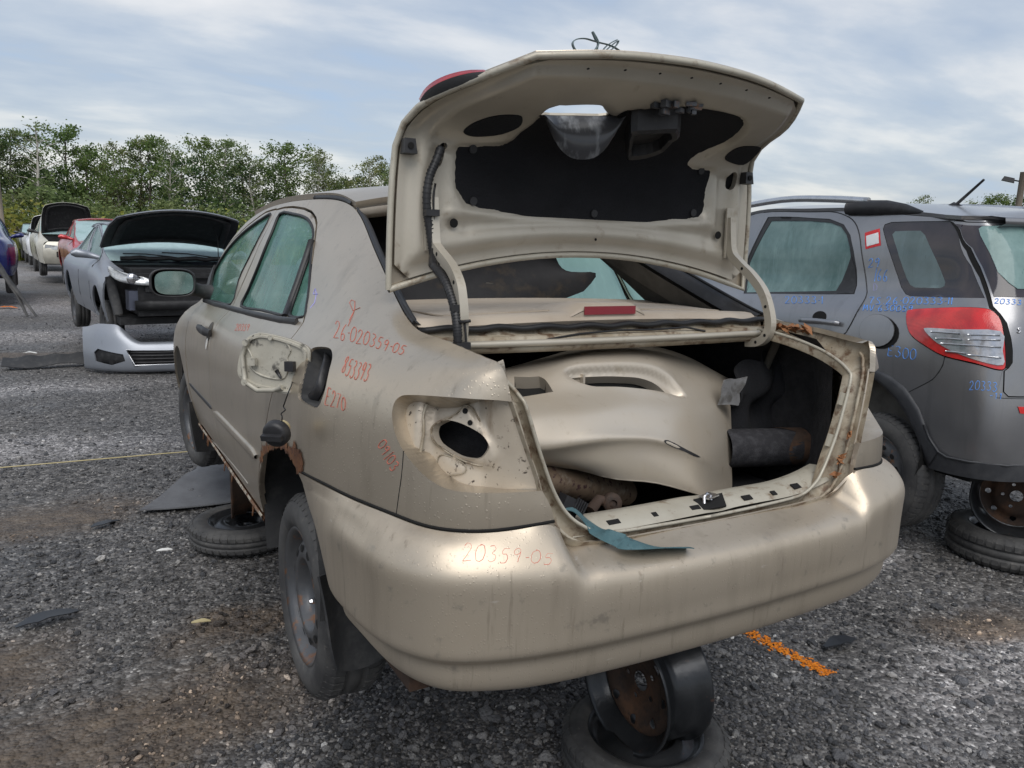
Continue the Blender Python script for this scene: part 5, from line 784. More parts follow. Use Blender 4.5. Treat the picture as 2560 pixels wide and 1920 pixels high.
for sg in (-1, 1):
    O = np.array(smooth_poly(OL, 4, False)) * [sg, 1, 1]; I = np.array(smooth_poly(IL, 4, False)) * [sg, 1, 1]; Dv = np.array(smooth_poly(DL, 4, False)); Dv[:, 0] *= sg; Dv /= np.linalg.norm(Dv, axis=1, keepdims=True)
    rows = [O, O + Dv * .018, O * .93 + I * .07 + Dv * .032, O * .55 + I * .45 + Dv * .038, O * .18 + I * .82 + Dv * .032, I + Dv * .022, I + Dv * .004, I, I + (I - O) * .04, I + (I - O) * .05 + Dv * .022]
    MB().grid(np.stack(rows, 1), flip=sg > 0).build('boot_channel', 'gutter_paint', CAR)
    MB().tube(I - Dv * .003, .0045, 6).build('boot_flange', 'inner_paint', CAR)
    MB().tube(O[16:] * .72 + I[16:] * .28 + Dv[16:] * .016, .005, 6).build('channel_bead', 'gutter_paint', CAR)
    # inner wall of the boot on this side
    w0 = np.array([(.52, -.86, .60), (.56, -.60, .56), (.60, -.2, .56), (.60, .1, .56)]) * [sg, 1, 1]
    MB().grid(np.array([[(sg * .50, -.84, .52), (sg * .50, -.84, .64), (sg * .52, -.83, .80), (sg * .56, -.79, .94), (sg * .57, -.72, .99)], [(sg * .60, -.66, .50), (sg * .64, -.66, .64), (sg * .66, -.66, .80), (sg * .655, -.64, .93), (sg * .60, -.58, 1.0)], [(sg * .63, -.40, .50), (sg * .66, -.40, .64), (sg * .66, -.40, .80), (sg * .65, -.40, .93), (sg * .61, -.40, 1.01)], [(sg * .55, .1, .50), (sg * .56, .1, .64), (sg * .58, .1, .80), (sg * .6, .1, .93), (sg * .61, .1, 1.0)]])).build('boot_wall', 'carpet', CAR)
    MB().tube([(sg * .60, -.55, .97), (sg * .605, -.47, .80), (sg * .60, -.42, .66)], .016, 6, True, (1.0, .35)).build('inner_brace', 'trim_grey', CAR)
MB().grid(np.array([[(x, y, z) for x in np.linspace(-.64, .64, 12)] for y, z in ((-.90, .50), (-.80, .49), (-.5, .48), (-.1, .50), (.1, .52), (.16, .75), (.22, 1.0))])).build('boot_floor', 'carpet', CAR)
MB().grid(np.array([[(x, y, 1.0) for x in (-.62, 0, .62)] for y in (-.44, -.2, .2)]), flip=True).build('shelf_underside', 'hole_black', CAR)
# rear sill plate with slots, dented in the middle
sp = MB(); xs = np.linspace(-.40, .455, 46)
def dent(x): return -.010 * math.exp(-((x - .05) / .035) ** 2)
sp.grid(np.array([[(x, y + .004 * sin(9 * x), z + .032 * max(0, (x - .25) / .2) ** 2 + dent(x) * k) for x in xs] for y, z, k in ((-.902, .600, .3), (-.894, .607, 1), (-.872, .617, 1), (-.845, .622, 1), (-.82, .619, .4), (-.80, .605, 0), (-.79, .52, 0))])); plate_o = sp.build('sill_plate', 'inner_paint', CAR)
for x, w, h_ in ((-.265, .034, .009), (-.145, .015, .009), (-.02, .028, .008), (.155, .030, .010), (.25, .016, .009), (.335, .028, .012)):
    z = .609 + .032 * max(0, (x - .25) / .2) ** 2; MB().extrude([(x - w / 2, -.8905, z - .001), (x + w / 2, -.8905, z - .001), (x + w / 2, -.8905 + h_ * 1.4, z + h_ * .62), (x - w / 2, -.8905 + h_ * 1.4, z + h_ * .62)], (0, -.0012, .0022)).build('slot', 'hole_black', plate_o)
st = MB(); st.extrude([(.0, -.893, .602), (.075, -.893, .602), (.095, -.855, .622), (.0, -.855, .618)], (0, -.0015, .004)); st.build('latch_opening', 'hole_black', plate_o)
st = MB(); st.tube([(.02, -.875, .606), (.02, -.872, .630), (.03, -.87, .636), (.045, -.868, .632), (.048, -.868, .612)], .004, 6); st.box((.045, -.862, .626), (.05, .03, .004), Matrix.Rotation(.3, 3, 'Z')); st.build('striker', 'chrome', plate_o)
for sg, z0, y0 in ((1, .845, -.890), (1, .735, -.893)):
    MB().box((.484 if z0 > .8 else .445, y0, z0), (.028, .006, .034), Matrix.Rotation(.3, 3, 'Y')).build('clip_tab', 'inner_paint', CAR)
# leaf litter caught in the right channel, needles in the left corner
lv = MB(); rr = random.Random(5)
for k in range(46):
    t = rr.random(); c = Vector((.565 + rr.uniform(-.015, .018), -.52 - .16 * t, 1.005 + rr.uniform(0, .016))); a = Vector((rr.uniform(-1, 1), rr.uniform(-1, 1), rr.uniform(-.4, .5))).normalized(); b = a.cross(Vector((rr.uniform(-.5, .5), rr.uniform(-.5, .5), 1))).normalized(); l = rr.uniform(.012, .028)
    lv.add([c - a * l, c - b * l * .4 + Vector((0, 0, .003)), c + a * l, c + b * l * .4 + Vector((0, 0, .003))], [(0, 1, 2, 3)])
for k in range(26):
    t = rr.random(); c = Vector((.43 + .05 * t, -.925, .64 + .12 * t)); a = Vector((rr.uniform(-.6, .6), rr.uniform(-.6, .2), rr.uniform(-1, 1))).normalized(); b = a.orthogonal().normalized(); l = rr.uniform(.008, .022)
    lv.add([c - a * l, c - b * l * .4, c + a * l, c + b * l * .4], [(0, 1, 2, 3)])
tag(lv.build('leaf_litter', 'leaf_brown', CAR), 'dry brown leaves lying in the boot channel', kind='stuff')

# fuel flap held open, filler neck, hanging cap
fo = Vector(T['fd_o']); fe_ = Vector(T['fd_e']); fnrm = Vector((-fe_.y, fe_.x, 0))      # flap plane; outward side faces the rear quarter
fn2 = fe_.cross(Vector((0, 0, 1)))
fd = MB(); fd.extrude(smooth_poly(T['fdoor'], 3), fn2 * .004); flap = fd.build('fuel_flap', 'sedan_paint', CAR)
fin = [Vector(p) - fn2 * .0012 for p in smooth_poly(T['fdoor'], 3)]; cen = sum(fin, Vector()) / len(fin)
mb_ = MB(); n = len(fin); rings = [[tuple(cen + (p - cen) * k - fn2 * h) for p in fin] for k, h in ((1.0, 0), (.985, .003), (.93, .003), (.915, .008), (.85, .008), (.835, .002), (.30, .0015), (.01, .0015))]
mb_.grid(np.array(rings), closed_v=True, smooth=False); mb_.build('flap_lining', 'flap_paint', flap)
for kq, hq_ in (('fdin', .003),):
    lp_ = [Vector(p) - fn2 * .004 for p in smooth_poly(T[kq], 3)]; MB().tube(lp_ + [lp_[0]], hq_, 6, False).build('flap_rib', 'flap_paint', flap)
def onflap(a, z, o=0.0): return fo + fe_ * a + Vector((0, 0, z - fo.z)) - fn2 * o
for a, z, r, h in ((.150, .975, .009, .016), (.158, .868, .009, .016), (.075, .99, .006, .013), (.055, .86, .006, .013)): MB().disc(onflap(a, z, .002), -fn2, r, 14, h).build('flap_boss', 'flap_paint', flap)
MB().tube([onflap(.158, .868, .012), onflap(.12, .848, .013), (onflap(.07, .852, .013)), onflap(.045, .86, .012)], .007, 6).build('flap_rib', 'flap_paint', flap)
MB().tube([onflap(.15, .975, .012), onflap(.163, .94, .013), onflap(.160, .90, .013), onflap(.158, .868, .012)], .006, 6).build('flap_rib', 'flap_paint', flap)
MB().box(onflap(.13, .925, .016), (.022, .012, .020), Matrix.Rotation(atan2(fe_.y, fe_.x), 3, 'Z')).build('flap_catch', 'flap_paint', flap)
MB().box(onflap(.018, .918, .013), (.026, .014, .026), Matrix.Rotation(atan2(fe_.y, fe_.x), 3, 'Z')).build('flap_hinge', 'black_plastic', flap)
MB().tube([onflap(.06, .905, .012), onflap(.045, .885, .014)], [.006, .003], 6).build('tether_clip', 'black_plastic', flap)
fq = inset(T['fuel'], -.01)
pkf = panel('fuel_pocket', SL, fq, 'black_plastic', CAR, (), .02, 0, .046, 1)
fqq = np.array(smooth_poly(T['fuel'], 3)); MB().grid(np.stack([SL.at(fqq, -.006), SL.at(fqq, -.03), SL.at(inset(fqq, .004), -.046)], 1), closed_u=True).build('pocket_wall', 'rough_plastic', CAR)
nk = np.array(SL.at(smooth_poly(T['neck'], 3), -.040)); nc = nk.mean(0); nn = SL.normal([T['neck'][0][0]], [T['neck'][0][1]])[0]
MB().grid(np.array([[tuple(nc + (p - nc) * k + nn * h) for p in nk] for k, h in ((1.12, -.004), (1.10, .014), (1.0, .020), (.88, .016), (.84, -.02), (.6, -.05), (.02, -.055))]), closed_v=True).build('filler_neck', 'black_plastic', CAR)
cp = Vector(T['cap']); cax = Vector((-.62, -.75, -.25)).normalized(); cm = Matrix.Translation(cp) @ cax.to_track_quat('X', 'Z').to_matrix().to_4x4()
cb = MB(); cb.lathe([(.0, .020), (.024, .020), (.030, .017), (.033, .010), (.0335, -.004), (.030, -.010), (.022, -.012)], 28, cm); cap = cb.build('fuel_cap', 'black_plastic', CAR)
gr = MB(); rot = cm.to_3x3(); gr.box(cp + cax * .027, (.016, .052, .013), rot); gr.build('cap_grip', 'black_plastic', cap)
MB().lathe([(.021, -.010), (.021, -.020), (.017, -.021), (.018, -.034), (.0, -.035)], 20, cm).build('cap_thread', 'pale_plastic', cap)
MB().tube(smooth_poly(T['tether'], 4, False), .0016, 5).build('cap_tether', 'seal', CAR)

# front door handle and mirror (left)
a, b = T['handle']; P = SL.at([a, b], .0); hd_ = MB()
uv = [(a[0] * (1 - t) + b[0] * t, .5 * (a[1] + b[1])) for t in np.linspace(.1, .9, 9)]; C_ = SL.at(uv, .03); C2 = SL.at(uv, .012)
hd_.tube([C2[0], C_[1], C_[2], C_[4], C_[6], C_[7], C2[8]], [.014, .015, .017, .018, .018, .017, .015], 10, True, (.6, 1.1)); hd_.build('door_handle', 'black_plastic', CAR)
um, vm = uv[5]; MB().extrude(SL.at([(um + .05 * cos(q), vm + .034 * sin(q) * (1.25 if sin(q) > 0 else 1)) for q in np.linspace(0, 2 * pi, 20, endpoint=False)], .0015), (-.001, 0, 0)).build('handle_cup', 'trim_grey', CAR)
lk = SL.at([(um + .012 + .013 * cos(q), vm - .046 + .022 * sin(q)) for q in np.linspace(0, 2 * pi, 16, endpoint=False)], .003); MB().extrude(lk, (-.004, 0, 0)).build('lock_plate', 'white_plastic', CAR)
mc = Vector((-.905, 2.02, 1.072)); mo = []
sec = [(.106 * np.sign(cos(q)) * abs(cos(q)) ** .62, .070 * np.sign(sin(q)) * abs(sin(q)) ** .62) for q in np.linspace(0, 2 * pi, 36, endpoint=False)]
for y, k in ((-.006, .93), (-.012, 1.0), (.0, 1.05), (.05, 1.02), (.09, .82), (.115, .45), (.12, .02)): mo.append([(mc.x + x * k, mc.y + y + .05 * x, mc.z + z * k) for x, z in sec])
mir = MB().grid(np.array(mo), closed_v=True, flip=True).build('door_mirror', 'black_plastic', CAR)
MB().add([(mc.x + x * .86 + .006, mc.y - .004 + .05 * x, mc.z + z * .84) for x, z in sec], [tuple(range(36))], False).build('mirror_glass', 'mirror_glass', mir)
MB().tube([(mc.x + .08, 2.06, 1.045), (-.77, 2.08, 1.03), (-.725, 2.10, 1.02)], [.045, .038, .05], 10, True, (1, .9)).build('mirror_arm', 'rough_plastic', mir)
sq = SL.at([(UK[1] + .02, T['fglass'][0][1]), (UK[1] + .12, T['fglass'][0][1]), (UK[1] + .10, T['fglass'][-1][1] + .06), (UK[1] + .02, T['fglass'][-1][1] + .02)], .004); MB().extrude(sq, (-.01, 0, 0)).build('mirror_sail', 'black_plastic', CAR)

# ------------------------------------------------------------------ wheels
def wheel(parent, c, R=.302, W=.19, rimr=.2, rot=None, name='wheel', n=56, tread=True, rim_mat='steel_black', holes=True, sg=-1):
    """sg: side the outer face looks to"""
    w = empty(name, c); w.parent = parent
    if rot is not None: w.rotation_euler = rot
    h = W / 2; t = MB(); f = Matrix.Scale(sg, 4, Vector((1, 0, 0)))
    prof = [(rimr + .004, h * .80), (rimr + .012, h * .93), (rimr + .03, h * 1.0), (rimr + .05, h * 1.03), (R - .035, h * .99), (R - .018, h * .90), (R - .006, h * .80), (R, h * .62), (R + .001, h * .3), (R - .006, h * .26), (R - .006, h * .20), (R + .001, h * .16), (R + .001, -h * .16), (R - .006, -h * .2), (R - .006, -h * .26), (R + .001, -h * .3), (R, -h * .62), (R - .018, -h * .9), (R - .035, -h), (rimr + .03, -h), (rimr + .004, -h * .8)]
    t.lathe(prof, n, f)
    if tread:    # shoulder blocks
        for k in range(n):
            a = 2 * pi * k / n
            for s_ in (1, -1):
                V = []
                for (rr_, hh) in ((R - .016, .93), (R + .0035, .66), (R + .0045, .36), (R - .004, .30)):
                    for da in (0, 2 * pi / n * .68): q = a + da + s_ * .02 * (1 - hh); V.append((sg * s_ * hh * h, rr_ * cos(q), rr_ * sin(q)))
                t.add(V, [(0, 1, 3, 2), (2, 3, 5, 4), (4, 5, 7, 6), (0, 2, 4, 6), (1, 7, 5, 3)], False)
    t.build('tyre', 'rubber', w)
    r = MB(); q = rimr
    outer = [(q + .012, h * .86), (q + .006, h * .93), (q - .002, h * .84), (q - .010, h * .74), (q - .014, h * .60), (q - .022, h * .50)]
    inner = [(q - .022, h * .50), (q - .03, -h * .5), (q - .012, -h * .8), (q + .008, -h * .88), (q + .012, -h * .8)]
    r.lathe(outer, 48, f); r.lathe(inner, 48, f)
    disc = [(q - .022, h * .50), (q - .032, h * .54), (q - .043, h * .66), (q * .66, h * .74), (q * .58, h * .76), (q * .54, h * .70), (q * .50, h * .46), (q * .45, h * .28), (q * .34, h * .24), (q * .30, h * .32), (q * .20, h * .34), (q * .17, h * .28), (q * .16, -h * .1)]
    r.lathe(disc, 48, f); ro = r.build('rim', rim_mat, w)
    if holes:
        for k in range(12):
            a = 2 * pi * (k + .5) / 12; rr_ = q * .70; c0 = Vector((sg * (h * .705), rr_ * cos(a), rr_ * sin(a)))
            nrm = Vector((sg, .18 * cos(a), .18 * sin(a))).normalized()
            mbh = MB(); aa = Vector((0, -sin(a), cos(a))); bb = nrm.cross(aa)
            mbh.add([c0 + nrm * .004 + aa * .017 * cos(z) + bb * .012 * sin(z) for z in [2 * pi * i / 14 for i in range(14)]], [tuple(range(14)) if sg > 0 else tuple(range(14))], False); mbh.build('vent_hole', 'hole_black', ro)
        for k in range(5):
            a = 2 * pi * k / 5 + .4
            if k in (1, 2, 4): MB().lathe([(0, .026), (.006, .026), (.0095, .018), (.0095, 0)], 6, Matrix.Translation((0, q * .27 * cos(a), q * .27 * sin(a))) @ Matrix.Translation((sg * h * .28, 0, 0)) @ f, False).build('wheel_nut', 'chrome', ro)
            else: MB().disc((sg * (h * .30), q * .27 * cos(a), q * .27 * sin(a)), (sg, 0, 0), .008, 12, .002).build('nut_hole', 'hole_black', ro)
    return w
wheel(CAR, (-.695, -.037, .197), .302, .19, .198)
wheel(CAR, (-.70, 2.60, .265), .302, .19, .19, (0, 0, radians(9)))
hb = MB(); ang = np.linspace(-.35, pi + .25, 22); hb.grid(np.array([[(x, .02 + .36 * cos(a) * k, .335 + .36 * sin(a) * k) for a in ang] for x, k in ((-.80, 1.0), (-.72, 1.02), (-.60, 1.0), (-.56, .8), (-.555, .05))])); hb.build('wheel_housing', 'rough_plastic', CAR)
hb = MB(); hb.grid(np.array([[(x, 2.6 + .34 * cos(a) * k, .33 + .35 * sin(a) * k) for a in ang] for x, k in ((-.80, 1.0), (-.60, 1.0), (-.56, .8), (-.555, .05))])); hb.build('wheel_housing', 'rough_plastic', CAR)
# mud flaps
mf = [[(-.815, -.395, .40), (-.78, -.36, .39), (-.70, -.35, .39), (-.62, -.35, .38)], [(-.80, -.40, .30), (-.76, -.365, .29), (-.69, -.355, .29), (-.62, -.355, .28)], [(-.79, -.41, .20), (-.75, -.375, .19), (-.68, -.365, .185), (-.62, -.36, .18)], [(-.775, -.40, .135), (-.74, -.38, .115), (-.68, -.37, .11), (-.62, -.365, .125)]]
FS = Surf(mf); u2, v2 = np.meshgrid(np.linspace(0, FS.ku[-1], 14), np.linspace(0, FS.kv[-1], 12), indexing='ij'); MB().sheet(FS(u2.ravel(), v2.ravel()).reshape(14, 12, 3), .006).build('mud_flap', 'rough_plastic', CAR)
mf = [[(-.84, 2.20, .42), (-.78, 2.24, .42), (-.66, 2.25, .41)], [(-.835, 2.16, .28), (-.77, 2.21, .27), (-.66, 2.22, .26)], [(-.82, 2.13, .16), (-.76, 2.18, .14), (-.66, 2.20, .14)]]
FS = Surf(mf); u2, v2 = np.meshgrid(np.linspace(0, FS.ku[-1], 10), np.linspace(0, FS.kv[-1], 8), indexing='ij'); MB().sheet(FS(u2.ravel(), v2.ravel()).reshape(10, 8, 3), .012).build('mud_flap', 'rough_plastic', CAR)
# sill: rotten rocker, floor pan, exhaust-less underside
rk = MB(); rr = random.Random(8); ys = np.linspace(.42, 2.15, 60)
rk.grid(np.array([[(-.792, y, .304), (-.797, y, .292 - .004 * rr.random()), (-.785, y, .278 - .012 * rr.random() ** 2), (-.74, y, .272)] for y in ys])); rk.build('rocker_panel', 'rust', CAR)
rk = MB(); rk.grid(np.array([[(-.800, y, .314), (-.8045, y, .309), (-.8035, y, .300 + .005 * rr.random()), (-.797, y, .294)] for y in ys])); rk.build('sill_lip', 'rotten_sill', CAR)
for k in range(7):
    y = rr.uniform(.5, 2.1); MB().extrude([(-.795, y, .29), (-.795, y + .03, .288), (-.80, y + .018, .262 - .02 * rr.random())], (.004, 0, 0)).build('rust_flake', 'rust', CAR)
MB().box((0, 1.2, .30), (1.46, 4.0, .05)).build('floor_pan', 'dark_rust', CAR)
MB().box((.1, -.40, .25), (.7, .55, .22), None, 1.15).build('spare_well', 'dark_rust', CAR)
MB().tube([(-.56, -.02, .20), (0, .05, .22), (.56, -.02, .20)], .035, 10).build('rear_axle', 'dark_rust', CAR)
for sg in (-1, 1): MB().tube([(sg * .56, -.02, .20), (sg * .545, .02, .62)], [.05, .04], 10).build('strut', 'dark_rust', CAR)
# dashboard, bulkhead, bonnet
ds = [[(x, y, z) for x in (-.70, -.5, -.25, 0, .25, .5, .70)] for y, z in ((1.62, .62), (1.60, .80), (1.66, .93), (1.80, .985), (2.05, .97), (2.30, .93))]
DS = Surf(ds); u2, v2 = np.meshgrid(np.linspace(0, DS.ku[-1], 16), np.linspace(0, DS.kv[-1], 16), indexing='ij'); MB().sheet(DS(u2.ravel(), v2.ravel()).reshape(16, 16, 3), .03).build('dashboard', 'trim_beige', CAR)
hn = [[(x * k, y, z + .03 * (1 - x * x)) for x in (-1, -.6, -.2, .2, .6, 1)] for y, z, k in ((2.42, .965, .67), (2.7, .955, .66), (3.0, .91, .63), (3.3, .83, .58), (3.42, .74, .55))]
HN = Surf(hn); u2, v2 = np.meshgrid(np.linspace(0, HN.ku[-1], 16), np.linspace(0, HN.kv[-1], 16), indexing='ij'); MB().sheet(HN(u2.ravel(), v2.ravel()).reshape(16, 16, 3)[::-1], .015).build('bonnet', 'sedan_paint', CAR)
MB().box((0, 3.30, .52), (1.2, .10, .44)).build('radiator_support', 'black_plastic', CAR)

# ------------------------------------------------------------------ boot lid standing open
LS = Surf(T['lidnet']); lu, lvv = LS.ku[-1], LS.kv[-1]
LIDO = empty('boot_lid'); LIDO.parent = CAR
border = [(0, 0), (lu, 0), (lu, lvv), (0, lvv)]
bq = [(.012, .05), (.012, lvv - .05), (.05, lvv - .014), (lu - .05, lvv - .014), (lu - .012, lvv - .05), (lu - .012, .05), (lu - .05, .012), (.05, .012)]
liner = smooth_poly(T['liner'], 3); lhole = smooth_poly(T['lid_hole'], 3)
# which side of the net faces the rear/inside
fl_l = 1 if LS.normal([lu / 2], [.15])[0][1] < 0 else -1
tris = [smooth_poly(T['lid_triL'], 3), smooth_poly(T['lid_triR'], 3)]; slots = [smooth_poly(T['lid_slotL'], 3), smooth_poly(T['lid_slotR'], 3)]
ringA = inset([(0, 0), (lu, 0), (lu, lvv), (0, lvv)], .0)
def edge_d(uv): return np.minimum(np.minimum(uv[:, 0], lu - uv[:, 0]), np.minimum(uv[:, 1], lvv - uv[:, 1]))
def lid_disp(uv):
    e = edge_d(uv); dl = np.where(inside(liner, uv), -1, 1) * dist_poly(liner, uv)
    h = .020 * sstep(.035, .062, e) - .012 * sstep(.085, .10, e) * (1 - sstep(.125, .15, e)) * (uv[:, 1] < .30)
    h += .010 * sstep(.0, .02, -dl) * 0 - .016 * sstep(.004, -.02, dl)
    # beads pressed along the lower part
    x = uv[:, 0] / lu; zc = .115 + .05 * np.abs(2 * x - 1) ** 2
    h += .006 * np.exp(-((uv[:, 1] - zc) / .012) ** 2) * sstep(.1, .16, np.minimum(x, 1 - x))
    for (cu_, cv_), k in zip(T['lid_holes'][:2], (1, 1)):
        r = np.hypot(uv[:, 0] - cu_, uv[:, 1] - cv_); h += .004 * np.exp(-((r - .024) / .006) ** 2)
    for q in T['lid_rects']: h -= .004 * sstep(0, .005, np.where(inside(q, uv), dist_poly(q, uv), 0))
    return h
inner = panel('inner_panel', LS, bq, 'lid_inner_paint', LIDO, [lhole] + slots, .0125, .004, 0, fl_l, [.006, .02, .02], lid_disp)
outer = panel('outer_skin', LS, border, 'sedan_paint', LIDO, [[(a, b - .020) for a, b in inset(lhole, -.034)]], .04, .002, .016, fl_l)
rim = [(0, t) for t in np.linspace(0, lvv, 14)] + [(t, lvv) for t in np.linspace(0, lu, 20)[1:]] + [(lu, t) for t in np.linspace(lvv, 0, 14)[1:]] + [(t, 0) for t in np.linspace(lu, 0, 20)[1:]]
P = LS.at(rim, -.006, fl_l); MB().tube(P, .0085, 8, False, (1, 1)).build('hem', 'inner_paint', LIDO)
lo_ = inset(liner, -.006)
panel('liner', LS, lo_, 'felt', LIDO, [inset(lhole, -.006)], .025, .004, -.007, fl_l, [.004])
for q in tris: panel('felt_pad', LS, q, 'felt', LIDO, (), .025, .003, -.0225, fl_l)
for k, p in enumerate(T['lid_pins']): MB().disc(LS.at([p], .011, fl_l)[0], LS.normal([p[0]], [p[1]])[0] * fl_l, .011, 14, .003).build('liner_pin', 'black_plastic', LIDO)
for p in T['lid_holes']: MB().disc(LS.at([p], .0212, fl_l)[0], LS.normal([p[0]], [p[1]])[0] * fl_l, .012 if p is not T['lid_holes'][2] else .004, 16, .0008).build('drain_hole', 'hole_black', LIDO)
for s_ in slots: panel('slot_back', LS, inset(s_, -.004), 'hole_black', LIDO, (), .03, 0, .004, fl_l)
for k, p in enumerate(T['lid_stop']):
    c = Vector(LS.at([p], .026, fl_l)[0]); MB().box(c, (.034, .030, .036), None, .8).build('bump_stop', 'black_plastic', LIDO)
    MB().disc(c + Vector((0, -.015, 0)), (0, -1, 0), .008, 12, .002).build('stop_hole', 'hole_black', LIDO)
for k in range(7):
    p = (lu * (.16 + .11 * k), lvv - .022); MB().disc(LS.at([p], .016, fl_l)[0], LS.normal([p[0]], [p[1]])[0] * fl_l, .0035, 10, .001).build('drain_hole', 'hole_black', LIDO)
# hinge arms
def strap_tube(path, w, t): return MB().tube(path, 1.0, 8, True, (w, t))
for key, sg in (('arm', 1), ('armL', -1)):
    p = smooth_poly(T[key], 5, False)
    if sg < 0: p = p + [(-.512, -.565, .955), (-.512, -.53, .945)]
    q = []
    arm = MB(); Pp = np.array(p); tt = np.gradient(Pp, axis=0); tt /= np.linalg.norm(tt, axis=1, keepdims=True); nn_ = np.cross(tt, [[1, 0, 0]]); w, h = .011, .013
    ring = [Pp + np.array([a * w, 0, 0]) + nn_ * b * h for a, b in ((-1, -1), (1, -1), (1, 1), (-1, 1))]
    arm.grid(np.stack(ring, 1), closed_v=True, smooth=False); ao = arm.build('hinge_arm', 'lid_inner_paint', CAR)
    MB().box((sg * .512, -.404, 1.30), (.034, .006, .155)).build('hinge_bracket', 'lid_inner_paint', ao)
    for k in (12, 24, 34, 40):
        if k < len(p): MB().disc(Vector(p[k]) + Vector((-.0112, 0, 0)), (-1, 0, 0), .005, 10, .0008).build('arm_hole', 'hole_black', ao)
    for z in (1.339, 1.272): MB().lathe([(0, .012), (.006, .012), (.007, .004), (.011, .004), (.011, 0)], 6, Matrix.Translation((sg * .512, -.4075, z)) @ Matrix.Rotation(-pi / 2, 4, 'Z'), False).build('hinge_bolt', 'lid_inner_paint', ao)
# wiring loom
hp = smooth_poly(T['lid_harness'][:8], 4, False); tail = [(-.535, -.47, 1.185), (-.530, -.53, 1.15), (-.528, -.575, 1.10), (-.53, -.602, 1.05), (-.53, -.606, 1.0), (-.53, -.60, .965)]
hp = [(x, y - .01, z) for x, y, z in hp] + smooth_poly(tail, 4, False)
loom = MB(); loom.tube(hp, [.0095 + .0012 * (i % 2) for i in range(len(hp))], 10); lo2 = loom.build('wiring_loom', 'black_plastic', CAR)
rg = MB()
hq = resample(hp, .0065, False)
for i in range(1, len(hq) - 1, 1):
    a = Vector(hq[i]); t = (Vector(hq[i + 1]) - Vector(hq[i - 1])).normalized(); rg.tube([a - t * .0014, a + t * .0014], .0122, 8, False)
rg.build('loom_ribs', 'black_plastic', lo2)
MB().tube([(x + .018 + .004 * sin(9 * z), y - .004, z) for x, y, z in hp[10:-4]], .003, 5).build('loose_wire', 'seal', lo2)
for k in (16, 27, 38, 45):
    if k < len(hp): MB().box(Vector(hp[k]) + Vector((.008, -.006, 0)), (.036, .024, .016)).build('loom_clip', 'black_plastic', lo2)
MB().tube([(-.53, -.612, 1.055), (-.50, -.612, 1.058)], .004, 5).build('cable_tie', 'seal', lo2)
# red reflector strip on the lid's left edge
lp = [LS.at([(0, v)], 0)[0] for v in np.linspace(.43, .64, 16)]; rl = MB(); g = []
for i, p in enumerate(lp):
    s_ = sin(pi * min(.98, max(.02, i / 15))) ** .5
    g.append([(p[0] - .002, p[1], p[2] - .002), (p[0] - .004 - .012 * s_, p[1] + .004, p[2] + .002 + .006 * s_), (p[0] - .004 - .018 * s_, p[1] + .010, p[2] + .008 + .013 * s_), (p[0] - .002 - .020 * s_, p[1] + .02, p[2] + .012 + .019 * s_), (p[0] + .01, p[1] + .03, p[2] + .012 + .014 * s_)])
rl.grid(np.array(g)[:, 2:]); rl.build('reflector', 'red_lens', LIDO)
MB().grid(np.array(g)[:, :3]).build('reflector_back', 'rough_plastic', LIDO)
# torn number-plate recess hanging below the hole, with water marks
mat('wet_plastic', (.03, .031, .034), .3, 0, var=[(9, (.22, .23, .24), .56, .66, (1, 1, .2)), (3, (.05, .05, .055), .4, .7)], bump=[(120, .4, 'wave', (0, 0, 1), .001)], coat=.3)
lc = Vector(LS.at([T['lid_hole'][0]], .012, fl_l)[0]); rc = Vector(LS.at([T['lid_hole'][6]], .012, fl_l)[0]); g = []
for s in np.linspace(-.10, 1.22, 18):
    top = lc + (rc - lc) * s; row = []
    dep = .10 * (1 - min(1, abs(2 * (s - .56) / 1.32)) ** 2.6) + .006
    for t in np.linspace(0, 1, 9): row.append((top.x + (.5 - s) * .03 * t, top.y - .012 - .05 * sin(t * 1.5) * 1.0 + .035 * t * t, top.z - dep * t))
    g.append(row)
MB().sheet(np.array(g), .003).build('plate_recess', 'wet_plastic', LIDO)
# latch mechanism and its plastic shroud
la = Vector((.215, -.585, 1.548)); lt = MB()
def lidp(zx, zy, off):   # shroud outline in the lid's own plane
    return LS.at([(zx, zy)], off, fl_l)[0]
sp_ = np.array(smooth_poly(T['shroud'], 2)); sc0 = sp_.mean(0); rings = [LS.at([tuple(sc0 + (p - sc0) * k + np.array([0, dv_])) for p in sp_], o_, fl_l) for k, o_, dv_ in ((1, .008, 0), (1, .03, -.006), (.97, .062, -.014), (.90, .068, -.016), (.74, .064, -.016), (.70, .036, -.012), (.03, .03, -.01))]
sh_ = MB().grid(np.array(rings), closed_v=True, smooth=False).build('latch_shroud', 'black_plastic', LIDO)
c0 = Vector(LS.at([tuple(sc0)], .041, fl_l)[0]) + Vector((.02, 0, .02)); ex = Vector((1, -.1, .1)).normalized(); ez = Vector((0, -.6, .8))
MB().add([c0 + ex * .038 * cos(a) + ez * .009 * sin(a) for a in np.linspace(0, 2 * pi, 16, endpoint=False)], [tuple(range(16))], False).build('release_tab', mat('glow_green', (.30, .34, .10), .5), sh_)
base_ = Vector(LS.at([T['latchp']], .012, fl_l)[0]); ey = Vector((0, -.5, -.85))
lk = MB(); rr = random.Random(2)
for k in range(14): lk.box(base_ + ex * rr.uniform(-.06, .07) + ez * rr.uniform(-.015, .02) + ey * rr.uniform(0, .03), (rr.uniform(.01, .04), rr.uniform(.006, .016), rr.uniform(.006, .02)), Matrix.Rotation(rr.uniform(-.6, .6), 3, 'Z'))
lk.build('latch', 'steel_black', LIDO)

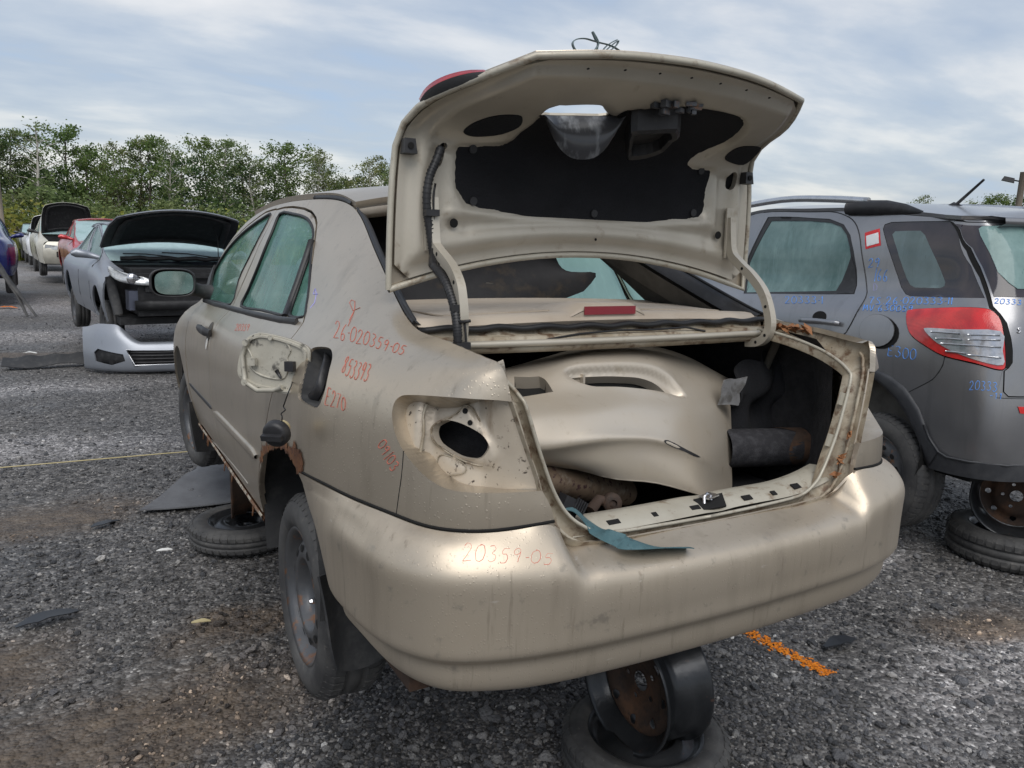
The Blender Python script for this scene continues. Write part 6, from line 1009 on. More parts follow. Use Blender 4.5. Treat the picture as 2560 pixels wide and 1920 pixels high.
# ------------------------------------------------------------------ things lying in the open boot (placed in the sedan's own frame)
CM = Matrix.Translation((0, 0, .3748)) @ Matrix.Rotation(-math.atan(.033), 4, 'X')
def loose(name, label, cat, group=None):
    e = empty(name, label=label, cat=cat, group=group); e.matrix_world = CM; return e
COV = loose('bumper_cover', 'beige front bumper cover with oval fog lamp opening lying in the open boot', 'bumper')
CS_ = Surf(T['cover']); cuu, cvv = CS_.ku[-1], CS_.kv[-1]
flc = 1 if CS_.normal([cuu * .5], [cvv * .5])[0][1] < 0 else -1
mat('cover_paint', (.49, .44, .37), .40, .42, var=[(3, (.47, .405, .32), .35, .7), (24, (.38, .325, .25), .60, .78), (70, (.52, .46, .375), .62, .76, (.3, 1, .3)), (160, (.2, .16, .12), .71, .78)], bump=[(40, .02, 'noise')], coat=.2)
fog = smooth_poly(T['cover_fog'], 3); sc_ = smooth_poly(T['cover_scoop'], 3); gl_ = [tuple(p) for p in T['cover_grille']]
panel('shell', CS_, [(0, 0), (cuu, 0), (cuu, cvv), (0, cvv)], 'cover_paint', COV, [fog, gl_], .0085, .005, 0, flc, [.03, .04],
      lambda uv: -.026 * sstep(0, .020, np.where(inside(sc_, uv), dist_poly(sc_, uv), 0)))
MB().tube(CS_.at([(cuu, t) for t in np.linspace(0, cvv, 20)], -.002, flc), .003, 6).build('shell_edge', 'cover_paint', COV)
panel('fog_backing', CS_, inset(fog, -.02), 'hole_black', COV, (), .03, 0, .06, flc)
panel('grille_mesh', CS_, inset(gl_, -.02), 'hole_black', COV, (), .04, 0, .035, flc)
for k in (.3, .6): MB().tube(CS_.at([(a, gl_[0][1] * (1 - k) + gl_[5][1] * k) for a in np.linspace(gl_[0][0], gl_[3][0] - .01, 5)], -.02, flc), .004, 6).build('grille_bar', 'black_plastic', COV)
fx = CS_.at([T['cover_fog'][0], T['cover_fog'][14]], -.025, flc); a_ = Vector(fx[0]); MB().box(a_ + Vector((.035, .02, -.002)), (.05, .012, .034)).build('fog_bracket', 'cover_paint', COV); MB().box(a_ + Vector((.05, .012, -.002)), (.006, .03, .034)).build('fog_bracket', 'cover_paint', COV)
panel('scuff', CS_, smooth_poly(T['cover_scratch'], 2), 'black_plastic', COV, (), .02, 0, -.0012, flc)

EX = loose('resonator', 'dark sooty exhaust resonator lying at the right end of the boot', 'exhaust')
b0, b1, b2, b3 = [Vector(p) for p in T['blackpipe']]; rr0 = T['pipe_r']
MB().tube([b0 - (b1 - b0) * .12, b0, b1], [rr0, rr0, rr0], 28, False).build('canister', 'soot_black', EX)
MB().tube([b1, b1 + (b2 - b1) * .3, b2, b3], [rr0, rr0 * .86, rr0 * .55, rr0 * .52], 22, True).build('outlet', 'dark_rust', EX)
MB().tube([b1 + Vector((.0, -.02, .042)), b1 + Vector((.055, -.03, .040))], .0055, 8).build('hanger_rod', 'chrome', EX); MB().disc(b1 + Vector((.055, -.03, .040)), (1, -.1, 0), .010, 12, .004).build('hanger_head', 'chrome', EX)
t_ = MB(); d_ = (b1 - b0).normalized(); t_.grid(np.array([[tuple(b1 - d_ * (.02 + .05 * abs(sin(a * 1.5))) + Vector((0, cos(a) * rr0 * 1.04, sin(a) * rr0 * 1.04))), tuple(b1 + d_ * .02 + Vector((0, cos(a) * rr0 * 1.02, sin(a) * rr0 * 1.02)))] for a in np.linspace(.3, pi + 1.2, 24)])); t_.build('torn_skin', 'dark_rust', EX)
MF = loose('muffler', 'rust-speckled muffler poking out below the bumper cover in the boot', 'muffler')
m0, m1 = [Vector(p) for p in T['muffler']]; MB().tube([m0 + (m0 - m1) * .5, m0, m0 + (m1 - m0) * .5, m1], [.050, .050, .050, .049], 26, True, (1, .8)).build('canister', 'muffler_rust', MF)
MB().tube([m0 + (m1 - m0) * .42, m0 + (m1 - m0) * .48], .052, 26, False, (1, .8)).build('seam', 'muffler_rust', MF)
BK = loose('bracket', 'small dark cast bracket lying behind the boot sill', 'bracket')
bk = MB(); bk.tube([(-.27, -.80, .615), (-.24, -.79, .635), (-.21, -.80, .625), (-.19, -.80, .60)], .014, 8); bk.build('body', 'dark_rust', BK)
MB().lathe([(.010, 0), (.022, 0), (.024, .012), (.022, .024), (.010, .024)], 20, Matrix.Translation((-.215, -.815, .628)) @ Matrix.Rotation(1.2, 4, 'Z')).build('eye', 'dark_rust', BK)
CN = loose('plug_connector', 'black plastic connector block at the left corner of the boot sill', 'connector')
cnb = MB(); cnb.box((-.375, -.855, .655), (.045, .030, .050), Matrix.Rotation(.5, 3, 'Y')); cnb.build('shell', 'black_plastic', CN)
for k in range(5): MB().box((-.362 + .006 * k, -.872, .664 - .004 * k), (.003, .004, .034), Matrix.Rotation(.5, 3, 'Y')).build('rib', 'black_plastic', CN)
# crumpled boot mat
MT = loose('boot_mat', 'crumpled charcoal felt boot mat thrown into the right side of the boot', 'mat')
rr = random.Random(4); prof = [(.38, .888), (.44, .921), (.47, .915), (.52, .945), (.535, .925), (.57, .89), (.61, .82), (.63, .72)]
net = []
for i, (x, z) in enumerate(smooth_poly(prof, 3, False)):
    net.append([(x - .01, -.60 + .02 * sin(i * .9), z), (x - .02, -.63 + .014 * sin(i * .8), z - .09), (x - .03, -.61 + .012 * cos(i * .7), z * .55 + .30), (x - .02, -.65 + .01 * sin(i * .7), z * .25 + .41), (x - .03, -.74, .535)])
net = [[tuple(np.array((-1.285, -2.233, 1.19)) + (np.array(p) - np.array((-1.285, -2.233, 1.19))) * (1.07 if p[2] > .62 else 1.02)) for p in row[:4]] for row in net]
MT_ = Surf(net); u2, v2 = np.meshgrid(np.linspace(0, MT_.ku[-1], 40), np.linspace(0, MT_.kv[-1], 30), indexing='ij'); MB().sheet(MT_(u2.ravel(), v2.ravel()).reshape(40, 30, 3), .006).build('felt', 'felt', MT)
n2_ = [[(x, y, .515 + .012 * sin(7 * x + 5 * y) + (.02 if y < -.8 else 0)) for x in np.linspace(.05, .56, 8)] for y in (-.84, -.76, -.66, -.5, -.35)]
FS2 = Surf(n2_); u2, v2 = np.meshgrid(np.linspace(0, FS2.ku[-1], 20), np.linspace(0, FS2.kv[-1], 26), indexing='ij'); MB().sheet(FS2(u2.ravel(), v2.ravel()).reshape(20, 26, 3)[::-1], .005).build('flap', 'felt', MT)
SV = loose('foil_scrap', 'crumpled silver foil-faced scrap wedged behind the bumper cover', 'scrap')
g = np.array([[(.345 + .030 * i + .006 * sin(j * 2 + i), -.58 + .012 * cos(i * 2 + j), .785 + .026 * j + .012 * sin(3 * i)) for j in range(4)] for i in range(4)]); MB().sheet(g, .003).build('foil', 'silver_tape', SV)
# green-blue strap trailing over the sill
ST = loose('cloth_strap', 'blue-green fabric strap trailing from the boot over the rear bumper', 'strap')
ctr = np.array(smooth_poly([(-.39, -.84, .652)] + T['strap'], 6, False)); tn = np.gradient(ctr, axis=0); tn /= np.linalg.norm(tn, axis=1, keepdims=True)
k_ = np.linspace(0, 1, len(ctr)); g = []
for i, (p, t) in enumerate(zip(ctr, tn)):
    w = .022 + .005 * sin(9 * k_[i]); tw = .55 * sin(8 * k_[i]); side_ = np.cross(t, [0, -.35 * (1 - .8 * k_[i]), 1]); side_ /= np.linalg.norm(side_); upv = np.cross(side_, t)
    g.append([p + (side_ * cos(tw) + upv * sin(tw)) * w * s + upv * (.006 + .006 * abs(sin(14 * k_[i])) * (1 - s * s)) + np.array([0, -.004, .004]) for s in (-1, -.4, .2, 1)])
MB().sheet(np.array(g), .0015).build('webbing', 'blue_strap', ST)
# thin packing bands tangled above the lid
PB = loose('packing_band', 'loops of thin grey packing band sprouting above the boot lid', 'band')
mat('band_grey', (.12, .16, .17), .5)
B3 = [[[-0.171, -0.62, 1.686], [-0.1689, -0.62, 1.7083], [-0.1667, -0.62, 1.7269], [-0.1791, -0.62, 1.7432], [-0.1833, -0.62, 1.7471], [-0.1808, -0.62, 1.743], [-0.1727, -0.62, 1.7305], [-0.1648, -0.62, 1.7226], [-0.1747, -0.62, 1.7075], [-0.186, -0.62, 1.6968], [-0.2089, -0.62, 1.69], [-0.2292, -0.62, 1.6975], [-0.2393, -0.62, 1.7118], [-0.2301, -0.62, 1.723], [-0.2046, -0.62, 1.729], [-0.1784, -0.62, 1.7274], [-0.1579, -0.62, 1.7259], [-0.1341, -0.62, 1.7247], [-0.1098, -0.62, 1.719], [-0.096, -0.62, 1.7093], [-0.1085, -0.62, 1.6899]], [[-0.1651, -0.62, 1.6868], [-0.1509, -0.62, 1.7016], [-0.1338, -0.62, 1.7179], [-0.1076, -0.62, 1.7378], [-0.1102, -0.62, 1.7282], [-0.1276, -0.62, 1.7141], [-0.151, -0.62, 1.7039], [-0.1456, -0.62, 1.7162], [-0.1283, -0.62, 1.7302], [-0.1107, -0.62, 1.7396]]]
for pth in B3: MB().tube(smooth_poly(pth, 5, False), .0032, 5, True, (1.6, .45)).build('loop', 'band_grey', PB)

# ================================================================== grey hatchback parked alongside
# ---- grey hatchback side + rear net (half width, y, z), rows sill -> roof edge
GW=[.750,.795,.815,.822,.806,.770,.705,.672,.615]
GZ=[.20,.35,.55,.75,.92,1.02,1.095,1.31,1.505]
def gs(y,k=0,dz=0): return [(a-k*(.3 if i<6 else 1),y,b+(dz if i>5 else 0)) for i,(a,b) in enumerate(zip(GW,GZ))]
def gt(y,r7,r8,k=0):
    a=gs(y,k); a[7]=(a[7][0],y,r7); a[8]=(a[8][0],y,r8); return a
def gf(y,w,z): return [(a,y,b) for a,b in zip(w,z)]
GREY=np.array([gf(3.22,[.66,.70,.72,.72,.70,.67,.63,.60,.57],[.22,.35,.52,.68,.78,.84,.88,.90,.91]),gf(2.85,[.74,.785,.81,.815,.79,.75,.70,.67,.64],[.20,.35,.55,.74,.87,.95,.99,1.01,1.02]),gf(2.58,[.75,.795,.815,.822,.80,.76,.70,.675,.65],[.20,.35,.55,.75,.91,1.0,1.055,1.09,1.12]),gt(2.3,1.20,1.30,.01),gt(1.9,1.30,1.50,.0),gt(1.5,1.36,1.63),gt(.9,1.36,1.62),gt(.4,1.345,1.588),gt(.1,1.33,1.553),gt(-.15,1.315,1.522),gt(-.36,1.303,1.496,.008),
 [(.74,-.60,.20),(.770,-.62,.35),(.782,-.625,.55),(.775,-.62,.75),(.760,-.60,.92),(.735,-.58,1.02),(.690,-.545,1.095),(.652,-.48,1.30),(.600,-.405,1.488)],
 [(.67,-.72,.20),(.700,-.745,.35),(.712,-.75,.55),(.700,-.74,.75),(.688,-.715,.92),(.672,-.68,1.02),(.640,-.645,1.095),(.61,-.57,1.30),(.568,-.468,1.485)],
 [(.52,-.79,.20),(.54,-.805,.35),(.55,-.812,.55),(.54,-.795,.75),(.53,-.772,.92),(.52,-.74,1.02),(.505,-.705,1.095),(.49,-.63,1.30),(.46,-.515,1.487)],
 [(.27,-.815,.20),(.28,-.828,.35),(.28,-.835,.55),(.28,-.82,.75),(.28,-.797,.92),(.275,-.765,1.02),(.27,-.73,1.095),(.26,-.655,1.30),(.245,-.54,1.49)],
 [(0,-.82,.20),(0,-.833,.35),(0,-.84,.55),(0,-.825,.75),(0,-.802,.92),(0,-.77,1.02),(0,-.735,1.095),(0,-.66,1.30),(0,-.547,1.492)]])
GP=(3.379,.409,.319,-.2002,-.0416)

Q={'dglass':[[2.044,1.231],[2.442,1.234],[2.661,1.224],[2.772,1.204],[2.84,1.167],[2.892,1.109],[2.913,1.07],[2.837,.916],[2.336,.896],[1.929,.878],[1.874,1.038],[1.966,1.134]],
'dtrim':[[2.917,1.072],[2.963,1.018],[2.994,.947],[2.998,.904],[2.862,.898],[2.841,.915]],
'dframe':[[1.995,1.25],[2.334,1.251],[2.651,1.24],[2.795,1.213],[2.877,1.164],[2.932,1.096],[2.976,1.018],[3.001,.948],[3.012,.899],[2.806,.89],[2.356,.878],[1.918,.863],[1.812,1.01],[1.924,1.143]],
'dshut':[[1.931,1.277],[2.313,1.277],[2.627,1.277],[2.781,1.258],[2.882,1.225],[2.953,1.166],[3.004,1.084],[3.075,.957],[3.113,.898],[3.139,.821],[3.125,.734],[3.091,.661]],
'qwin':[[3.124,1.202],[3.125,1.222],[3.172,1.236],[3.378,1.25],[3.544,1.262],[3.68,1.18],[3.826,1.051],[3.892,.908],[3.654,.903],[3.436,.902],[3.398,.912],[3.346,.949],[3.243,1.074],[3.156,1.168]],
'qclear':[[3.208,1.179],[3.223,1.195],[3.32,1.202],[3.399,1.206],[3.432,1.187],[3.527,1.084],[3.616,.979],[3.617,.96],[3.592,.95],[3.509,.948],[3.442,.947],[3.403,.959],[3.365,.994],[3.268,1.117]],
'lamp':[[3.503,.794],[3.514,.812],[3.605,.825],[3.79,.844],[3.893,.843],[3.932,.827],[3.961,.784],[3.969,.7],[3.974,.617],[3.975,.564],[3.94,.559],[3.863,.58],[3.749,.6],[3.666,.638],[3.586,.679],[3.544,.719]],
'lclear':[[3.646,.717],[3.658,.726],[3.785,.729],[3.956,.732],[3.962,.644],[3.967,.579],[3.885,.589],[3.795,.619],[3.719,.657],[3.671,.693]],
'lshelf':[[[3.683,.709],[3.737,.71],[3.807,.711]],[[3.71,.678],[3.761,.683],[3.818,.683]],[[3.734,.657],[3.838,.659],[3.956,.659]],[[3.757,.622],[3.795,.622],[3.835,.619]],[[3.84,.614],[3.905,.613],[3.958,.611]],[[3.835,.708],[3.881,.711],[3.953,.713]],[[3.837,.685],[3.881,.689],[3.954,.691]]],
'fuel':[[3.461,.697],[3.463,.674],[3.454,.652],[3.434,.632],[3.406,.617],[3.372,.607],[3.334,.603],[3.298,.607],[3.264,.617],[3.236,.633],[3.215,.654],[3.203,.678],[3.201,.703],[3.21,.726],[3.227,.747],[3.253,.762],[3.284,.771],[3.32,.773],[3.358,.768],[3.394,.757],[3.426,.74],[3.449,.72]],
'gate':[[3.562,1.261],[3.66,1.222],[3.833,1.133],[3.881,1.046],[3.904,.978],[3.921,.916],[3.933,.863],[3.968,.816],[3.99,.773],[4.001,.701],[4.007,.646],[4.009,.59],[3.995,.565],[3.979,.55],[3.985,.453]],
'lampgap':[[3.545,1.26],[3.792,1.121],[3.87,1.004],[3.898,.916],[3.915,.848],[3.942,.828],[3.965,.778],[3.974,.7],[3.98,.564]],
'seam':[[3.752,.595],[3.746,.552],[3.732,.514],[3.709,.474],[3.657,.43],[3.595,.386]],
'gglass':[[3.898,1.228],[3.92,1.241],[4.024,1.244],[4.167,1.243],[4.073,.952],[4.048,.954],[4.009,.98],[3.962,1.026],[3.939,1.104],[3.903,1.193]],
'arch_out':[[3.325,.486],[3.39,.474],[3.478,.454],[3.57,.413],[3.605,.382],[3.662,.311],[3.692,.237],[3.72,.169],[3.757,.111],[3.794,.091],[3.877,.091],[4.02,.09]],
'arch_in':[[3.286,.437],[3.373,.417],[3.462,.375],[3.526,.338],[3.586,.273],[3.628,.221],[3.657,.151],[3.674,.085],[3.683,.032],[3.703,.0]],
'refl':[[4.046,.384],[4.076,.383],[4.079,.349],[4.058,.352]],
'handle':[[2.691,.703],[2.851,.708],[3.018,.705]],
'cup':[[2.757,.726],[2.764,.745],[2.808,.762],[2.857,.763],[2.9,.748],[2.917,.731]],
'sticker':[[2.991,1.178],[3.098,1.203],[3.144,1.125],[3.029,1.105]],
'stickin':[[3.01,1.164],[3.098,1.184],[3.127,1.135],[3.035,1.117]],
'low_line':[[3.794,.091],[3.877,.089],[4.02,.09]],
'rail':[[-.63,1.611,1.724],[-.63,1.103,1.716],[-.63,.626,1.681],[-.63,.283,1.64],[-.63,.218,1.614]],
'railend':[[-.63,.277,1.64],[-.63,.146,1.624],[-.63,.038,1.601],[-.63,-.074,1.569]],
'railfoot':[[-.63,.215,1.587],[-.63,-.075,1.562]],
'ant':[[-.15,.125,1.615],[-.15,-.064,1.754]],
'wheel':[[-.8,-.46,.158]],
'ink1':[[[2.417,.848],[2.417,.85],[2.415,.853],[2.415,.857],[2.416,.859],[2.419,.86],[2.424,.86],[2.429,.86],[2.435,.859],[2.441,.856],[2.448,.853],[2.454,.849],[2.459,.844],[2.462,.84],[2.463,.836],[2.464,.831],[2.465,.826],[2.464,.821],[2.463,.815],[2.461,.81],[2.461,.807],[2.46,.805],[2.46,.804],[2.462,.804],[2.465,.804],[2.473,.805],[2.484,.806],[2.495,.807],[2.502,.808]],[[2.498,.859],[2.495,.858],[2.492,.857],[2.489,.855],[2.487,.852],[2.489,.848],[2.491,.843],[2.495,.838],[2.5,.833],[2.506,.827],[2.513,.821],[2.52,.816],[2.526,.812],[2.532,.809],[2.537,.808],[2.542,.807],[2.547,.807],[2.551,.808],[2.555,.81],[2.557,.812],[2.558,.815],[2.558,.819],[2.556,.824],[2.553,.829],[2.549,.834],[2.543,.839],[2.535,.845],[2.527,.85],[2.52,.854],[2.513,.858],[2.506,.86],[2.499,.861],[2.494,.862],[2.491,.863],[2.489,.862],[2.488,.862],[2.487,.861]],[[2.539,.864],[2.543,.864],[2.548,.865],[2.553,.865],[2.559,.865],[2.564,.864],[2.571,.862],[2.576,.859],[2.58,.857],[2.582,.853],[2.58,.849],[2.579,.845],[2.581,.842],[2.586,.839],[2.594,.837],[2.602,.835],[2.608,.833],[2.612,.83],[2.616,.826],[2.618,.822],[2.619,.819],[2.617,.816],[2.614,.814],[2.609,.813],[2.604,.812],[2.599,.813],[2.593,.814],[2.587,.816],[2.583,.818]],[[2.606,.863],[2.608,.865],[2.611,.867],[2.615,.868],[2.62,.869],[2.626,.867],[2.633,.865],[2.639,.861],[2.644,.858],[2.645,.855],[2.644,.851],[2.643,.847],[2.644,.843],[2.65,.841],[2.657,.839],[2.665,.837],[2.671,.835],[2.675,.831],[2.679,.827],[2.682,.823],[2.682,.82],[2.68,.818],[2.677,.816],[2.673,.814],[2.668,.814],[2.663,.814],[2.656,.816],[2.651,.818],[2.647,.819]],[[2.668,.865],[2.67,.866],[2.674,.868],[2.678,.87],[2.683,.87],[2.689,.868],[2.696,.866],[2.702,.862],[2.706,.859],[2.707,.856],[2.706,.853],[2.704,.849],[2.705,.846],[2.71,.844],[2.717,.842],[2.725,.84],[2.731,.837],[2.736,.834],[2.74,.83],[2.742,.826],[2.743,.823],[2.742,.82],[2.738,.818],[2.734,.817],[2.729,.816],[2.724,.817],[2.718,.818],[2.712,.82],[2.708,.821]],[[2.754,.84],[2.757,.841],[2.76,.842],[2.764,.843],[2.766,.843]],[[2.764,.859],[2.763,.862],[2.76,.867],[2.758,.871],[2.759,.872],[2.763,.868],[2.769,.861],[2.777,.853],[2.784,.845],[2.791,.838],[2.798,.83],[2.804,.824],[2.808,.819]]],
'ink2':[[[3.153,.881],[3.159,.882],[3.168,.884],[3.177,.885],[3.183,.884],[3.185,.881],[3.186,.875],[3.186,.869],[3.187,.863],[3.19,.856],[3.193,.849],[3.197,.842],[3.199,.838]],[[3.239,.881],[3.235,.882],[3.23,.882],[3.225,.883],[3.221,.882],[3.219,.88],[3.217,.878],[3.217,.875],[3.219,.872],[3.225,.868],[3.233,.864],[3.242,.861],[3.249,.857],[3.254,.854],[3.259,.85],[3.262,.847],[3.263,.844],[3.262,.841],[3.26,.839],[3.256,.837],[3.253,.836],[3.249,.836],[3.245,.837],[3.241,.839],[3.238,.84]],[[3.291,.845],[3.292,.844],[3.293,.844],[3.294,.843],[3.295,.843]],[[3.286,.878],[3.285,.88],[3.285,.884],[3.285,.887],[3.286,.889],[3.289,.89],[3.292,.89],[3.296,.89],[3.3,.889],[3.304,.887],[3.308,.884],[3.311,.881],[3.314,.877],[3.316,.874],[3.316,.87],[3.316,.865],[3.316,.861],[3.316,.857],[3.314,.852],[3.313,.848],[3.313,.845],[3.313,.843],[3.313,.842],[3.314,.842],[3.316,.842],[3.322,.843],[3.33,.844],[3.338,.845],[3.343,.846]],[[3.352,.892],[3.351,.889],[3.349,.886],[3.347,.882],[3.346,.877],[3.347,.873],[3.348,.868],[3.349,.863],[3.352,.859],[3.354,.855],[3.358,.851],[3.362,.848],[3.366,.846],[3.37,.845],[3.374,.845],[3.379,.845],[3.381,.846],[3.382,.848],[3.381,.852],[3.38,.855],[3.378,.858],[3.375,.86],[3.371,.862],[3.367,.864],[3.363,.865],[3.36,.864],[3.358,.862],[3.356,.86],[3.354,.859]],[[3.392,.869],[3.394,.869],[3.397,.87],[3.4,.87],[3.402,.871]],[[3.412,.894],[3.411,.892],[3.408,.891],[3.406,.888],[3.405,.886],[3.405,.882],[3.406,.879],[3.408,.875],[3.41,.87],[3.414,.866],[3.418,.861],[3.423,.857],[3.428,.853],[3.432,.851],[3.436,.85],[3.44,.849],[3.443,.849],[3.446,.85],[3.448,.852],[3.45,.854],[3.45,.857],[3.45,.86],[3.448,.864],[3.446,.868],[3.443,.872],[3.44,.877],[3.435,.882],[3.431,.886],[3.427,.889],[3.423,.891],[3.419,.892],[3.416,.893],[3.413,.893],[3.411,.893],[3.409,.893],[3.408,.893],[3.407,.893]],[[3.447,.886],[3.447,.888],[3.447,.89],[3.447,.893],[3.448,.895],[3.451,.896],[3.454,.896],[3.457,.896],[3.46,.896],[3.463,.894],[3.467,.891],[3.47,.888],[3.473,.885],[3.474,.881],[3.475,.878],[3.475,.874],[3.475,.87],[3.475,.866],[3.475,.861],[3.474,.857],[3.474,.854],[3.474,.852],[3.474,.851],[3.475,.851],[3.478,.852],[3.483,.852],[3.49,.853],[3.497,.854],[3.502,.855]],[[3.502,.894],[3.5,.893],[3.497,.893],[3.494,.891],[3.493,.889],[3.493,.886],[3.495,.882],[3.497,.877],[3.5,.873],[3.504,.869],[3.509,.864],[3.514,.859],[3.519,.856],[3.523,.854],[3.527,.853],[3.53,.852],[3.533,.852],[3.536,.853],[3.538,.855],[3.539,.857],[3.539,.859],[3.539,.863],[3.537,.867],[3.534,.871],[3.531,.875],[3.528,.879],[3.523,.884],[3.519,.888],[3.514,.891],[3.511,.893],[3.507,.894],[3.504,.894],[3.501,.895],[3.499,.895],[3.498,.894],[3.497,.894],[3.497,.894]],[[3.531,.895],[3.533,.896],[3.536,.897],[3.539,.898],[3.542,.898],[3.546,.897],[3.55,.896],[3.554,.893],[3.556,.891],[3.556,.888],[3.555,.885],[3.554,.882],[3.555,.879],[3.558,.878],[3.563,.876],[3.568,.875],[3.572,.873],[3.575,.87],[3.578,.867],[3.58,.864],[3.58,.861],[3.58,.859],[3.578,.857],[3.575,.856],[3.572,.855],[3.568,.856],[3.563,.857],[3.559,.859],[3.556,.86]],[[3.573,.897],[3.575,.898],[3.579,.898],[3.583,.899],[3.586,.899],[3.59,.898],[3.593,.897],[3.597,.895],[3.599,.893],[3.599,.89],[3.598,.887],[3.597,.883],[3.598,.88],[3.601,.879],[3.606,.877],[3.611,.876],[3.615,.874],[3.618,.872],[3.62,.868],[3.622,.865],[3.622,.863],[3.621,.86],[3.619,.859],[3.616,.857],[3.614,.857],[3.61,.857],[3.606,.859],[3.602,.86],[3.599,.861]],[[3.617,.899],[3.619,.899],[3.622,.9],[3.626,.901],[3.629,.901],[3.633,.9],[3.637,.899],[3.641,.897],[3.643,.895],[3.643,.892],[3.641,.889],[3.639,.886],[3.64,.884],[3.643,.882],[3.648,.88],[3.653,.879],[3.657,.877],[3.659,.874],[3.662,.871],[3.663,.867],[3.663,.865],[3.662,.863],[3.66,.861],[3.657,.86],[3.654,.859],[3.65,.86],[3.646,.861],[3.642,.863],[3.64,.864]],[[3.674,.878],[3.676,.879],[3.678,.879],[3.681,.88],[3.683,.881]],[[3.686,.895],[3.686,.897],[3.687,.899],[3.687,.901],[3.688,.901],[3.69,.898],[3.692,.893],[3.694,.888],[3.696,.882],[3.699,.877],[3.702,.871],[3.704,.865],[3.706,.861]],[[3.707,.893],[3.708,.895],[3.708,.899],[3.708,.902],[3.709,.902],[3.711,.899],[3.712,.894],[3.714,.887],[3.716,.881],[3.718,.876],[3.721,.87],[3.723,.865],[3.724,.861]]],
'ink3':[[[3.175,.792],[3.172,.8],[3.167,.812],[3.162,.823],[3.159,.829],[3.164,.826],[3.173,.816],[3.182,.807],[3.187,.803],[3.187,.807],[3.185,.817],[3.182,.826],[3.181,.829],[3.187,.824],[3.196,.812],[3.203,.801],[3.207,.794]],[[3.204,.828],[3.212,.819],[3.221,.808],[3.23,.797],[3.236,.793],[3.237,.798],[3.237,.809],[3.234,.821],[3.232,.83]],[[3.271,.795],[3.271,.795],[3.272,.795],[3.272,.794],[3.273,.794]],[[3.264,.811],[3.264,.81],[3.265,.81],[3.265,.81],[3.266,.809]],[[3.291,.832],[3.289,.83],[3.287,.827],[3.285,.824],[3.284,.821],[3.283,.817],[3.283,.813],[3.284,.809],[3.284,.806],[3.286,.803],[3.288,.8],[3.29,.798],[3.293,.796],[3.296,.796],[3.3,.795],[3.304,.796],[3.307,.796],[3.308,.798],[3.309,.8],[3.309,.803],[3.308,.805],[3.306,.807],[3.303,.809],[3.3,.81],[3.296,.811],[3.294,.81],[3.291,.809],[3.288,.807],[3.287,.806]],[[3.313,.833],[3.316,.834],[3.318,.835],[3.322,.836],[3.325,.837],[3.329,.836],[3.333,.834],[3.336,.832],[3.338,.83],[3.338,.827],[3.336,.824],[3.334,.822],[3.334,.82],[3.337,.818],[3.341,.817],[3.346,.816],[3.35,.814],[3.352,.812],[3.353,.809],[3.354,.807],[3.353,.804],[3.351,.803],[3.348,.801],[3.345,.8],[3.341,.8],[3.338,.8],[3.334,.801],[3.331,.802],[3.328,.803]],[[3.369,.837],[3.367,.836],[3.365,.835],[3.362,.833],[3.361,.831],[3.361,.828],[3.361,.825],[3.362,.822],[3.364,.818],[3.366,.815],[3.369,.811],[3.373,.807],[3.376,.804],[3.379,.803],[3.382,.802],[3.385,.801],[3.388,.802],[3.391,.802],[3.394,.803],[3.396,.805],[3.398,.807],[3.398,.81],[3.398,.813],[3.397,.817],[3.396,.82],[3.393,.823],[3.39,.827],[3.386,.831],[3.382,.833],[3.379,.835],[3.376,.835],[3.372,.836],[3.37,.836],[3.368,.836],[3.366,.836],[3.365,.836],[3.365,.836]],[[3.413,.835],[3.412,.835],[3.409,.833],[3.407,.832],[3.405,.83],[3.405,.827],[3.406,.824],[3.407,.821],[3.408,.818],[3.411,.814],[3.414,.81],[3.417,.806],[3.42,.804],[3.423,.802],[3.427,.801],[3.43,.801],[3.433,.801],[3.436,.802],[3.438,.803],[3.441,.805],[3.442,.807],[3.443,.809],[3.442,.812],[3.442,.815],[3.44,.819],[3.437,.822],[3.434,.826],[3.429,.83],[3.426,.833],[3.422,.835],[3.419,.836],[3.416,.836],[3.413,.836],[3.411,.836],[3.41,.836],[3.409,.835],[3.409,.835]],[[3.465,.839],[3.461,.839],[3.456,.839],[3.451,.838],[3.448,.837],[3.448,.834],[3.45,.83],[3.452,.826],[3.454,.824],[3.457,.823],[3.461,.823],[3.465,.824],[3.468,.824],[3.471,.822],[3.474,.82],[3.477,.818],[3.479,.816],[3.48,.813],[3.481,.81],[3.48,.807],[3.479,.805],[3.477,.804],[3.474,.803],[3.47,.803],[3.467,.803],[3.465,.804],[3.463,.804],[3.461,.805],[3.46,.806]],[[3.506,.836],[3.503,.837],[3.5,.838],[3.496,.839],[3.494,.839],[3.491,.838],[3.489,.836],[3.488,.834],[3.487,.832],[3.489,.83],[3.491,.827],[3.494,.825],[3.497,.823],[3.5,.823],[3.503,.824],[3.506,.825],[3.508,.827],[3.508,.829],[3.507,.832],[3.506,.835],[3.506,.836],[3.507,.834],[3.509,.831],[3.511,.827],[3.513,.823],[3.515,.819],[3.517,.814],[3.519,.809],[3.519,.806]]],
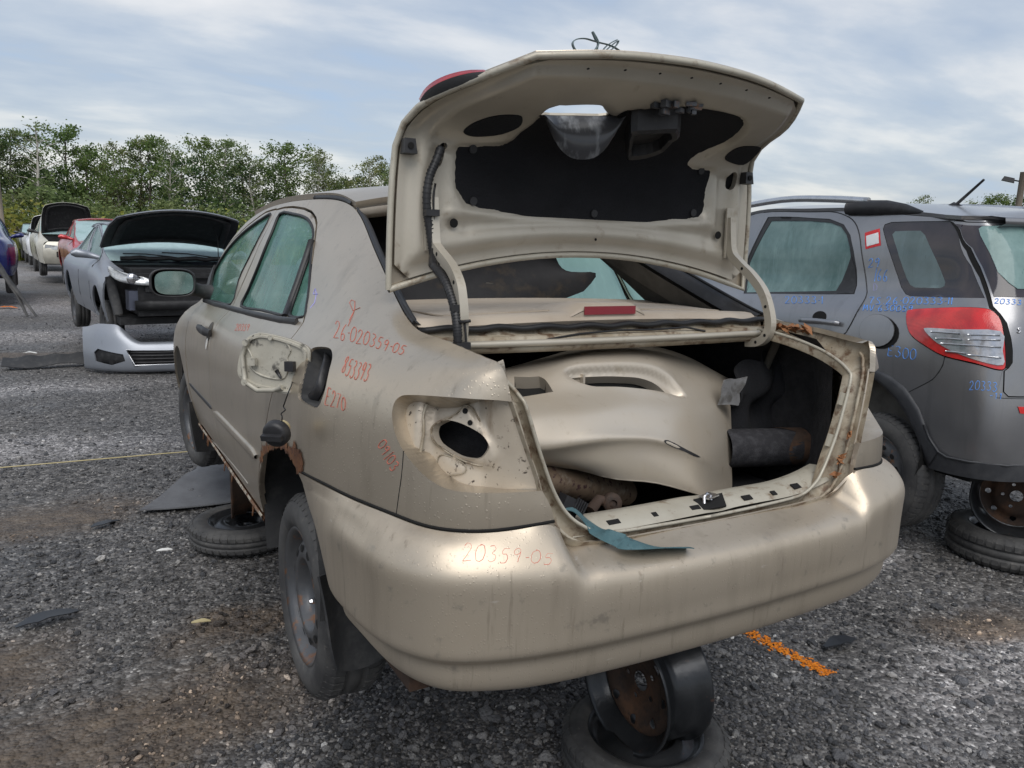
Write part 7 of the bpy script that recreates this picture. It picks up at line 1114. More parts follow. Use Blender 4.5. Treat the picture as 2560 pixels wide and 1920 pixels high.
'ink4':[[[3.068,1.057],[3.07,1.058],[3.072,1.06],[3.074,1.062],[3.076,1.064],[3.08,1.065],[3.084,1.066],[3.088,1.067],[3.091,1.066],[3.093,1.065],[3.096,1.062],[3.097,1.059],[3.097,1.056],[3.096,1.054],[3.094,1.05],[3.091,1.047],[3.087,1.044],[3.083,1.04],[3.079,1.037],[3.074,1.033],[3.071,1.03],[3.07,1.029],[3.069,1.029],[3.07,1.029],[3.073,1.029],[3.08,1.03],[3.089,1.031],[3.098,1.032],[3.104,1.033]],[[3.149,1.065],[3.147,1.066],[3.144,1.068],[3.14,1.069],[3.137,1.069],[3.133,1.068],[3.129,1.066],[3.125,1.063],[3.123,1.06],[3.123,1.058],[3.123,1.056],[3.125,1.054],[3.127,1.052],[3.131,1.052],[3.135,1.053],[3.14,1.054],[3.144,1.056],[3.146,1.058],[3.148,1.061],[3.149,1.063],[3.15,1.064],[3.15,1.062],[3.149,1.059],[3.149,1.056],[3.148,1.052],[3.147,1.047],[3.145,1.042],[3.143,1.037],[3.142,1.034]]],
'ink5':[[[3.138,1.03],[3.136,1.019],[3.134,1.001],[3.134,.983],[3.134,.97]],[[3.173,1.024],[3.17,1.022],[3.166,1.018],[3.162,1.014],[3.159,1.009],[3.157,1.004],[3.155,.999],[3.154,.994],[3.153,.989],[3.154,.985],[3.155,.981],[3.158,.978],[3.16,.976],[3.164,.974],[3.168,.973],[3.172,.973],[3.176,.974],[3.178,.977],[3.179,.98],[3.179,.984],[3.179,.987],[3.177,.99],[3.175,.992],[3.171,.994],[3.168,.995],[3.165,.995],[3.161,.993],[3.158,.991],[3.156,.99]],[[3.221,1.023],[3.218,1.021],[3.214,1.017],[3.21,1.013],[3.207,1.009],[3.205,1.004],[3.203,.999],[3.202,.994],[3.201,.989],[3.202,.984],[3.204,.981],[3.206,.977],[3.208,.975],[3.212,.973],[3.216,.972],[3.221,.972],[3.224,.973],[3.225,.976],[3.227,.979],[3.227,.983],[3.227,.986],[3.225,.989],[3.223,.991],[3.219,.993],[3.216,.994],[3.213,.994],[3.21,.992],[3.206,.99],[3.204,.989]]],
'ink6':[[[3.464,.617],[3.458,.618],[3.449,.619],[3.441,.62],[3.435,.618],[3.433,.613],[3.433,.607],[3.434,.599],[3.435,.592],[3.434,.584],[3.433,.576],[3.433,.569],[3.435,.564],[3.442,.562],[3.452,.563],[3.462,.564],[3.468,.565]],[[3.435,.593],[3.44,.593],[3.446,.593],[3.453,.592],[3.458,.592]],[[3.489,.616],[3.492,.616],[3.497,.618],[3.502,.619],[3.506,.619],[3.51,.617],[3.513,.615],[3.516,.613],[3.517,.61],[3.515,.606],[3.511,.602],[3.508,.598],[3.506,.595],[3.509,.592],[3.513,.59],[3.518,.587],[3.522,.585],[3.523,.581],[3.523,.577],[3.522,.573],[3.521,.57],[3.518,.567],[3.514,.565],[3.509,.563],[3.505,.563],[3.5,.564],[3.496,.566],[3.493,.568],[3.49,.57]],[[3.557,.615],[3.555,.613],[3.551,.611],[3.548,.608],[3.545,.605],[3.543,.601],[3.542,.596],[3.541,.591],[3.541,.586],[3.542,.581],[3.543,.575],[3.545,.57],[3.547,.565],[3.55,.563],[3.553,.561],[3.557,.56],[3.56,.56],[3.563,.561],[3.567,.563],[3.57,.565],[3.572,.568],[3.574,.572],[3.576,.577],[3.576,.582],[3.577,.587],[3.576,.593],[3.574,.599],[3.572,.605],[3.57,.609],[3.567,.611],[3.564,.612],[3.56,.612],[3.558,.612],[3.555,.613],[3.554,.614],[3.553,.615],[3.552,.615]],[[3.603,.615],[3.601,.614],[3.598,.612],[3.594,.609],[3.592,.606],[3.59,.602],[3.589,.598],[3.588,.593],[3.588,.588],[3.589,.583],[3.59,.577],[3.592,.571],[3.594,.567],[3.596,.564],[3.599,.563],[3.602,.562],[3.605,.562],[3.608,.563],[3.611,.565],[3.614,.567],[3.616,.57],[3.618,.574],[3.619,.579],[3.62,.584],[3.62,.589],[3.619,.595],[3.618,.601],[3.616,.606],[3.614,.611],[3.611,.613],[3.608,.614],[3.606,.614],[3.603,.615],[3.601,.615],[3.6,.616],[3.599,.616],[3.598,.616]]],
'ink7':[[[3.758,.823],[3.759,.824],[3.759,.826],[3.76,.828],[3.761,.829],[3.763,.829],[3.765,.829],[3.767,.829],[3.769,.828],[3.77,.826],[3.772,.825],[3.773,.823],[3.773,.821],[3.773,.819],[3.772,.816],[3.771,.814],[3.77,.812],[3.768,.809],[3.767,.807],[3.765,.804],[3.764,.802],[3.763,.801],[3.763,.801],[3.764,.801],[3.765,.801],[3.768,.801],[3.772,.802],[3.777,.802],[3.78,.802]],[[3.793,.827],[3.792,.827],[3.79,.826],[3.788,.824],[3.787,.823],[3.786,.82],[3.786,.818],[3.785,.815],[3.786,.813],[3.786,.81],[3.787,.807],[3.788,.804],[3.789,.802],[3.791,.801],[3.793,.8],[3.795,.8],[3.796,.8],[3.798,.8],[3.8,.801],[3.801,.802],[3.803,.804],[3.804,.806],[3.804,.808],[3.805,.811],[3.804,.813],[3.804,.816],[3.803,.819],[3.802,.822],[3.8,.824],[3.799,.826],[3.797,.826],[3.795,.827],[3.793,.827],[3.792,.827],[3.792,.827],[3.791,.827],[3.791,.827]],[[3.812,.827],[3.813,.828],[3.815,.829],[3.817,.83],[3.82,.83],[3.821,.83],[3.823,.828],[3.825,.826],[3.825,.825],[3.824,.823],[3.822,.821],[3.82,.819],[3.82,.817],[3.821,.816],[3.823,.815],[3.825,.814],[3.827,.813],[3.828,.811],[3.828,.809],[3.827,.807],[3.826,.805],[3.825,.804],[3.823,.803],[3.821,.802],[3.819,.802],[3.817,.802],[3.815,.803],[3.813,.804],[3.812,.805]],[[3.838,.826],[3.839,.826],[3.841,.827],[3.844,.828],[3.845,.828],[3.847,.827],[3.849,.826],[3.85,.824],[3.851,.823],[3.85,.821],[3.848,.819],[3.846,.817],[3.845,.816],[3.846,.815],[3.848,.814],[3.85,.813],[3.852,.811],[3.853,.81],[3.853,.808],[3.852,.806],[3.851,.804],[3.85,.803],[3.848,.802],[3.846,.801],[3.844,.801],[3.842,.801],[3.84,.802],[3.838,.803],[3.837,.804]],[[3.863,.827],[3.865,.827],[3.867,.828],[3.869,.829],[3.871,.829],[3.873,.828],[3.874,.827],[3.876,.825],[3.876,.823],[3.875,.821],[3.873,.82],[3.871,.818],[3.87,.817],[3.871,.815],[3.873,.814],[3.875,.813],[3.877,.811],[3.877,.81],[3.877,.808],[3.877,.806],[3.876,.804],[3.874,.803],[3.872,.802],[3.87,.802],[3.868,.801],[3.866,.802],[3.864,.803],[3.863,.804],[3.862,.804]],[[3.887,.812],[3.888,.813],[3.89,.813],[3.892,.814],[3.893,.814]],[[3.899,.823],[3.9,.824],[3.901,.826],[3.902,.828],[3.902,.828],[3.902,.826],[3.902,.823],[3.901,.819],[3.901,.815],[3.901,.812],[3.9,.808],[3.9,.804],[3.9,.802]]],
'ink8':[[[3.854,.481],[3.854,.483],[3.855,.486],[3.856,.488],[3.857,.49],[3.858,.491],[3.86,.491],[3.861,.491],[3.862,.49],[3.863,.488],[3.864,.485],[3.865,.482],[3.865,.479],[3.865,.476],[3.864,.472],[3.862,.469],[3.861,.465],[3.86,.461],[3.858,.456],[3.856,.452],[3.855,.449],[3.854,.448],[3.854,.447],[3.855,.447],[3.856,.447],[3.858,.448],[3.862,.449],[3.866,.45],[3.868,.45]],[[3.882,.495],[3.881,.494],[3.879,.492],[3.877,.49],[3.876,.488],[3.875,.485],[3.874,.481],[3.874,.477],[3.874,.473],[3.874,.469],[3.875,.464],[3.875,.46],[3.876,.457],[3.877,.455],[3.879,.453],[3.88,.453],[3.882,.453],[3.883,.454],[3.885,.455],[3.886,.457],[3.887,.46],[3.888,.463],[3.889,.466],[3.889,.47],[3.889,.474],[3.889,.479],[3.889,.484],[3.888,.489],[3.887,.493],[3.886,.494],[3.884,.495],[3.883,.494],[3.882,.495],[3.881,.495],[3.88,.496],[3.88,.496],[3.879,.496]],[[3.896,.493],[3.897,.494],[3.899,.495],[3.901,.495],[3.903,.495],[3.904,.494],[3.906,.492],[3.907,.489],[3.907,.487],[3.906,.484],[3.905,.481],[3.903,.478],[3.902,.475],[3.903,.474],[3.905,.472],[3.907,.471],[3.908,.469],[3.909,.466],[3.909,.463],[3.909,.46],[3.908,.457],[3.907,.455],[3.905,.453],[3.903,.452],[3.901,.452],[3.9,.452],[3.898,.454],[3.897,.455],[3.896,.456]],[[3.918,.493],[3.919,.494],[3.921,.495],[3.923,.496],[3.924,.496],[3.926,.495],[3.927,.494],[3.928,.492],[3.929,.49],[3.928,.487],[3.926,.483],[3.925,.48],[3.924,.477],[3.925,.475],[3.927,.473],[3.929,.472],[3.93,.47],[3.93,.467],[3.93,.464],[3.93,.461],[3.929,.458],[3.928,.456],[3.926,.455],[3.924,.454],[3.923,.453],[3.921,.454],[3.92,.455],[3.918,.457],[3.917,.458]],[[3.939,.492],[3.941,.493],[3.943,.494],[3.945,.495],[3.946,.494],[3.948,.493],[3.949,.491],[3.95,.489],[3.951,.486],[3.95,.483],[3.948,.48],[3.946,.477],[3.946,.475],[3.947,.473],[3.949,.471],[3.951,.469],[3.952,.468],[3.953,.465],[3.953,.462],[3.952,.459],[3.951,.456],[3.95,.454],[3.948,.452],[3.946,.451],[3.945,.451],[3.943,.451],[3.941,.453],[3.94,.455],[3.939,.456]]],
'ink9':[[[3.932,.43],[3.934,.43],[3.937,.431],[3.94,.431],[3.942,.432]],[[3.951,.439],[3.952,.44],[3.954,.442],[3.955,.444],[3.956,.444],[3.956,.442],[3.956,.439],[3.955,.435],[3.955,.431],[3.955,.427],[3.955,.423],[3.955,.42],[3.955,.417]],[[3.97,.438],[3.97,.44],[3.972,.442],[3.974,.443],[3.974,.443],[3.975,.441],[3.974,.438],[3.974,.434],[3.973,.43],[3.973,.427],[3.973,.423],[3.973,.419],[3.973,.417]]],
'ink10':[[[3.94,.9],[3.941,.901],[3.942,.903],[3.943,.904],[3.945,.905],[3.946,.906],[3.948,.906],[3.95,.906],[3.952,.906],[3.953,.904],[3.954,.903],[3.954,.901],[3.954,.898],[3.953,.896],[3.951,.894],[3.95,.892],[3.948,.889],[3.946,.887],[3.943,.884],[3.94,.882],[3.939,.88],[3.938,.879],[3.938,.879],[3.938,.879],[3.94,.879],[3.943,.879],[3.947,.879],[3.952,.879],[3.955,.88]],[[3.976,.905],[3.974,.905],[3.972,.904],[3.97,.903],[3.968,.901],[3.967,.899],[3.965,.897],[3.964,.894],[3.964,.891],[3.964,.888],[3.964,.885],[3.964,.883],[3.965,.88],[3.966,.879],[3.968,.878],[3.969,.877],[3.971,.877],[3.973,.878],[3.975,.879],[3.977,.88],[3.979,.881],[3.98,.883],[3.981,.886],[3.982,.888],[3.983,.891],[3.983,.894],[3.983,.897],[3.983,.9],[3.982,.902],[3.981,.904],[3.979,.904],[3.977,.905],[3.976,.905],[3.975,.905],[3.974,.905],[3.973,.905],[3.973,.905]],[[3.994,.902],[3.995,.902],[3.998,.903],[4.0,.903],[4.002,.903],[4.004,.902],[4.005,.902],[4.007,.9],[4.007,.899],[4.005,.898],[4.003,.896],[4.0,.894],[3.999,.892],[4.0,.891],[4.002,.89],[4.004,.888],[4.006,.887],[4.006,.885],[4.006,.883],[4.005,.881],[4.003,.879],[4.002,.878],[3.999,.877],[3.997,.876],[3.995,.876],[3.993,.877],[3.991,.878],[3.99,.879],[3.989,.88]],[[4.021,.902],[4.022,.903],[4.025,.903],[4.027,.904],[4.03,.904],[4.031,.903],[4.033,.902],[4.034,.9],[4.034,.899],[4.032,.897],[4.03,.895],[4.027,.894],[4.026,.892],[4.027,.891],[4.029,.89],[4.031,.889],[4.033,.887],[4.033,.885],[4.032,.883],[4.031,.881],[4.03,.879],[4.028,.878],[4.026,.877],[4.023,.877],[4.021,.876],[4.019,.877],[4.018,.878],[4.016,.879],[4.015,.88]],[[4.048,.9],[4.05,.9],[4.052,.901],[4.055,.901],[4.057,.901],[4.059,.9],[4.06,.899],[4.061,.898],[4.061,.896],[4.06,.895],[4.057,.893],[4.054,.89],[4.053,.889],[4.054,.887],[4.056,.886],[4.058,.885],[4.059,.884],[4.059,.882],[4.059,.88],[4.058,.878],[4.056,.876],[4.054,.875],[4.052,.874],[4.05,.873],[4.047,.873],[4.045,.874],[4.044,.875],[4.042,.876],[4.041,.877]]],
'inkD':[[[3.151,.924],[3.147,.932],[3.14,.943],[3.136,.954],[3.135,.96],[3.14,.96],[3.147,.958],[3.156,.953],[3.162,.949],[3.166,.945],[3.168,.939],[3.17,.934],[3.17,.93],[3.167,.928],[3.161,.926],[3.155,.925],[3.151,.924]]],
'badge':[[[4.043,.749],[4.042,.75],[4.041,.75],[4.039,.751],[4.037,.751],[4.036,.75],[4.035,.749],[4.034,.748],[4.033,.746],[4.034,.744],[4.036,.743],[4.038,.741],[4.039,.739],[4.04,.737],[4.04,.735],[4.04,.734],[4.04,.732],[4.039,.731],[4.037,.73],[4.035,.729],[4.034,.729],[4.032,.729],[4.031,.73],[4.03,.731],[4.03,.731]]]}

mat('grey_paint', (.275, .277, .288), .28, .74, var=[(3, (.24, .242, .252), .35, .7), (12, (.19, .19, .198), .55, .85, (1, 1, .15)), (60, (.23, .23, .24), .64, .8, (1, 1, .08))], bump=[(150, .15, 'drops', (1, 1, .8), .001), (30, .02, 'noise')], coat=.5)
mat('cladding', (.035, .037, .042), .55, 0, var=[(14, (.06, .062, .066), .45, .75)], bump=[(200, .1, 'noise')])
mat('tint_glass', (.022, .02, .026), .08, 0, var=[(5, (.04, .033, .04), .4, .7)], coat=.4)
fogged('fogged_hatch', (.30, .44, .43), (.13, .235, .225), tl=.30, clear=.10, rough=.07)
fogged('fogged_dim', (.20, .27, .28), (.12, .17, .17), tl=.25, clear=.05)
mat('lamp_red', (.58, .014, .013), .10, 0, var=[(9, (.38, .006, .007), .42, .62), (60, (.50, .03, .02), .62, .75)], bump=[(260, .35, 'wave', (.3, 0, 1), .001)], coat=1.0)
mat('lamp_clear', (.50, .50, .52), .12, .6, var=[(30, (.30, .30, .32), .45, .7)], bump=[(150, .35, 'wave', (0, 0, 1), .0015)], coat=1.0)
mat('silver_trim', (.55, .56, .58), .25, .9, var=[(20, (.4, .41, .43), .5, .8)])
mat('blue_ink', (.10, .28, .72), .55)
mat('sticker_red', (.62, .03, .035), .5); mat('sticker_white', (.75, .75, .75), .5)
GH = empty('grey_hatchback', GP[:3], (GP[4], 0, GP[3]), 'dark grey hatchback with roof rails and blue marker numbers beside the beige sedan', 'car')
gu, gv = Surf(GREY).ku[-1], Surf(GREY).kv[-1]
GSL = Surf(GREY * [-1, 1, 1])
def ext(poly, du=0, dv=0): return [(a + du, b + dv) for a, b in poly]
archi = [tuple(p) for p in Q['arch_in']]; a0 = archi[0]; am = archi[-1]
front = [(2 * a0[0] - a, b) for a, b in archi[::-1]]                    # mirror the rear half of the arch to its front half
arch_in = front[:-1] + archi
ao_ = [tuple(p) for p in Q['arch_out'][:9]]; arch_out = [(2 * a0[0] - a, b) for a, b in ao_[::-1]] + ao_
gate_l = [tuple(p) for p in Q['gate']]
gate = [(gate_l[0][0] + .02, gv - .012)] + gate_l + [(gate_l[-1][0] + .02, gate_l[-1][1] - .02), (gu, gate_l[-1][1] - .02), (gu, gv - .012)]
lampo = smooth_poly(Q['lamp'], 3); gapp = inset(lampo, -.006)
seam_ = [tuple(p) for p in Q['seam']]
low = [tuple(p) for p in Q['arch_out'][7:]]; lowv = low[-1][1]
FA = a0[0] - 2.5
for sg in (-1, 1):
    S = Surf(GREY * [sg, 1, 1]); fl = 1 if sg < 0 else -1; L_ = sg < 0
    bodyh = [inset(gate, -.006), gapp, arch_in + [(arch_in[-1][0], -.1), (arch_in[0][0], -.1)], [(FA + .36 * cos(a), .10 + .40 * sin(a)) for a in np.linspace(-.4, pi + .4, 16)], inset(Q['dframe'], -.001), inset(Q['qwin'], -.002)]
    blk = [(seam_[0][0], seam_[0][1])] + seam_[1:] + [(arch_in[-4][0], arch_in[-4][1]), (arch_in[-1][0], -.02), (gu + .02, -.02), (gu + .02, gate_l[-1][1] - .03), (gate_l[-1][0] - .03, gate_l[-1][1] - .03), (Q['lamp'][9][0] - .005, Q['lamp'][9][1] - .008)]
    bumper_poly = [p for p in blk]
    side = panel('body_side', S, [(0, .02), (gu, .02), (gu, gv), (0, gv)], 'grey_paint', GH, bodyh + [bumper_poly], .035, .016, 0, fl)
    panel('rear_bumper', S, inset(bumper_poly, .003), 'grey_paint', GH, [arch_in + [(arch_in[-1][0], -.1), (arch_in[0][0], -.1)], gapp], .035, .02, -.002, fl)
    panel('tailgate', S, gate, 'grey_paint', GH, (), .04, .03, 0, fl)
    panel('gate_gap', S, inset(gate, -.05), 'hole_black', GH, (), .06, 0, .03, fl)
    panel('tailgate_glass', S, smooth_poly(Q['gglass'] + [], 2) if False else [tuple(p) for p in Q['gglass'][:3]] + [(gu, Q['gglass'][2][1]), (gu, Q['gglass'][5][1])] + [tuple(p) for p in Q['gglass'][5:]], 'fogged_hatch', GH, (), .025, .002, -.007, fl)
    gg = [tuple(p) for p in gate_l[:7]]; panel('tailgate_glass_border', S, [(gate_l[0][0] + .012, gate_l[0][1] - .01)] + [(a + .012, b) for a, b in gate_l[1:6]] + [(gu, gate_l[5][1]), (gu, gate_l[0][1] - .02)], 'tint_glass', GH, (), .025, .001, -.003, fl)
    gl2 = [tuple(p) for p in Q['lampgap']]; panel('hatch_gap', S, gl2 + [(a - .004, b) for a, b in gate_l[12::-1]], 'hole_black', GH, (), .025, 0, -.0015, fl)
    # doors: glass, frame, shut line
    panel('window_frame', S, Q['dframe'], 'black_plastic', GH, [smooth_poly(Q['dglass'], 1)], .05, .004, .004, fl)
    panel('window_pane', S, Q['dglass'], 'fogged_hatch', GH, (), .05, 0, .008, fl)
    panel('window_corner', S, Q['dtrim'], 'black_plastic', GH, (), .05, .003, .001, fl)
    panel('quarter_window', S, Q['qwin'], 'tint_glass', GH, (), .04, .006, .003, fl)
    panel('quarter_pane', S, Q['qclear'], 'fogged_dim', GH, (), .04, .001, .0018, fl)
    sh = S.at(smooth_poly(Q['dshut'], 3, False), .0004, fl); MB().tube(sh, .0035, 5).build('shut_line', 'seal', GH)
    dl = [Q['dshut'][-1], (Q['dshut'][-1][0] - .13, .55), (Q['dshut'][-1][0] - .22, .35), (Q['dshut'][-1][0] - .25, .16)]; MB().tube(S.at(smooth_poly(dl, 4, False), .0004, fl), .0035, 5).build('shut_line', 'seal', GH)
    sm_ = S.at(smooth_poly(Q['seam'], 3, False), .0008, fl); MB().tube(sm_, .003, 5).build('bumper_seam', 'seal', GH)
    # tail lamp
    lo = panel('tail_lamp', S, lampo, 'lamp_red', GH, (), .03, .03, -.006, fl)
    panel('clear_lens', S, smooth_poly(Q['lclear'], 3), 'lamp_clear', lo, (), .03, .004, -.010, fl)
    for q in Q['lshelf']: MB().tube(S.at(smooth_poly(q, 3, False), .0115, fl), .0045, 6).build('lens_rib', 'silver_trim', lo)
    panel('lamp_recess', S, inset(lampo, -.02), 'hole_black', GH, (), .06, 0, .02, fl)
    # arch cladding
    cl = MB(); g = []
    A_ = np.array(resample(arch_out, .02, False)); n = len(A_); B_ = np.array(resample(arch_in, .02, False)); B_ = B_[np.linspace(0, len(B_) - 1, n).round().astype(int)]
    for (a, b), (c, d_) in zip(A_, B_):
        pa = S.at([(a, b)], 0, fl)[0]; na = S.normal([a], [b])[0] * fl; pb = S.at([(c, d_)], 0, fl)[0]; nb = S.normal([c], [d_])[0] * fl
        g.append([pa - na * .002, pa + na * .010, pa * .8 + pb * .2 + na * .016, pa * .3 + pb * .7 + nb * .016, pb + nb * .008, pb - nb * .06])
    MB().grid(np.array(g), flip=not L_).build('arch_cladding', 'cladding', GH)
    # lower apron
    ap = [(arch_in[-1][0] + .001, .0)] + [(a, b) for a, b in Q['arch_out'][7:]] + [(gu, lowv), (gu, 0)]
    panel('lower_apron', S, ap, 'cladding', GH, (), .05, .05, -.010, fl)
    MB().tube(S.at([(a, b) for a, b in Q['arch_out'][6:]] + [(gu, lowv)], .012, fl), .006, 6).build('apron_edge', 'cladding', GH)
    # roof rail
    rl = [(sg * abs(p[0]) , p[1], p[2]) for p in smooth_poly([(-.63, 1.75, 1.70)] + Q['rail'][1:4], 4, False)]
    MB().tube(rl, .019, 8, True, (.8, 1.15)).build('roof_rail', 'silver_trim', GH)
    rf = [(sg * .63, .46, 1.61), (sg * .63, .30, 1.605), (sg * .62, .15, 1.595), (sg * .612, .02, 1.575), (sg * .605, -.10, 1.55)]
    MB().tube(rf, [.036, .040, .038, .028, .008], 10, True, (.7, 1.1)).build('rail_foot', 'black_plastic', GH)
    if L_:
        fq = Q['fuel']; fp = panel('fuel_flap', S, [tuple(p) for p in fq], 'grey_paint', GH, (), .03, .006, -.012, fl)
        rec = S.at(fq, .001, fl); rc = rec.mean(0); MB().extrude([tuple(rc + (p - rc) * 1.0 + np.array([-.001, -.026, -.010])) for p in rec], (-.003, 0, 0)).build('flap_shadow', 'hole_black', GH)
        MB().tube(S.at(list(fq) + [fq[0]], .010, fl), .0022, 5, False).build('flap_gap', 'seal', GH)
        hp_ = S.at(smooth_poly(Q['handle'], 3, False), .026, fl); e0 = S.at([Q['handle'][0], Q['handle'][-1]], .006, fl)
        MB().tube([e0[0]] + list(hp_) + [e0[1]], [.010] + [.016] * len(hp_) + [.012], 10, True, (.6, 1)).build('door_handle', 'grey_paint', GH)
        cu_, cv_ = np.mean(Q['cup'], 0); MB().extrude(S.at([(cu_ + .062 * cos(a), cv_ - .012 + .036 * sin(a)) for a in np.linspace(0, 2 * pi, 20, endpoint=False)], .001, fl), (-.0012, 0, 0)).build('handle_cup', 'hole_black', GH)
        panel('sticker', S, Q['sticker'], 'sticker_red', GH, (), .012, .0006, -.0012, fl); panel('sticker_field', S, Q['stickin'], 'sticker_white', GH, (), .012, 0, -.0022, fl)
        panel('reflector', S, [tuple(p) for p in Q['refl'][:2]] + [(Q['refl'][1][0] + .12, Q['refl'][1][1]), (Q['refl'][1][0] + .11, Q['refl'][2][1])] + [tuple(p) for p in Q['refl'][2:]], 'lamp_red', GH, (), .05, .004, -.006, fl)
        for k in range(1, 11): ink('handwriting', Q['ink%d' % k], S, 'blue_ink', GH, .0019)
        ink('handwriting', Q['inkD'], S, 'violet_ink', GH, .0012); ink('badge', Q['badge'], S, 'chrome', GH, .0045)
wheel(GH, (-.70, -.115, .10), .325, .205, .205)
wheel(GH, (-.70, 2.4, .12), .325, .205, .205)
hb = MB(); hb.grid(np.array([[(x, -.03 + .40 * cos(a) * k, .27 + .38 * sin(a) * k) for a in np.linspace(-.4, pi + .4, 22)] for x, k in ((-.80, 1.0), (-.58, 1.0), (-.54, .8), (-.535, .05))])); hb.build('wheel_housing', 'hole_black', GH)
rn = [[(x * w, y, z + .05 * (1 - x * x)) for x in (-1, -.6, -.2, .2, .6, 1)] for y, z, w in ((2.0, 1.50, .60), (1.5, 1.635, .615), (.9, 1.622, .615), (.4, 1.59, .615), (.1, 1.555, .615), (-.15, 1.524, .612), (-.40, 1.492, .60), (-.54, 1.480, .45), (-.60, 1.455, .42))]
RN = Surf(rn); u2, v2 = np.meshgrid(np.linspace(0, RN.ku[-1], 30), np.linspace(0, RN.kv[-1], 20), indexing='ij'); MB().sheet(RN(u2.ravel(), v2.ravel()).reshape(30, 20, 3)[::-1], .02).build('roof', 'grey_paint', GH)
sp_ = [[(x * w, y - .05 * (1 - x * x), z) for x in (-1, -.6, -.2, .2, .6, 1)] for y, z, w in ((-.40, 1.502, .585), (-.50, 1.507, .57), (-.565, 1.495, .55), (-.57, 1.465, .55), (-.50, 1.44, .55))]
MB().grid(np.array(sp_), flip=True).build('spoiler', 'grey_paint', GH)
MB().extrude([(x, -.655, 1.476 + z) for x, z in ((-.30, -.012), (.30, -.012), (.30, .014), (-.30, .014))], (0, -.006, 0)).build('brake_lamp', 'brake_lens', GH)
an = Q['ant']; MB().tube([(-.15, .22, 1.60), an[0], (-.15, .06, 1.605)], [.01, .03, .012], 8, True, (.7, 1)).build('antenna_base', 'black_plastic', GH); MB().tube([an[0], an[1]], [.010, .007], 6).build('antenna', 'black_plastic', GH)
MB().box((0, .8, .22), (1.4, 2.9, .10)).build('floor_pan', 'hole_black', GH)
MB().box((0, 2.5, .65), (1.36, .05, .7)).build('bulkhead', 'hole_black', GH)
MB().sheet(np.array([[(x * w, y + .06 * (1 - x * x), z + .03 * (1 - x * x)) for x in np.linspace(-1, 1, 9)] for y, z, w in ((3.24, .90, .56), (3.0, .99, .61), (2.75, 1.05, .64), (2.56, 1.115, .65))]), .015).build('bonnet', 'grey_paint', GH)
MB().grid(np.array([[(x * w, y + .18 * (1 - x * x), z) for x in np.linspace(-1, 1, 9)] for y, z, w in ((3.22, .91, .57), (3.26, .75, .68), (3.27, .5, .71), (3.20, .22, .66))])).build('nose', 'grey_paint', GH)
MB().grid(np.array([[(x * w, y + .08 * (1 - x * x), z) for x in np.linspace(-1, 1, 7)] for y, z, w in ((1.55, 1.635, .60), (1.9, 1.50, .612), (2.3, 1.30, .65), (2.56, 1.12, .65))])).build('windscreen', 'fogged_hatch', GH)
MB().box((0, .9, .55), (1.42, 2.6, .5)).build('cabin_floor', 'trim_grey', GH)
for sx in (-1, 1):
    for yy in (.15, 1.0): MB().grid(np.array([[(sx * .36 + .2 * cos(a) * k, yy + .06 * sin(a) * k - .10 * (z - .8), z) for a in np.linspace(0, 2 * pi, 16, endpoint=False)] for z, k in ((.75, 1.0), (1.1, 1.0), (1.2, .85), (1.22, .5), (1.24, .45), (1.28, .62), (1.40, .6), (1.43, .1))]), closed_v=True).build('seat_back', 'trim_grey', GH)

# ================================================================== other wrecks along the lane
mat('silver_paint', (.26, .28, .315), .42, .5, var=[(5, (.27, .29, .325), .4, .7), (30, (.20, .21, .23), .60, .8, (1, 1, .2))], coat=.2)
mat('blue_grey_paint', (.16, .175, .23), .30, .7, var=[(5, (.12, .13, .18), .4, .7), (30, (.24, .25, .28), .62, .8, (1, 1, .2))], coat=.4)
mat('red_paint', (.42, .025, .03), .3, .2, var=[(6, (.33, .02, .025), .4, .7)], coat=.6)
mat('cream_paint', (.52, .50, .43), .35, .2, var=[(6, (.43, .41, .35), .4, .7)], coat=.4)
mat('white_paint', (.70, .71, .73), .35, .1, var=[(6, (.58, .59, .61), .4, .7)], coat=.4)
mat('navy_paint', (.012, .02, .13), .25, .3, var=[(5, (.008, .012, .07), .4, .7)], coat=.8)
mat('dark_paint', (.05, .055, .062), .3, .5, var=[(5, (.03, .033, .04), .4, .7)], coat=.5)
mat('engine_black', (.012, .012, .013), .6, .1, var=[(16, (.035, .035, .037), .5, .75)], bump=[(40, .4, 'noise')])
mat('clear_lamp', (.55, .57, .58), .12, .3, var=[(14, (.30, .31, .32), .42, .7)], coat=1.0)
fogged('fogged_sky', (.50, .66, .68), (.36, .52, .52), tl=.3, clear=.08); fogged('fogged_teal', (.20, .33, .32), (.12, .24, .22), tl=.3, clear=.1)
WIN = {k: smooth_poly(T[k], 2) for k in ('fglass', 'rglass', 'qglass')}
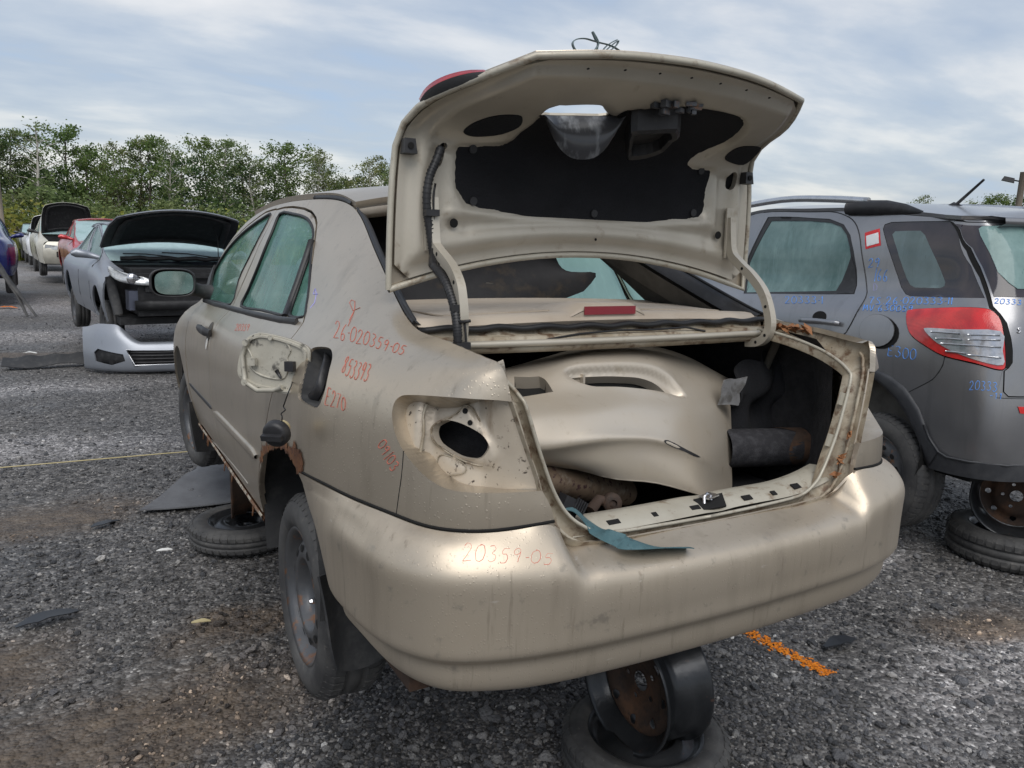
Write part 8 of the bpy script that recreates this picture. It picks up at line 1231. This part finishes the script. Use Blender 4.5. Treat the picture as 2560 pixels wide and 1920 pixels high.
def yard_car(label, loc, yaw, paint, sc=(1, 1, 1), lift=.28, bonnet=None, nose=True, glass='fogged_teal', extra=None, group='wrecks along the lane', name='wrecked_car', fend=None, mirror=None, tail=True, lift_b=0.0):
    """a saloon-sized wreck; bonnet: None closed, else opening angle"""
    c = empty(name, (loc[0], loc[1], lift), (0, 0, yaw), label, 'car', group)
    def W(P): return np.asarray(P, float) * np.array(sc)
    for sg in (-1, 1):
        S = Surf(W(SIDE * [sg, 1, 1])); fl = 1 if sg < 0 else -1; k = S.ku[-1] / SS.ku[-1]; kv_ = S.kv[-1] / SS.kv[-1]
        def q(poly): return [(a * k, b * kv_) for a, b in poly]
        w = [q(WIN[g]) for g in WIN]; rear = q([(T['ykeys'][3] + .0 + (.37 * cos(a)) - .06, .06 + .40 * sin(a)) for a in np.linspace(-.3, pi + .3, 16)]); fr = q(T['farch'])
        full = [(0, 0), (S.ku[-1], 0), (S.ku[-1], S.kv[-1]), (0, S.kv[-1])]
        panel('body_side', S, full if nose else [(.42 * k, 0), (S.ku[-1], 0), (S.ku[-1], S.kv[-1]), (.30 * k, S.kv[-1])], fend if fend and sg == -1 else paint, c, w + [rear, fr], .075, .02, 0, fl)
        for x in w: panel('window_pane', S, x, glass, c, (), .12, 0, .01, fl)
        P = S.at(q(T['front_door']), .0006, fl); MB().tube(P, .004, 4, False).build('shut_line', 'seal', c)
    hx, hy, hz = sc
    for sg in (-1, 1):
        wheel(c, (sg * .70 * hx, 0, .20), .30, .19, .19, None, 'wheel', 28, False, 'steel_black', False, sg); wheel(c, (sg * .70 * hx, 2.6 * hy, .20), .30, .19, .19, None, 'wheel', 28, False, 'steel_black', False, sg)
    rn_ = [[(x * .53 * hx, y * hy, (z + .05 * (1 - x * x)) * hz) for x in (-1, -.5, 0, .5, 1)] for y, z in ((1.50, 1.405), (1.2, 1.42), (.8, 1.42), (.45, 1.40), (.27, 1.375))]
    MB().sheet(np.array(rn_)[::-1], .02).build('roof', paint, c)
    ws = [[(x * w_ * hx, (y + .08 * (1 - x * x)) * hy, z * hz) for x in (-1, -.5, 0, .5, 1)] for y, z, w_ in ((1.47, 1.41, .575), (1.85, 1.30, .625), (2.25, 1.10, .68), (2.48, .98, .70))]
    MB().grid(np.array(ws)).build('windscreen', glass if glass != 'fogged_teal' else 'fogged_sky', c)
    rw = [[(x * w_ * hx, (y - .05 * (1 - x * x)) * hy, z * hz) for x in (-1, -.5, 0, .5, 1)] for y, z, w_ in ((.28, 1.385, .50), (-.1, 1.22, .545), (-.48, 1.04, .60))]
    MB().grid(np.array(rw), flip=True).build('rear_window', 'fogged_sky', c)
    dk = [[(x * w_ * hx, (y - .05 * (1 - x * x)) * hy, (z + .015 * (1 - x * x)) * hz) for x in (-1, -.5, 0, .5, 1)] for y, z, w_ in ((-.48, 1.035, .60), (-.7, 1.025, .597), (-.92, .99, .577), (-.96, .85, .54), (-.98, .68, .48), (-.99, .45, .47), (-.95, .30, .46))]
    MB().grid(np.array(dk), flip=True).build('tail', paint, c)
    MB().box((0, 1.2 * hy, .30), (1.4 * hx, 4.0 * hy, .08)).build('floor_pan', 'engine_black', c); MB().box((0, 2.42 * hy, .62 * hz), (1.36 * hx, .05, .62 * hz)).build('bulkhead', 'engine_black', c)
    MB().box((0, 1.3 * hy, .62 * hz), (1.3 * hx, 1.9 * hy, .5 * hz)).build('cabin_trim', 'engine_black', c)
    hn_ = np.array([[(x * w_ * hx, (y + .10 * (1 - x * x)) * hy, (z + .04 * (1 - x * x)) * hz) for x in np.linspace(-1, 1, 11)] for y, z, w_ in ((2.44, .975, .675), (2.7, .965, .665), (3.0, .925, .645), (3.25, .865, .60), (3.36, .82, .545))])
    if bonnet is not None:
        piv = hn_[0, 0].copy(); a = bonnet; rel = hn_ - [0, piv[1], piv[2]]; y_, z_ = rel[..., 1].copy(), rel[..., 2].copy(); rel[..., 1] = y_ * cos(a) - z_ * sin(a) + piv[1] - lift_b; rel[..., 2] = y_ * sin(a) + z_ * cos(a) + piv[2] + lift_b; rel[..., 0] *= 1 + lift_b * .5; hn_ = rel
        bo = MB().sheet(hn_[::-1], .012).build('bonnet', paint, c)
        nrm_ = np.cross(hn_[1, 5] - hn_[0, 5], hn_[0, 6] - hn_[0, 5]); nrm_ = nrm_ / np.linalg.norm(nrm_); nrm_ = nrm_ if nrm_[1] > 0 else -nrm_
        cen_ = hn_.mean((0, 1)); MB().sheet((hn_ * .985 + cen_ * .015) + nrm_ * .030, .012).build('bonnet_liner', 'engine_black', bo)
        cc = hn_.mean((0, 1)); MB().grid(np.array([[tuple(cc + (p - cc) * kk + nrm_ * hh) for p in np.concatenate([hn_[0], hn_[1:, -1], hn_[-1, -2::-1], hn_[-2:0:-1, 0]])] for kk, hh in ((.86, .031), (.84, .046), (.76, .046), (.74, .031))]), closed_v=True).build('bonnet_rib', 'engine_black', bo)
        MB().box((0, 2.9 * hy, .58 * hz), (1.05 * hx, .7, .40 * hz)).build('engine', 'engine_black', c)
    else: MB().sheet(hn_[::-1], .012).build('bonnet', paint, c)
    if nose:
        nn_ = [[(x * w_ * hx, (y + .16 * (1 - x * x)) * hy, z * hz) for x in np.linspace(-1, 1, 9)] for y, z, w_ in ((3.34, .80, .58), (3.40, .70, .70), (3.42, .55, .72), (3.40, .38, .72), (3.30, .25, .68))]
        no = MB().grid(np.array(nn_), flip=True).build('nose', paint, c)
        for sg in (-1, 1): MB().extrude([(sg * x * hx, y * hy, z * hz) for x, y, z in ((.34, 3.53, .70), (.66, 3.42, .73), (.68, 3.40, .62), (.38, 3.52, .60))], (0, .02, 0)).build('headlamp', 'clear_lamp', no)
        MB().extrude([(x * hx, (3.585 - .25 * x * x) * hy, z * hz) for x, z in ((-.4, .42), (.4, .42), (.4, .56), (-.4, .56))], (0, .02, 0)).build('grille', 'engine_black', no)
    if mirror:
        for sg in (-1, 1): MB().tube([(sg * .70 * hx, 2.08 * hy, 1.0 * hz), (sg * .84 * hx, 2.06 * hy, 1.04 * hz), (sg * .95 * hx, 2.05 * hy, 1.06 * hz), (sg * 1.0 * hx, 2.05 * hy, 1.05 * hz)], [.03, .06, .075, .03], 10, True, (1, .8)).build('door_mirror', mirror, c)
    if extra: extra(c, W)
    return c
def stripped_front(c, W):
    """front end with the bumper removed: lamps, crash beam, radiator, wings cut back"""
    for sg in (-1, 1):
        hl = [(sg * .46, 3.42, .80), (sg * .60, 3.36, .835), (sg * .74, 3.18, .88), (sg * .80, 2.98, .925), (sg * .80, 3.0, .83), (sg * .74, 3.22, .76), (sg * .58, 3.40, .73), (sg * .40, 3.47, .73)]
        m_ = MB(); hl = smooth_poly(hl, 3); cc = np.mean(hl, 0); m_.grid(np.array([[tuple(cc + (np.array(p) - cc) * k + np.array([sg * .02, .05, .01]) * h) for p in hl] for k, h in ((1.0, -.8), (1.0, .0), (.92, .6), (.6, 1.1), (.02, 1.2))]), closed_v=True); h_ = m_.build('headlamp', 'clear_lamp', c)
        MB().lathe([(.0, .05), (.05, .05), (.062, .03), (.066, 0)], 18, Matrix.Translation((sg * .62, 3.36, .80)) @ Matrix.Rotation(pi / 2, 4, 'Z')).build('projector', 'chrome', h_)
        MB().tube([(sg * .80, 3.02, .80), (sg * .78, 3.10, .60), (sg * .74, 3.08, .38)], [.05, .06, .05], 8, True, (.5, 1)).build('inner_guard', 'rough_plastic', c)
        MB().box((sg * .62, 3.25, .55), (.10, .20, .22)).build('chassis_horn', 'blue_grey_paint', c)
    MB().tube([(x, 3.44 - .10 * x * x, .50) for x in np.linspace(-.62, .62, 9)], .055, 8, True, (.5, 1)).build('crash_beam', 'engine_black', c)
    MB().box((0, 3.32, .60), (1.15, .08, .46)).build('radiator', 'engine_black', c); MB().box((0, 3.35, .83), (1.25, .12, .05)).build('slam_panel', 'engine_black', c)
    MB().box((.05, 3.36, .68), (.9, .05, .06)).build('fan_shroud', 'rough_plastic', c); MB().box((-.18, 3.465, .50), (.10, .02, .035)).build('paper_tag', 'white_plastic', c)
    MB().tube([(x, 2.56, 1.0 + .01 * sin(20 * x)) for x in np.linspace(-.6, .6, 12)], .03, 6).build('scuttle', 'engine_black', c); MB().tube([(-.5, 2.50, 1.02), (-.2, 2.44, 1.06), (.1, 2.42, 1.07)], .008, 5).build('wiper', 'seal', c); MB().tube([(0, 2.52, 1.02), (.3, 2.48, 1.05), (.55, 2.44, 1.05)], .008, 5).build('wiper', 'seal', c)
    MB().tube([(-.52, 2.66, .93), (-.50, 2.72, 1.25), (-.44, 2.78, 1.40)], .006, 5).build('bonnet_prop', 'seal', c)
    MB().box((0, 2.95, .86), (1.2, .5, .08)).build('engine_cover', 'engine_black', c)
EL = yard_car('silver-blue saloon without its front bumper, black bonnet raised, in the lane', (-.66, 10.85), pi + radians(7.5), 'silver_paint', (1.06, 1.0, .985), .30, radians(33), False, 'fogged_teal', stripped_front, fend='blue_grey_paint', mirror='silver_paint', lift_b=.17)
yard_car('red car half hidden behind the silver-blue saloon', (-1.02, 20.2), pi + radians(6), 'red_paint', (1, 1, 1.05), .33, None, True, mirror='red_paint')
def upright_back(c, W):
    MB().grid(np.array([[(x * .60, y, z) for x in (-1, -.4, .4, 1)] for y, z in ((2.2, 1.20), (1.9, 1.66), (1.2, 1.72), (.2, 1.72), (-.6, 1.68), (-.85, 1.60), (-.95, 1.0))])).build('tall_roof', 'cream_paint', c)
yard_car('cream off-roader with black bonnet up and round dark arches', (-1.98, 27.4), pi + radians(6), 'cream_paint', (1.02, .98, 1.16), .30, radians(78), True, mirror='black_plastic')
yard_car('white car with raised white bonnet farther down the lane', (-2.65, 34.8), pi + radians(6), 'white_paint', (1, 1, 1.02), .3, radians(60), True, mirror='dark_paint')
yard_car('dark green-grey car at the far end of the lane', (-3.35, 42.5), pi + radians(6), 'dark_paint', (1, 1, 1.02), .3, None, True, mirror='dark_paint')
yard_car('pale silver car whose roof shows through the sedan cabin', (2.35, 9.2), pi + radians(6), 'silver_paint', (1, 1, 1.0), .30, None, True, mirror='silver_paint', glass='fogged_sky')
BLU = yard_car('dark blue car at the left frame edge of the lane', (-3.42, 17.3), radians(3), 'navy_paint', (1.0, 1, 1.05), .32, None, True, mirror='navy_paint', glass='fogged_sky')
# ------------------------------------------------------------------ parts lying about
def lay(name, label, cat, loc=(0, 0, 0), rz=0.0, group=None): return empty(name, loc, (0, 0, rz), label, cat, group)
FB = lay('loose_bumper', 'silver front bumper with black fog grilles lying on the gravel', 'bumper', (-.50, 7.55, 0), radians(-4))
nb = []
for x in np.linspace(-.90, .90, 25):
    a = abs(x) / .90; y = -.10 + .44 * a ** 3; top = .36 + .20 * sstep(.30, .62, a) - .06 * sstep(.78, 1, a)
    nb.append([(x, y + .06, .015), (x, y - .02, .03), (x, y - .05, .12), (x, y - .055, .22), (x, y - .03, .30 + .02 * a), (x, y + .02, (top + .3) * .5 + .03), (x, y + .10, top)])
FBS = Surf(nb); fu, fv = FBS.ku[-1], FBS.kv[-1]; flb = 1 if FBS.normal([fu / 2], [fv / 2])[0][1] < 0 else -1
fogs = [[(fu * .5 + s * (fu * c0), fv * d0) for c0, d0 in ((.23, .50), (.38, .58), (.41, .50), (.40, .32), (.30, .27), (.22, .36))] for s in (-1, 1)]; grl = [(fu * a, fv * b) for a, b in ((.33, .28), (.67, .28), (.71, .58), (.29, .58))]
panel('shell', FBS, [(0, 0), (fu, 0), (fu, fv), (0, fv)], 'silver_paint', FB, fogs + [grl], .035, .012, 0, flb)
for f_ in fogs: panel('fog_grille', FBS, inset(f_, -.01), 'engine_black', FB, (), .05, 0, .02, flb)
panel('grille_back', FBS, inset(grl, -.01), 'engine_black', FB, (), .05, 0, .03, flb)
for k in range(4): MB().tube(FBS.at([(fu * t, fv * (.33 + .07 * k)) for t in np.linspace(.31, .69, 8)], -.012, flb), .008, 5).build('grille_slat', 'black_plastic', FB)
MB().tube(FBS.at(grl + [grl[0]], .004, flb), .010, 6, False).build('grille_surround', 'silver_trim', FB)
UT = lay('plastic_undertray', 'long black plastic splash guard strip lying left of the silver bumper', 'plastic strip', (-1.75, 8.35, 0), radians(-3))
g = np.array([[(x, -.10 + .05 * sin(3 * x), .03 + .05 * sin(pi * (x + .45) / .9) * 0 + .02 * sin(9 * x)) if j == 0 else (x, .02, .12 + .05 * (x + .4) + .01 * sin(23 * x)) if j == 1 else (x, .12 + .02 * sin(11 * x), .06 + .02 * sin(17 * x)) for j in range(3)] for x in np.linspace(-.46, .46, 22)]); MB().sheet(g, .008).build('strip', 'rough_plastic', UT)
GT_ = lay('floor_mat_scrap', 'grey felt scrap lying on the gravel behind the front wheel', 'cloth', (-.62, 3.0, 0))
net = [[(x, y, .02 + .012 * sin(5 * x + 3 * y) + .010 * sin(9 * y)) for x in np.linspace(-.48, .75, 7)] for y in (-.42, -.2, .0, .2, .38)]
net = [[(x + (.10 * i if j < 2 else 0) * (1 if j == 0 else .5), y + .16 * (x + .4) * -.6 + .03 * sin(4 * x), z) for j, (x, y, z) in enumerate(row)] for i, row in enumerate(net)]
MTS = Surf(net); u2, v2 = np.meshgrid(np.linspace(0, MTS.ku[-1], 20), np.linspace(0, MTS.kv[-1], 26), indexing='ij'); mat('grey_felt', (.13, .135, .145), .95, 0, var=[(6, (.09, .092, .10), .4, .7), (60, (.18, .18, .19), .6, .8)], bump=[(160, .5, 'noise')]); MB().sheet(MTS(u2.ravel(), v2.ravel()).reshape(20, 26, 3)[::-1], .008).build('felt', 'grey_felt', GT_)
SN = lay('marking_cord', 'thin yellow marking cord stretched over the gravel at left', 'cord'); mat('cord_yellow', (.42, .36, .20), .8)
MB().tube([(-6, 4.15, .03), (-3.2, 3.92, .035), (-1.88, 3.80, .03), (-.87, 3.74, .035), (.4, 3.68, .03)], .0042, 6).build('line', 'cord_yellow', SN)
mat('orange_spray', (.66, .21, .012), .9, 0, var=[(30, (.55, .15, .01), .4, .7)])
om = MB(); ro_ = random.Random(6)
for k in range(760):      # sprayed flecks that follow the stones
    t = ro_.random() ** .85; x = 1.165 + .045 * t + ro_.gauss(0, .017); y = .08 - .48 * t; r = ro_.uniform(.0025, .0075); n = 6; z = float(hgt(np.array(x), np.array(y))) - .012 + ro_.uniform(.003, .010); om.add([(x + r * cos(2 * pi * j / n) * ro_.uniform(.6, 1.2), y + r * sin(2 * pi * j / n) * ro_.uniform(.6, 1.2), z + ro_.uniform(-.0015, .002)) for j in range(n)], [tuple(range(n))], False)
tag(om.build('paint_marking', 'orange_spray'), 'orange spray paint line on the gravel beside the rear bumper', kind='stuff')
# wheel stacks that carry the cars
def flat_wheel(label, loc, R=.262, W=.125, rimr=.175, group='flat wheels under the stacks'):
    e = empty('flat_wheel', (loc[0], loc[1], W / 2 + .004), (0, -pi / 2 + .0, 0), label, 'wheel', group)
    w = wheel(e, (0, 0, 0), R, W, rimr, None, 'stack_wheel', 44, True, 'black_steel_wet', False, 1)
    for ch in list(w.children): ch.parent = e
    bpy.data.objects.remove(w); e.rotation_euler = (0, -pi / 2, 0); return e
def upright_rim(label, loc, rz, tilt=0.0, R=.19, W=.165, m_='black_steel_wet', group='steel rims standing on the stacks', flip=1):
    e = empty('steel_rim', loc, (tilt, 0, rz), label, 'rim', group); h = W / 2
    prof = [(R - .006, h * .92), (R, h), (R + .004, h * .97), (R + .002, h * .88), (R - .012, h * .80), (R - .016, h * .55), (R - .034, h * .45), (R - .036, h * .05), (R - .018, -h * .08), (R - .014, -h * .75), (R + .002, -h * .86), (R + .004, -h * .96), (R, -h), (R - .006, -h * .92), (R - .022, -h * .7), (R - .042, h * .0), (R - .042, h * .4), (R - .024, h * .55), (R - .012, h * .86)]
    MB().lathe(prof, 56, Matrix.Scale(flip, 4, Vector((1, 0, 0))), True, True).build('barrel', m_, e)
    d_ = MB(); nseg = 60
    holes = [(R * .62 * cos(2 * pi * k / 8), R * .62 * sin(2 * pi * k / 8), .015) for k in range(8)] + [(R * .30 * cos(2 * pi * k / 5), R * .30 * sin(2 * pi * k / 5), .009) for k in range(5)] + [(0, 0, .032)]
    class Disc:
        ku = [0, 1]; kv = [0, 1]
        def __call__(s, u, v):
            u = np.atleast_1d(u); v = np.atleast_1d(v); r = np.hypot(u, v); x = flip * h * (.18 + .25 * sstep(.45 * R, .62 * R, r) - .35 * sstep(.72 * R, .95 * R, r)); return np.stack([x, u, v], 1)
        def normal(s, u, v): return np.tile([[1.0, 0, 0]], (len(np.atleast_1d(u)), 1))
    panel('disc', Disc(), [(R * .80 * cos(a), R * .80 * sin(a)) for a in np.linspace(0, 2 * pi, 40, endpoint=False)], 'dark_rust', e, [[(x + r * cos(a), y + r * sin(a)) for a in np.linspace(0, 2 * pi, 12, endpoint=False)] for x, y, r in holes], .016, .004, 0, 1, None, None)
    return e
flat_wheel('flat spare wheel on the gravel under the rear bumper', (.19, -.50))
upright_rim('rusty steel rim standing on the flat wheel under the rear bumper', (.175, -.50, .300), radians(2), 0, .203, .185, 'black_steel_wet', flip=-1)
flat_wheel('flat spare wheel on the gravel below the left sill', (-.62, 1.93), .275)
upright_rim('rusty steel rim wedged between flat wheel and left sill', (-.60, 1.95, .33), radians(-8), 0, .20, .16, 'dark_rust')
flat_wheel('flat tyre lying on the gravel under the grey hatchback', (3.12, -.03), .30, .18, .19)
upright_rim('steel rim standing under the grey hatchback', (3.08, -.06, .36), radians(28), 0, .215, .17)
# strip of rubber trim leaning against the blue car
SP = lay('rubber_trim', 'long black rubber trim strip leaning from the blue car to the gravel', 'trim strip'); 
for dx_ in (0, .14): MB().tube([(-3.15, 14.95, 1.75), (-2.66 - dx_ * .2, 14.5, .90), (-2.42 + dx_ * .3, 14.3, .42), (-2.28 + dx_, 14.18, .03)], [.07, .075, .05, .03], 6, True, (1, .5)).build('strip', 'rubber', SP)
# small litter
mat('litter_dark', (.02, .022, .026), .4); mat('litter_white', (.7, .7, .68), .6); mat('litter_orange', (.6, .16, .03), .6)
LT_ = [('plastic_shard', 'dark plastic shard on the gravel below the rear wheel', (-.72, -.62), .075, 'litter_dark'), ('plastic_shard', 'black plastic shard lying at left on the dark gravel', (-1.52, 1.35), .09, 'litter_dark'), ('plastic_shard', 'thin dark shard near the grey felt scrap', (-1.28, 2.45), .06, 'litter_dark'), ('plastic_shard', 'dark curled scrap right of the orange line', (1.42, -.28), .07, 'litter_dark'), ('paper_scrap', 'small white scrap on the lane gravel left of the undertray', (-2.0, 9.5), .07, 'litter_white'), ('paper_scrap', 'white scrap on gravel before the silver bumper', (-1.75, 8.9), .05, 'litter_white'), ('paper_scrap', 'white chip beside the flat spare wheel', (-1.02, 1.92), .03, 'litter_white'), ('orange_scrap', 'orange scrap lying by the blue car', (-2.75, 16.2), .16, 'litter_orange'), ('wood_chip', 'pale wood chip on the gravel below the sill', (-.95, 1.05), .03, 'cord_yellow')]
for nm, lb, (x, y), s_, m_ in LT_:
    r_ = random.Random(nm + lb); mb_ = MB(); n = 7; g = [[((t - .5) * 2 * s_ * 1.3, (w_ - .5) * s_ * r_.uniform(.7, 1.1) * (1 - abs(2 * t - 1) ** 2 * .8), .012 + .25 * s_ * sin(pi * t) * r_.uniform(.6, 1)) for w_ in (0, .5, 1)] for t in np.linspace(0, 1, n)]
    mb_.sheet(np.array(g), .004); o = mb_.build(nm, m_); o.location = (x, y, 0); o.rotation_euler = (0, 0, r_.uniform(-.6, .6)); tag(o, lb, 'litter', 'small litter on the gravel')
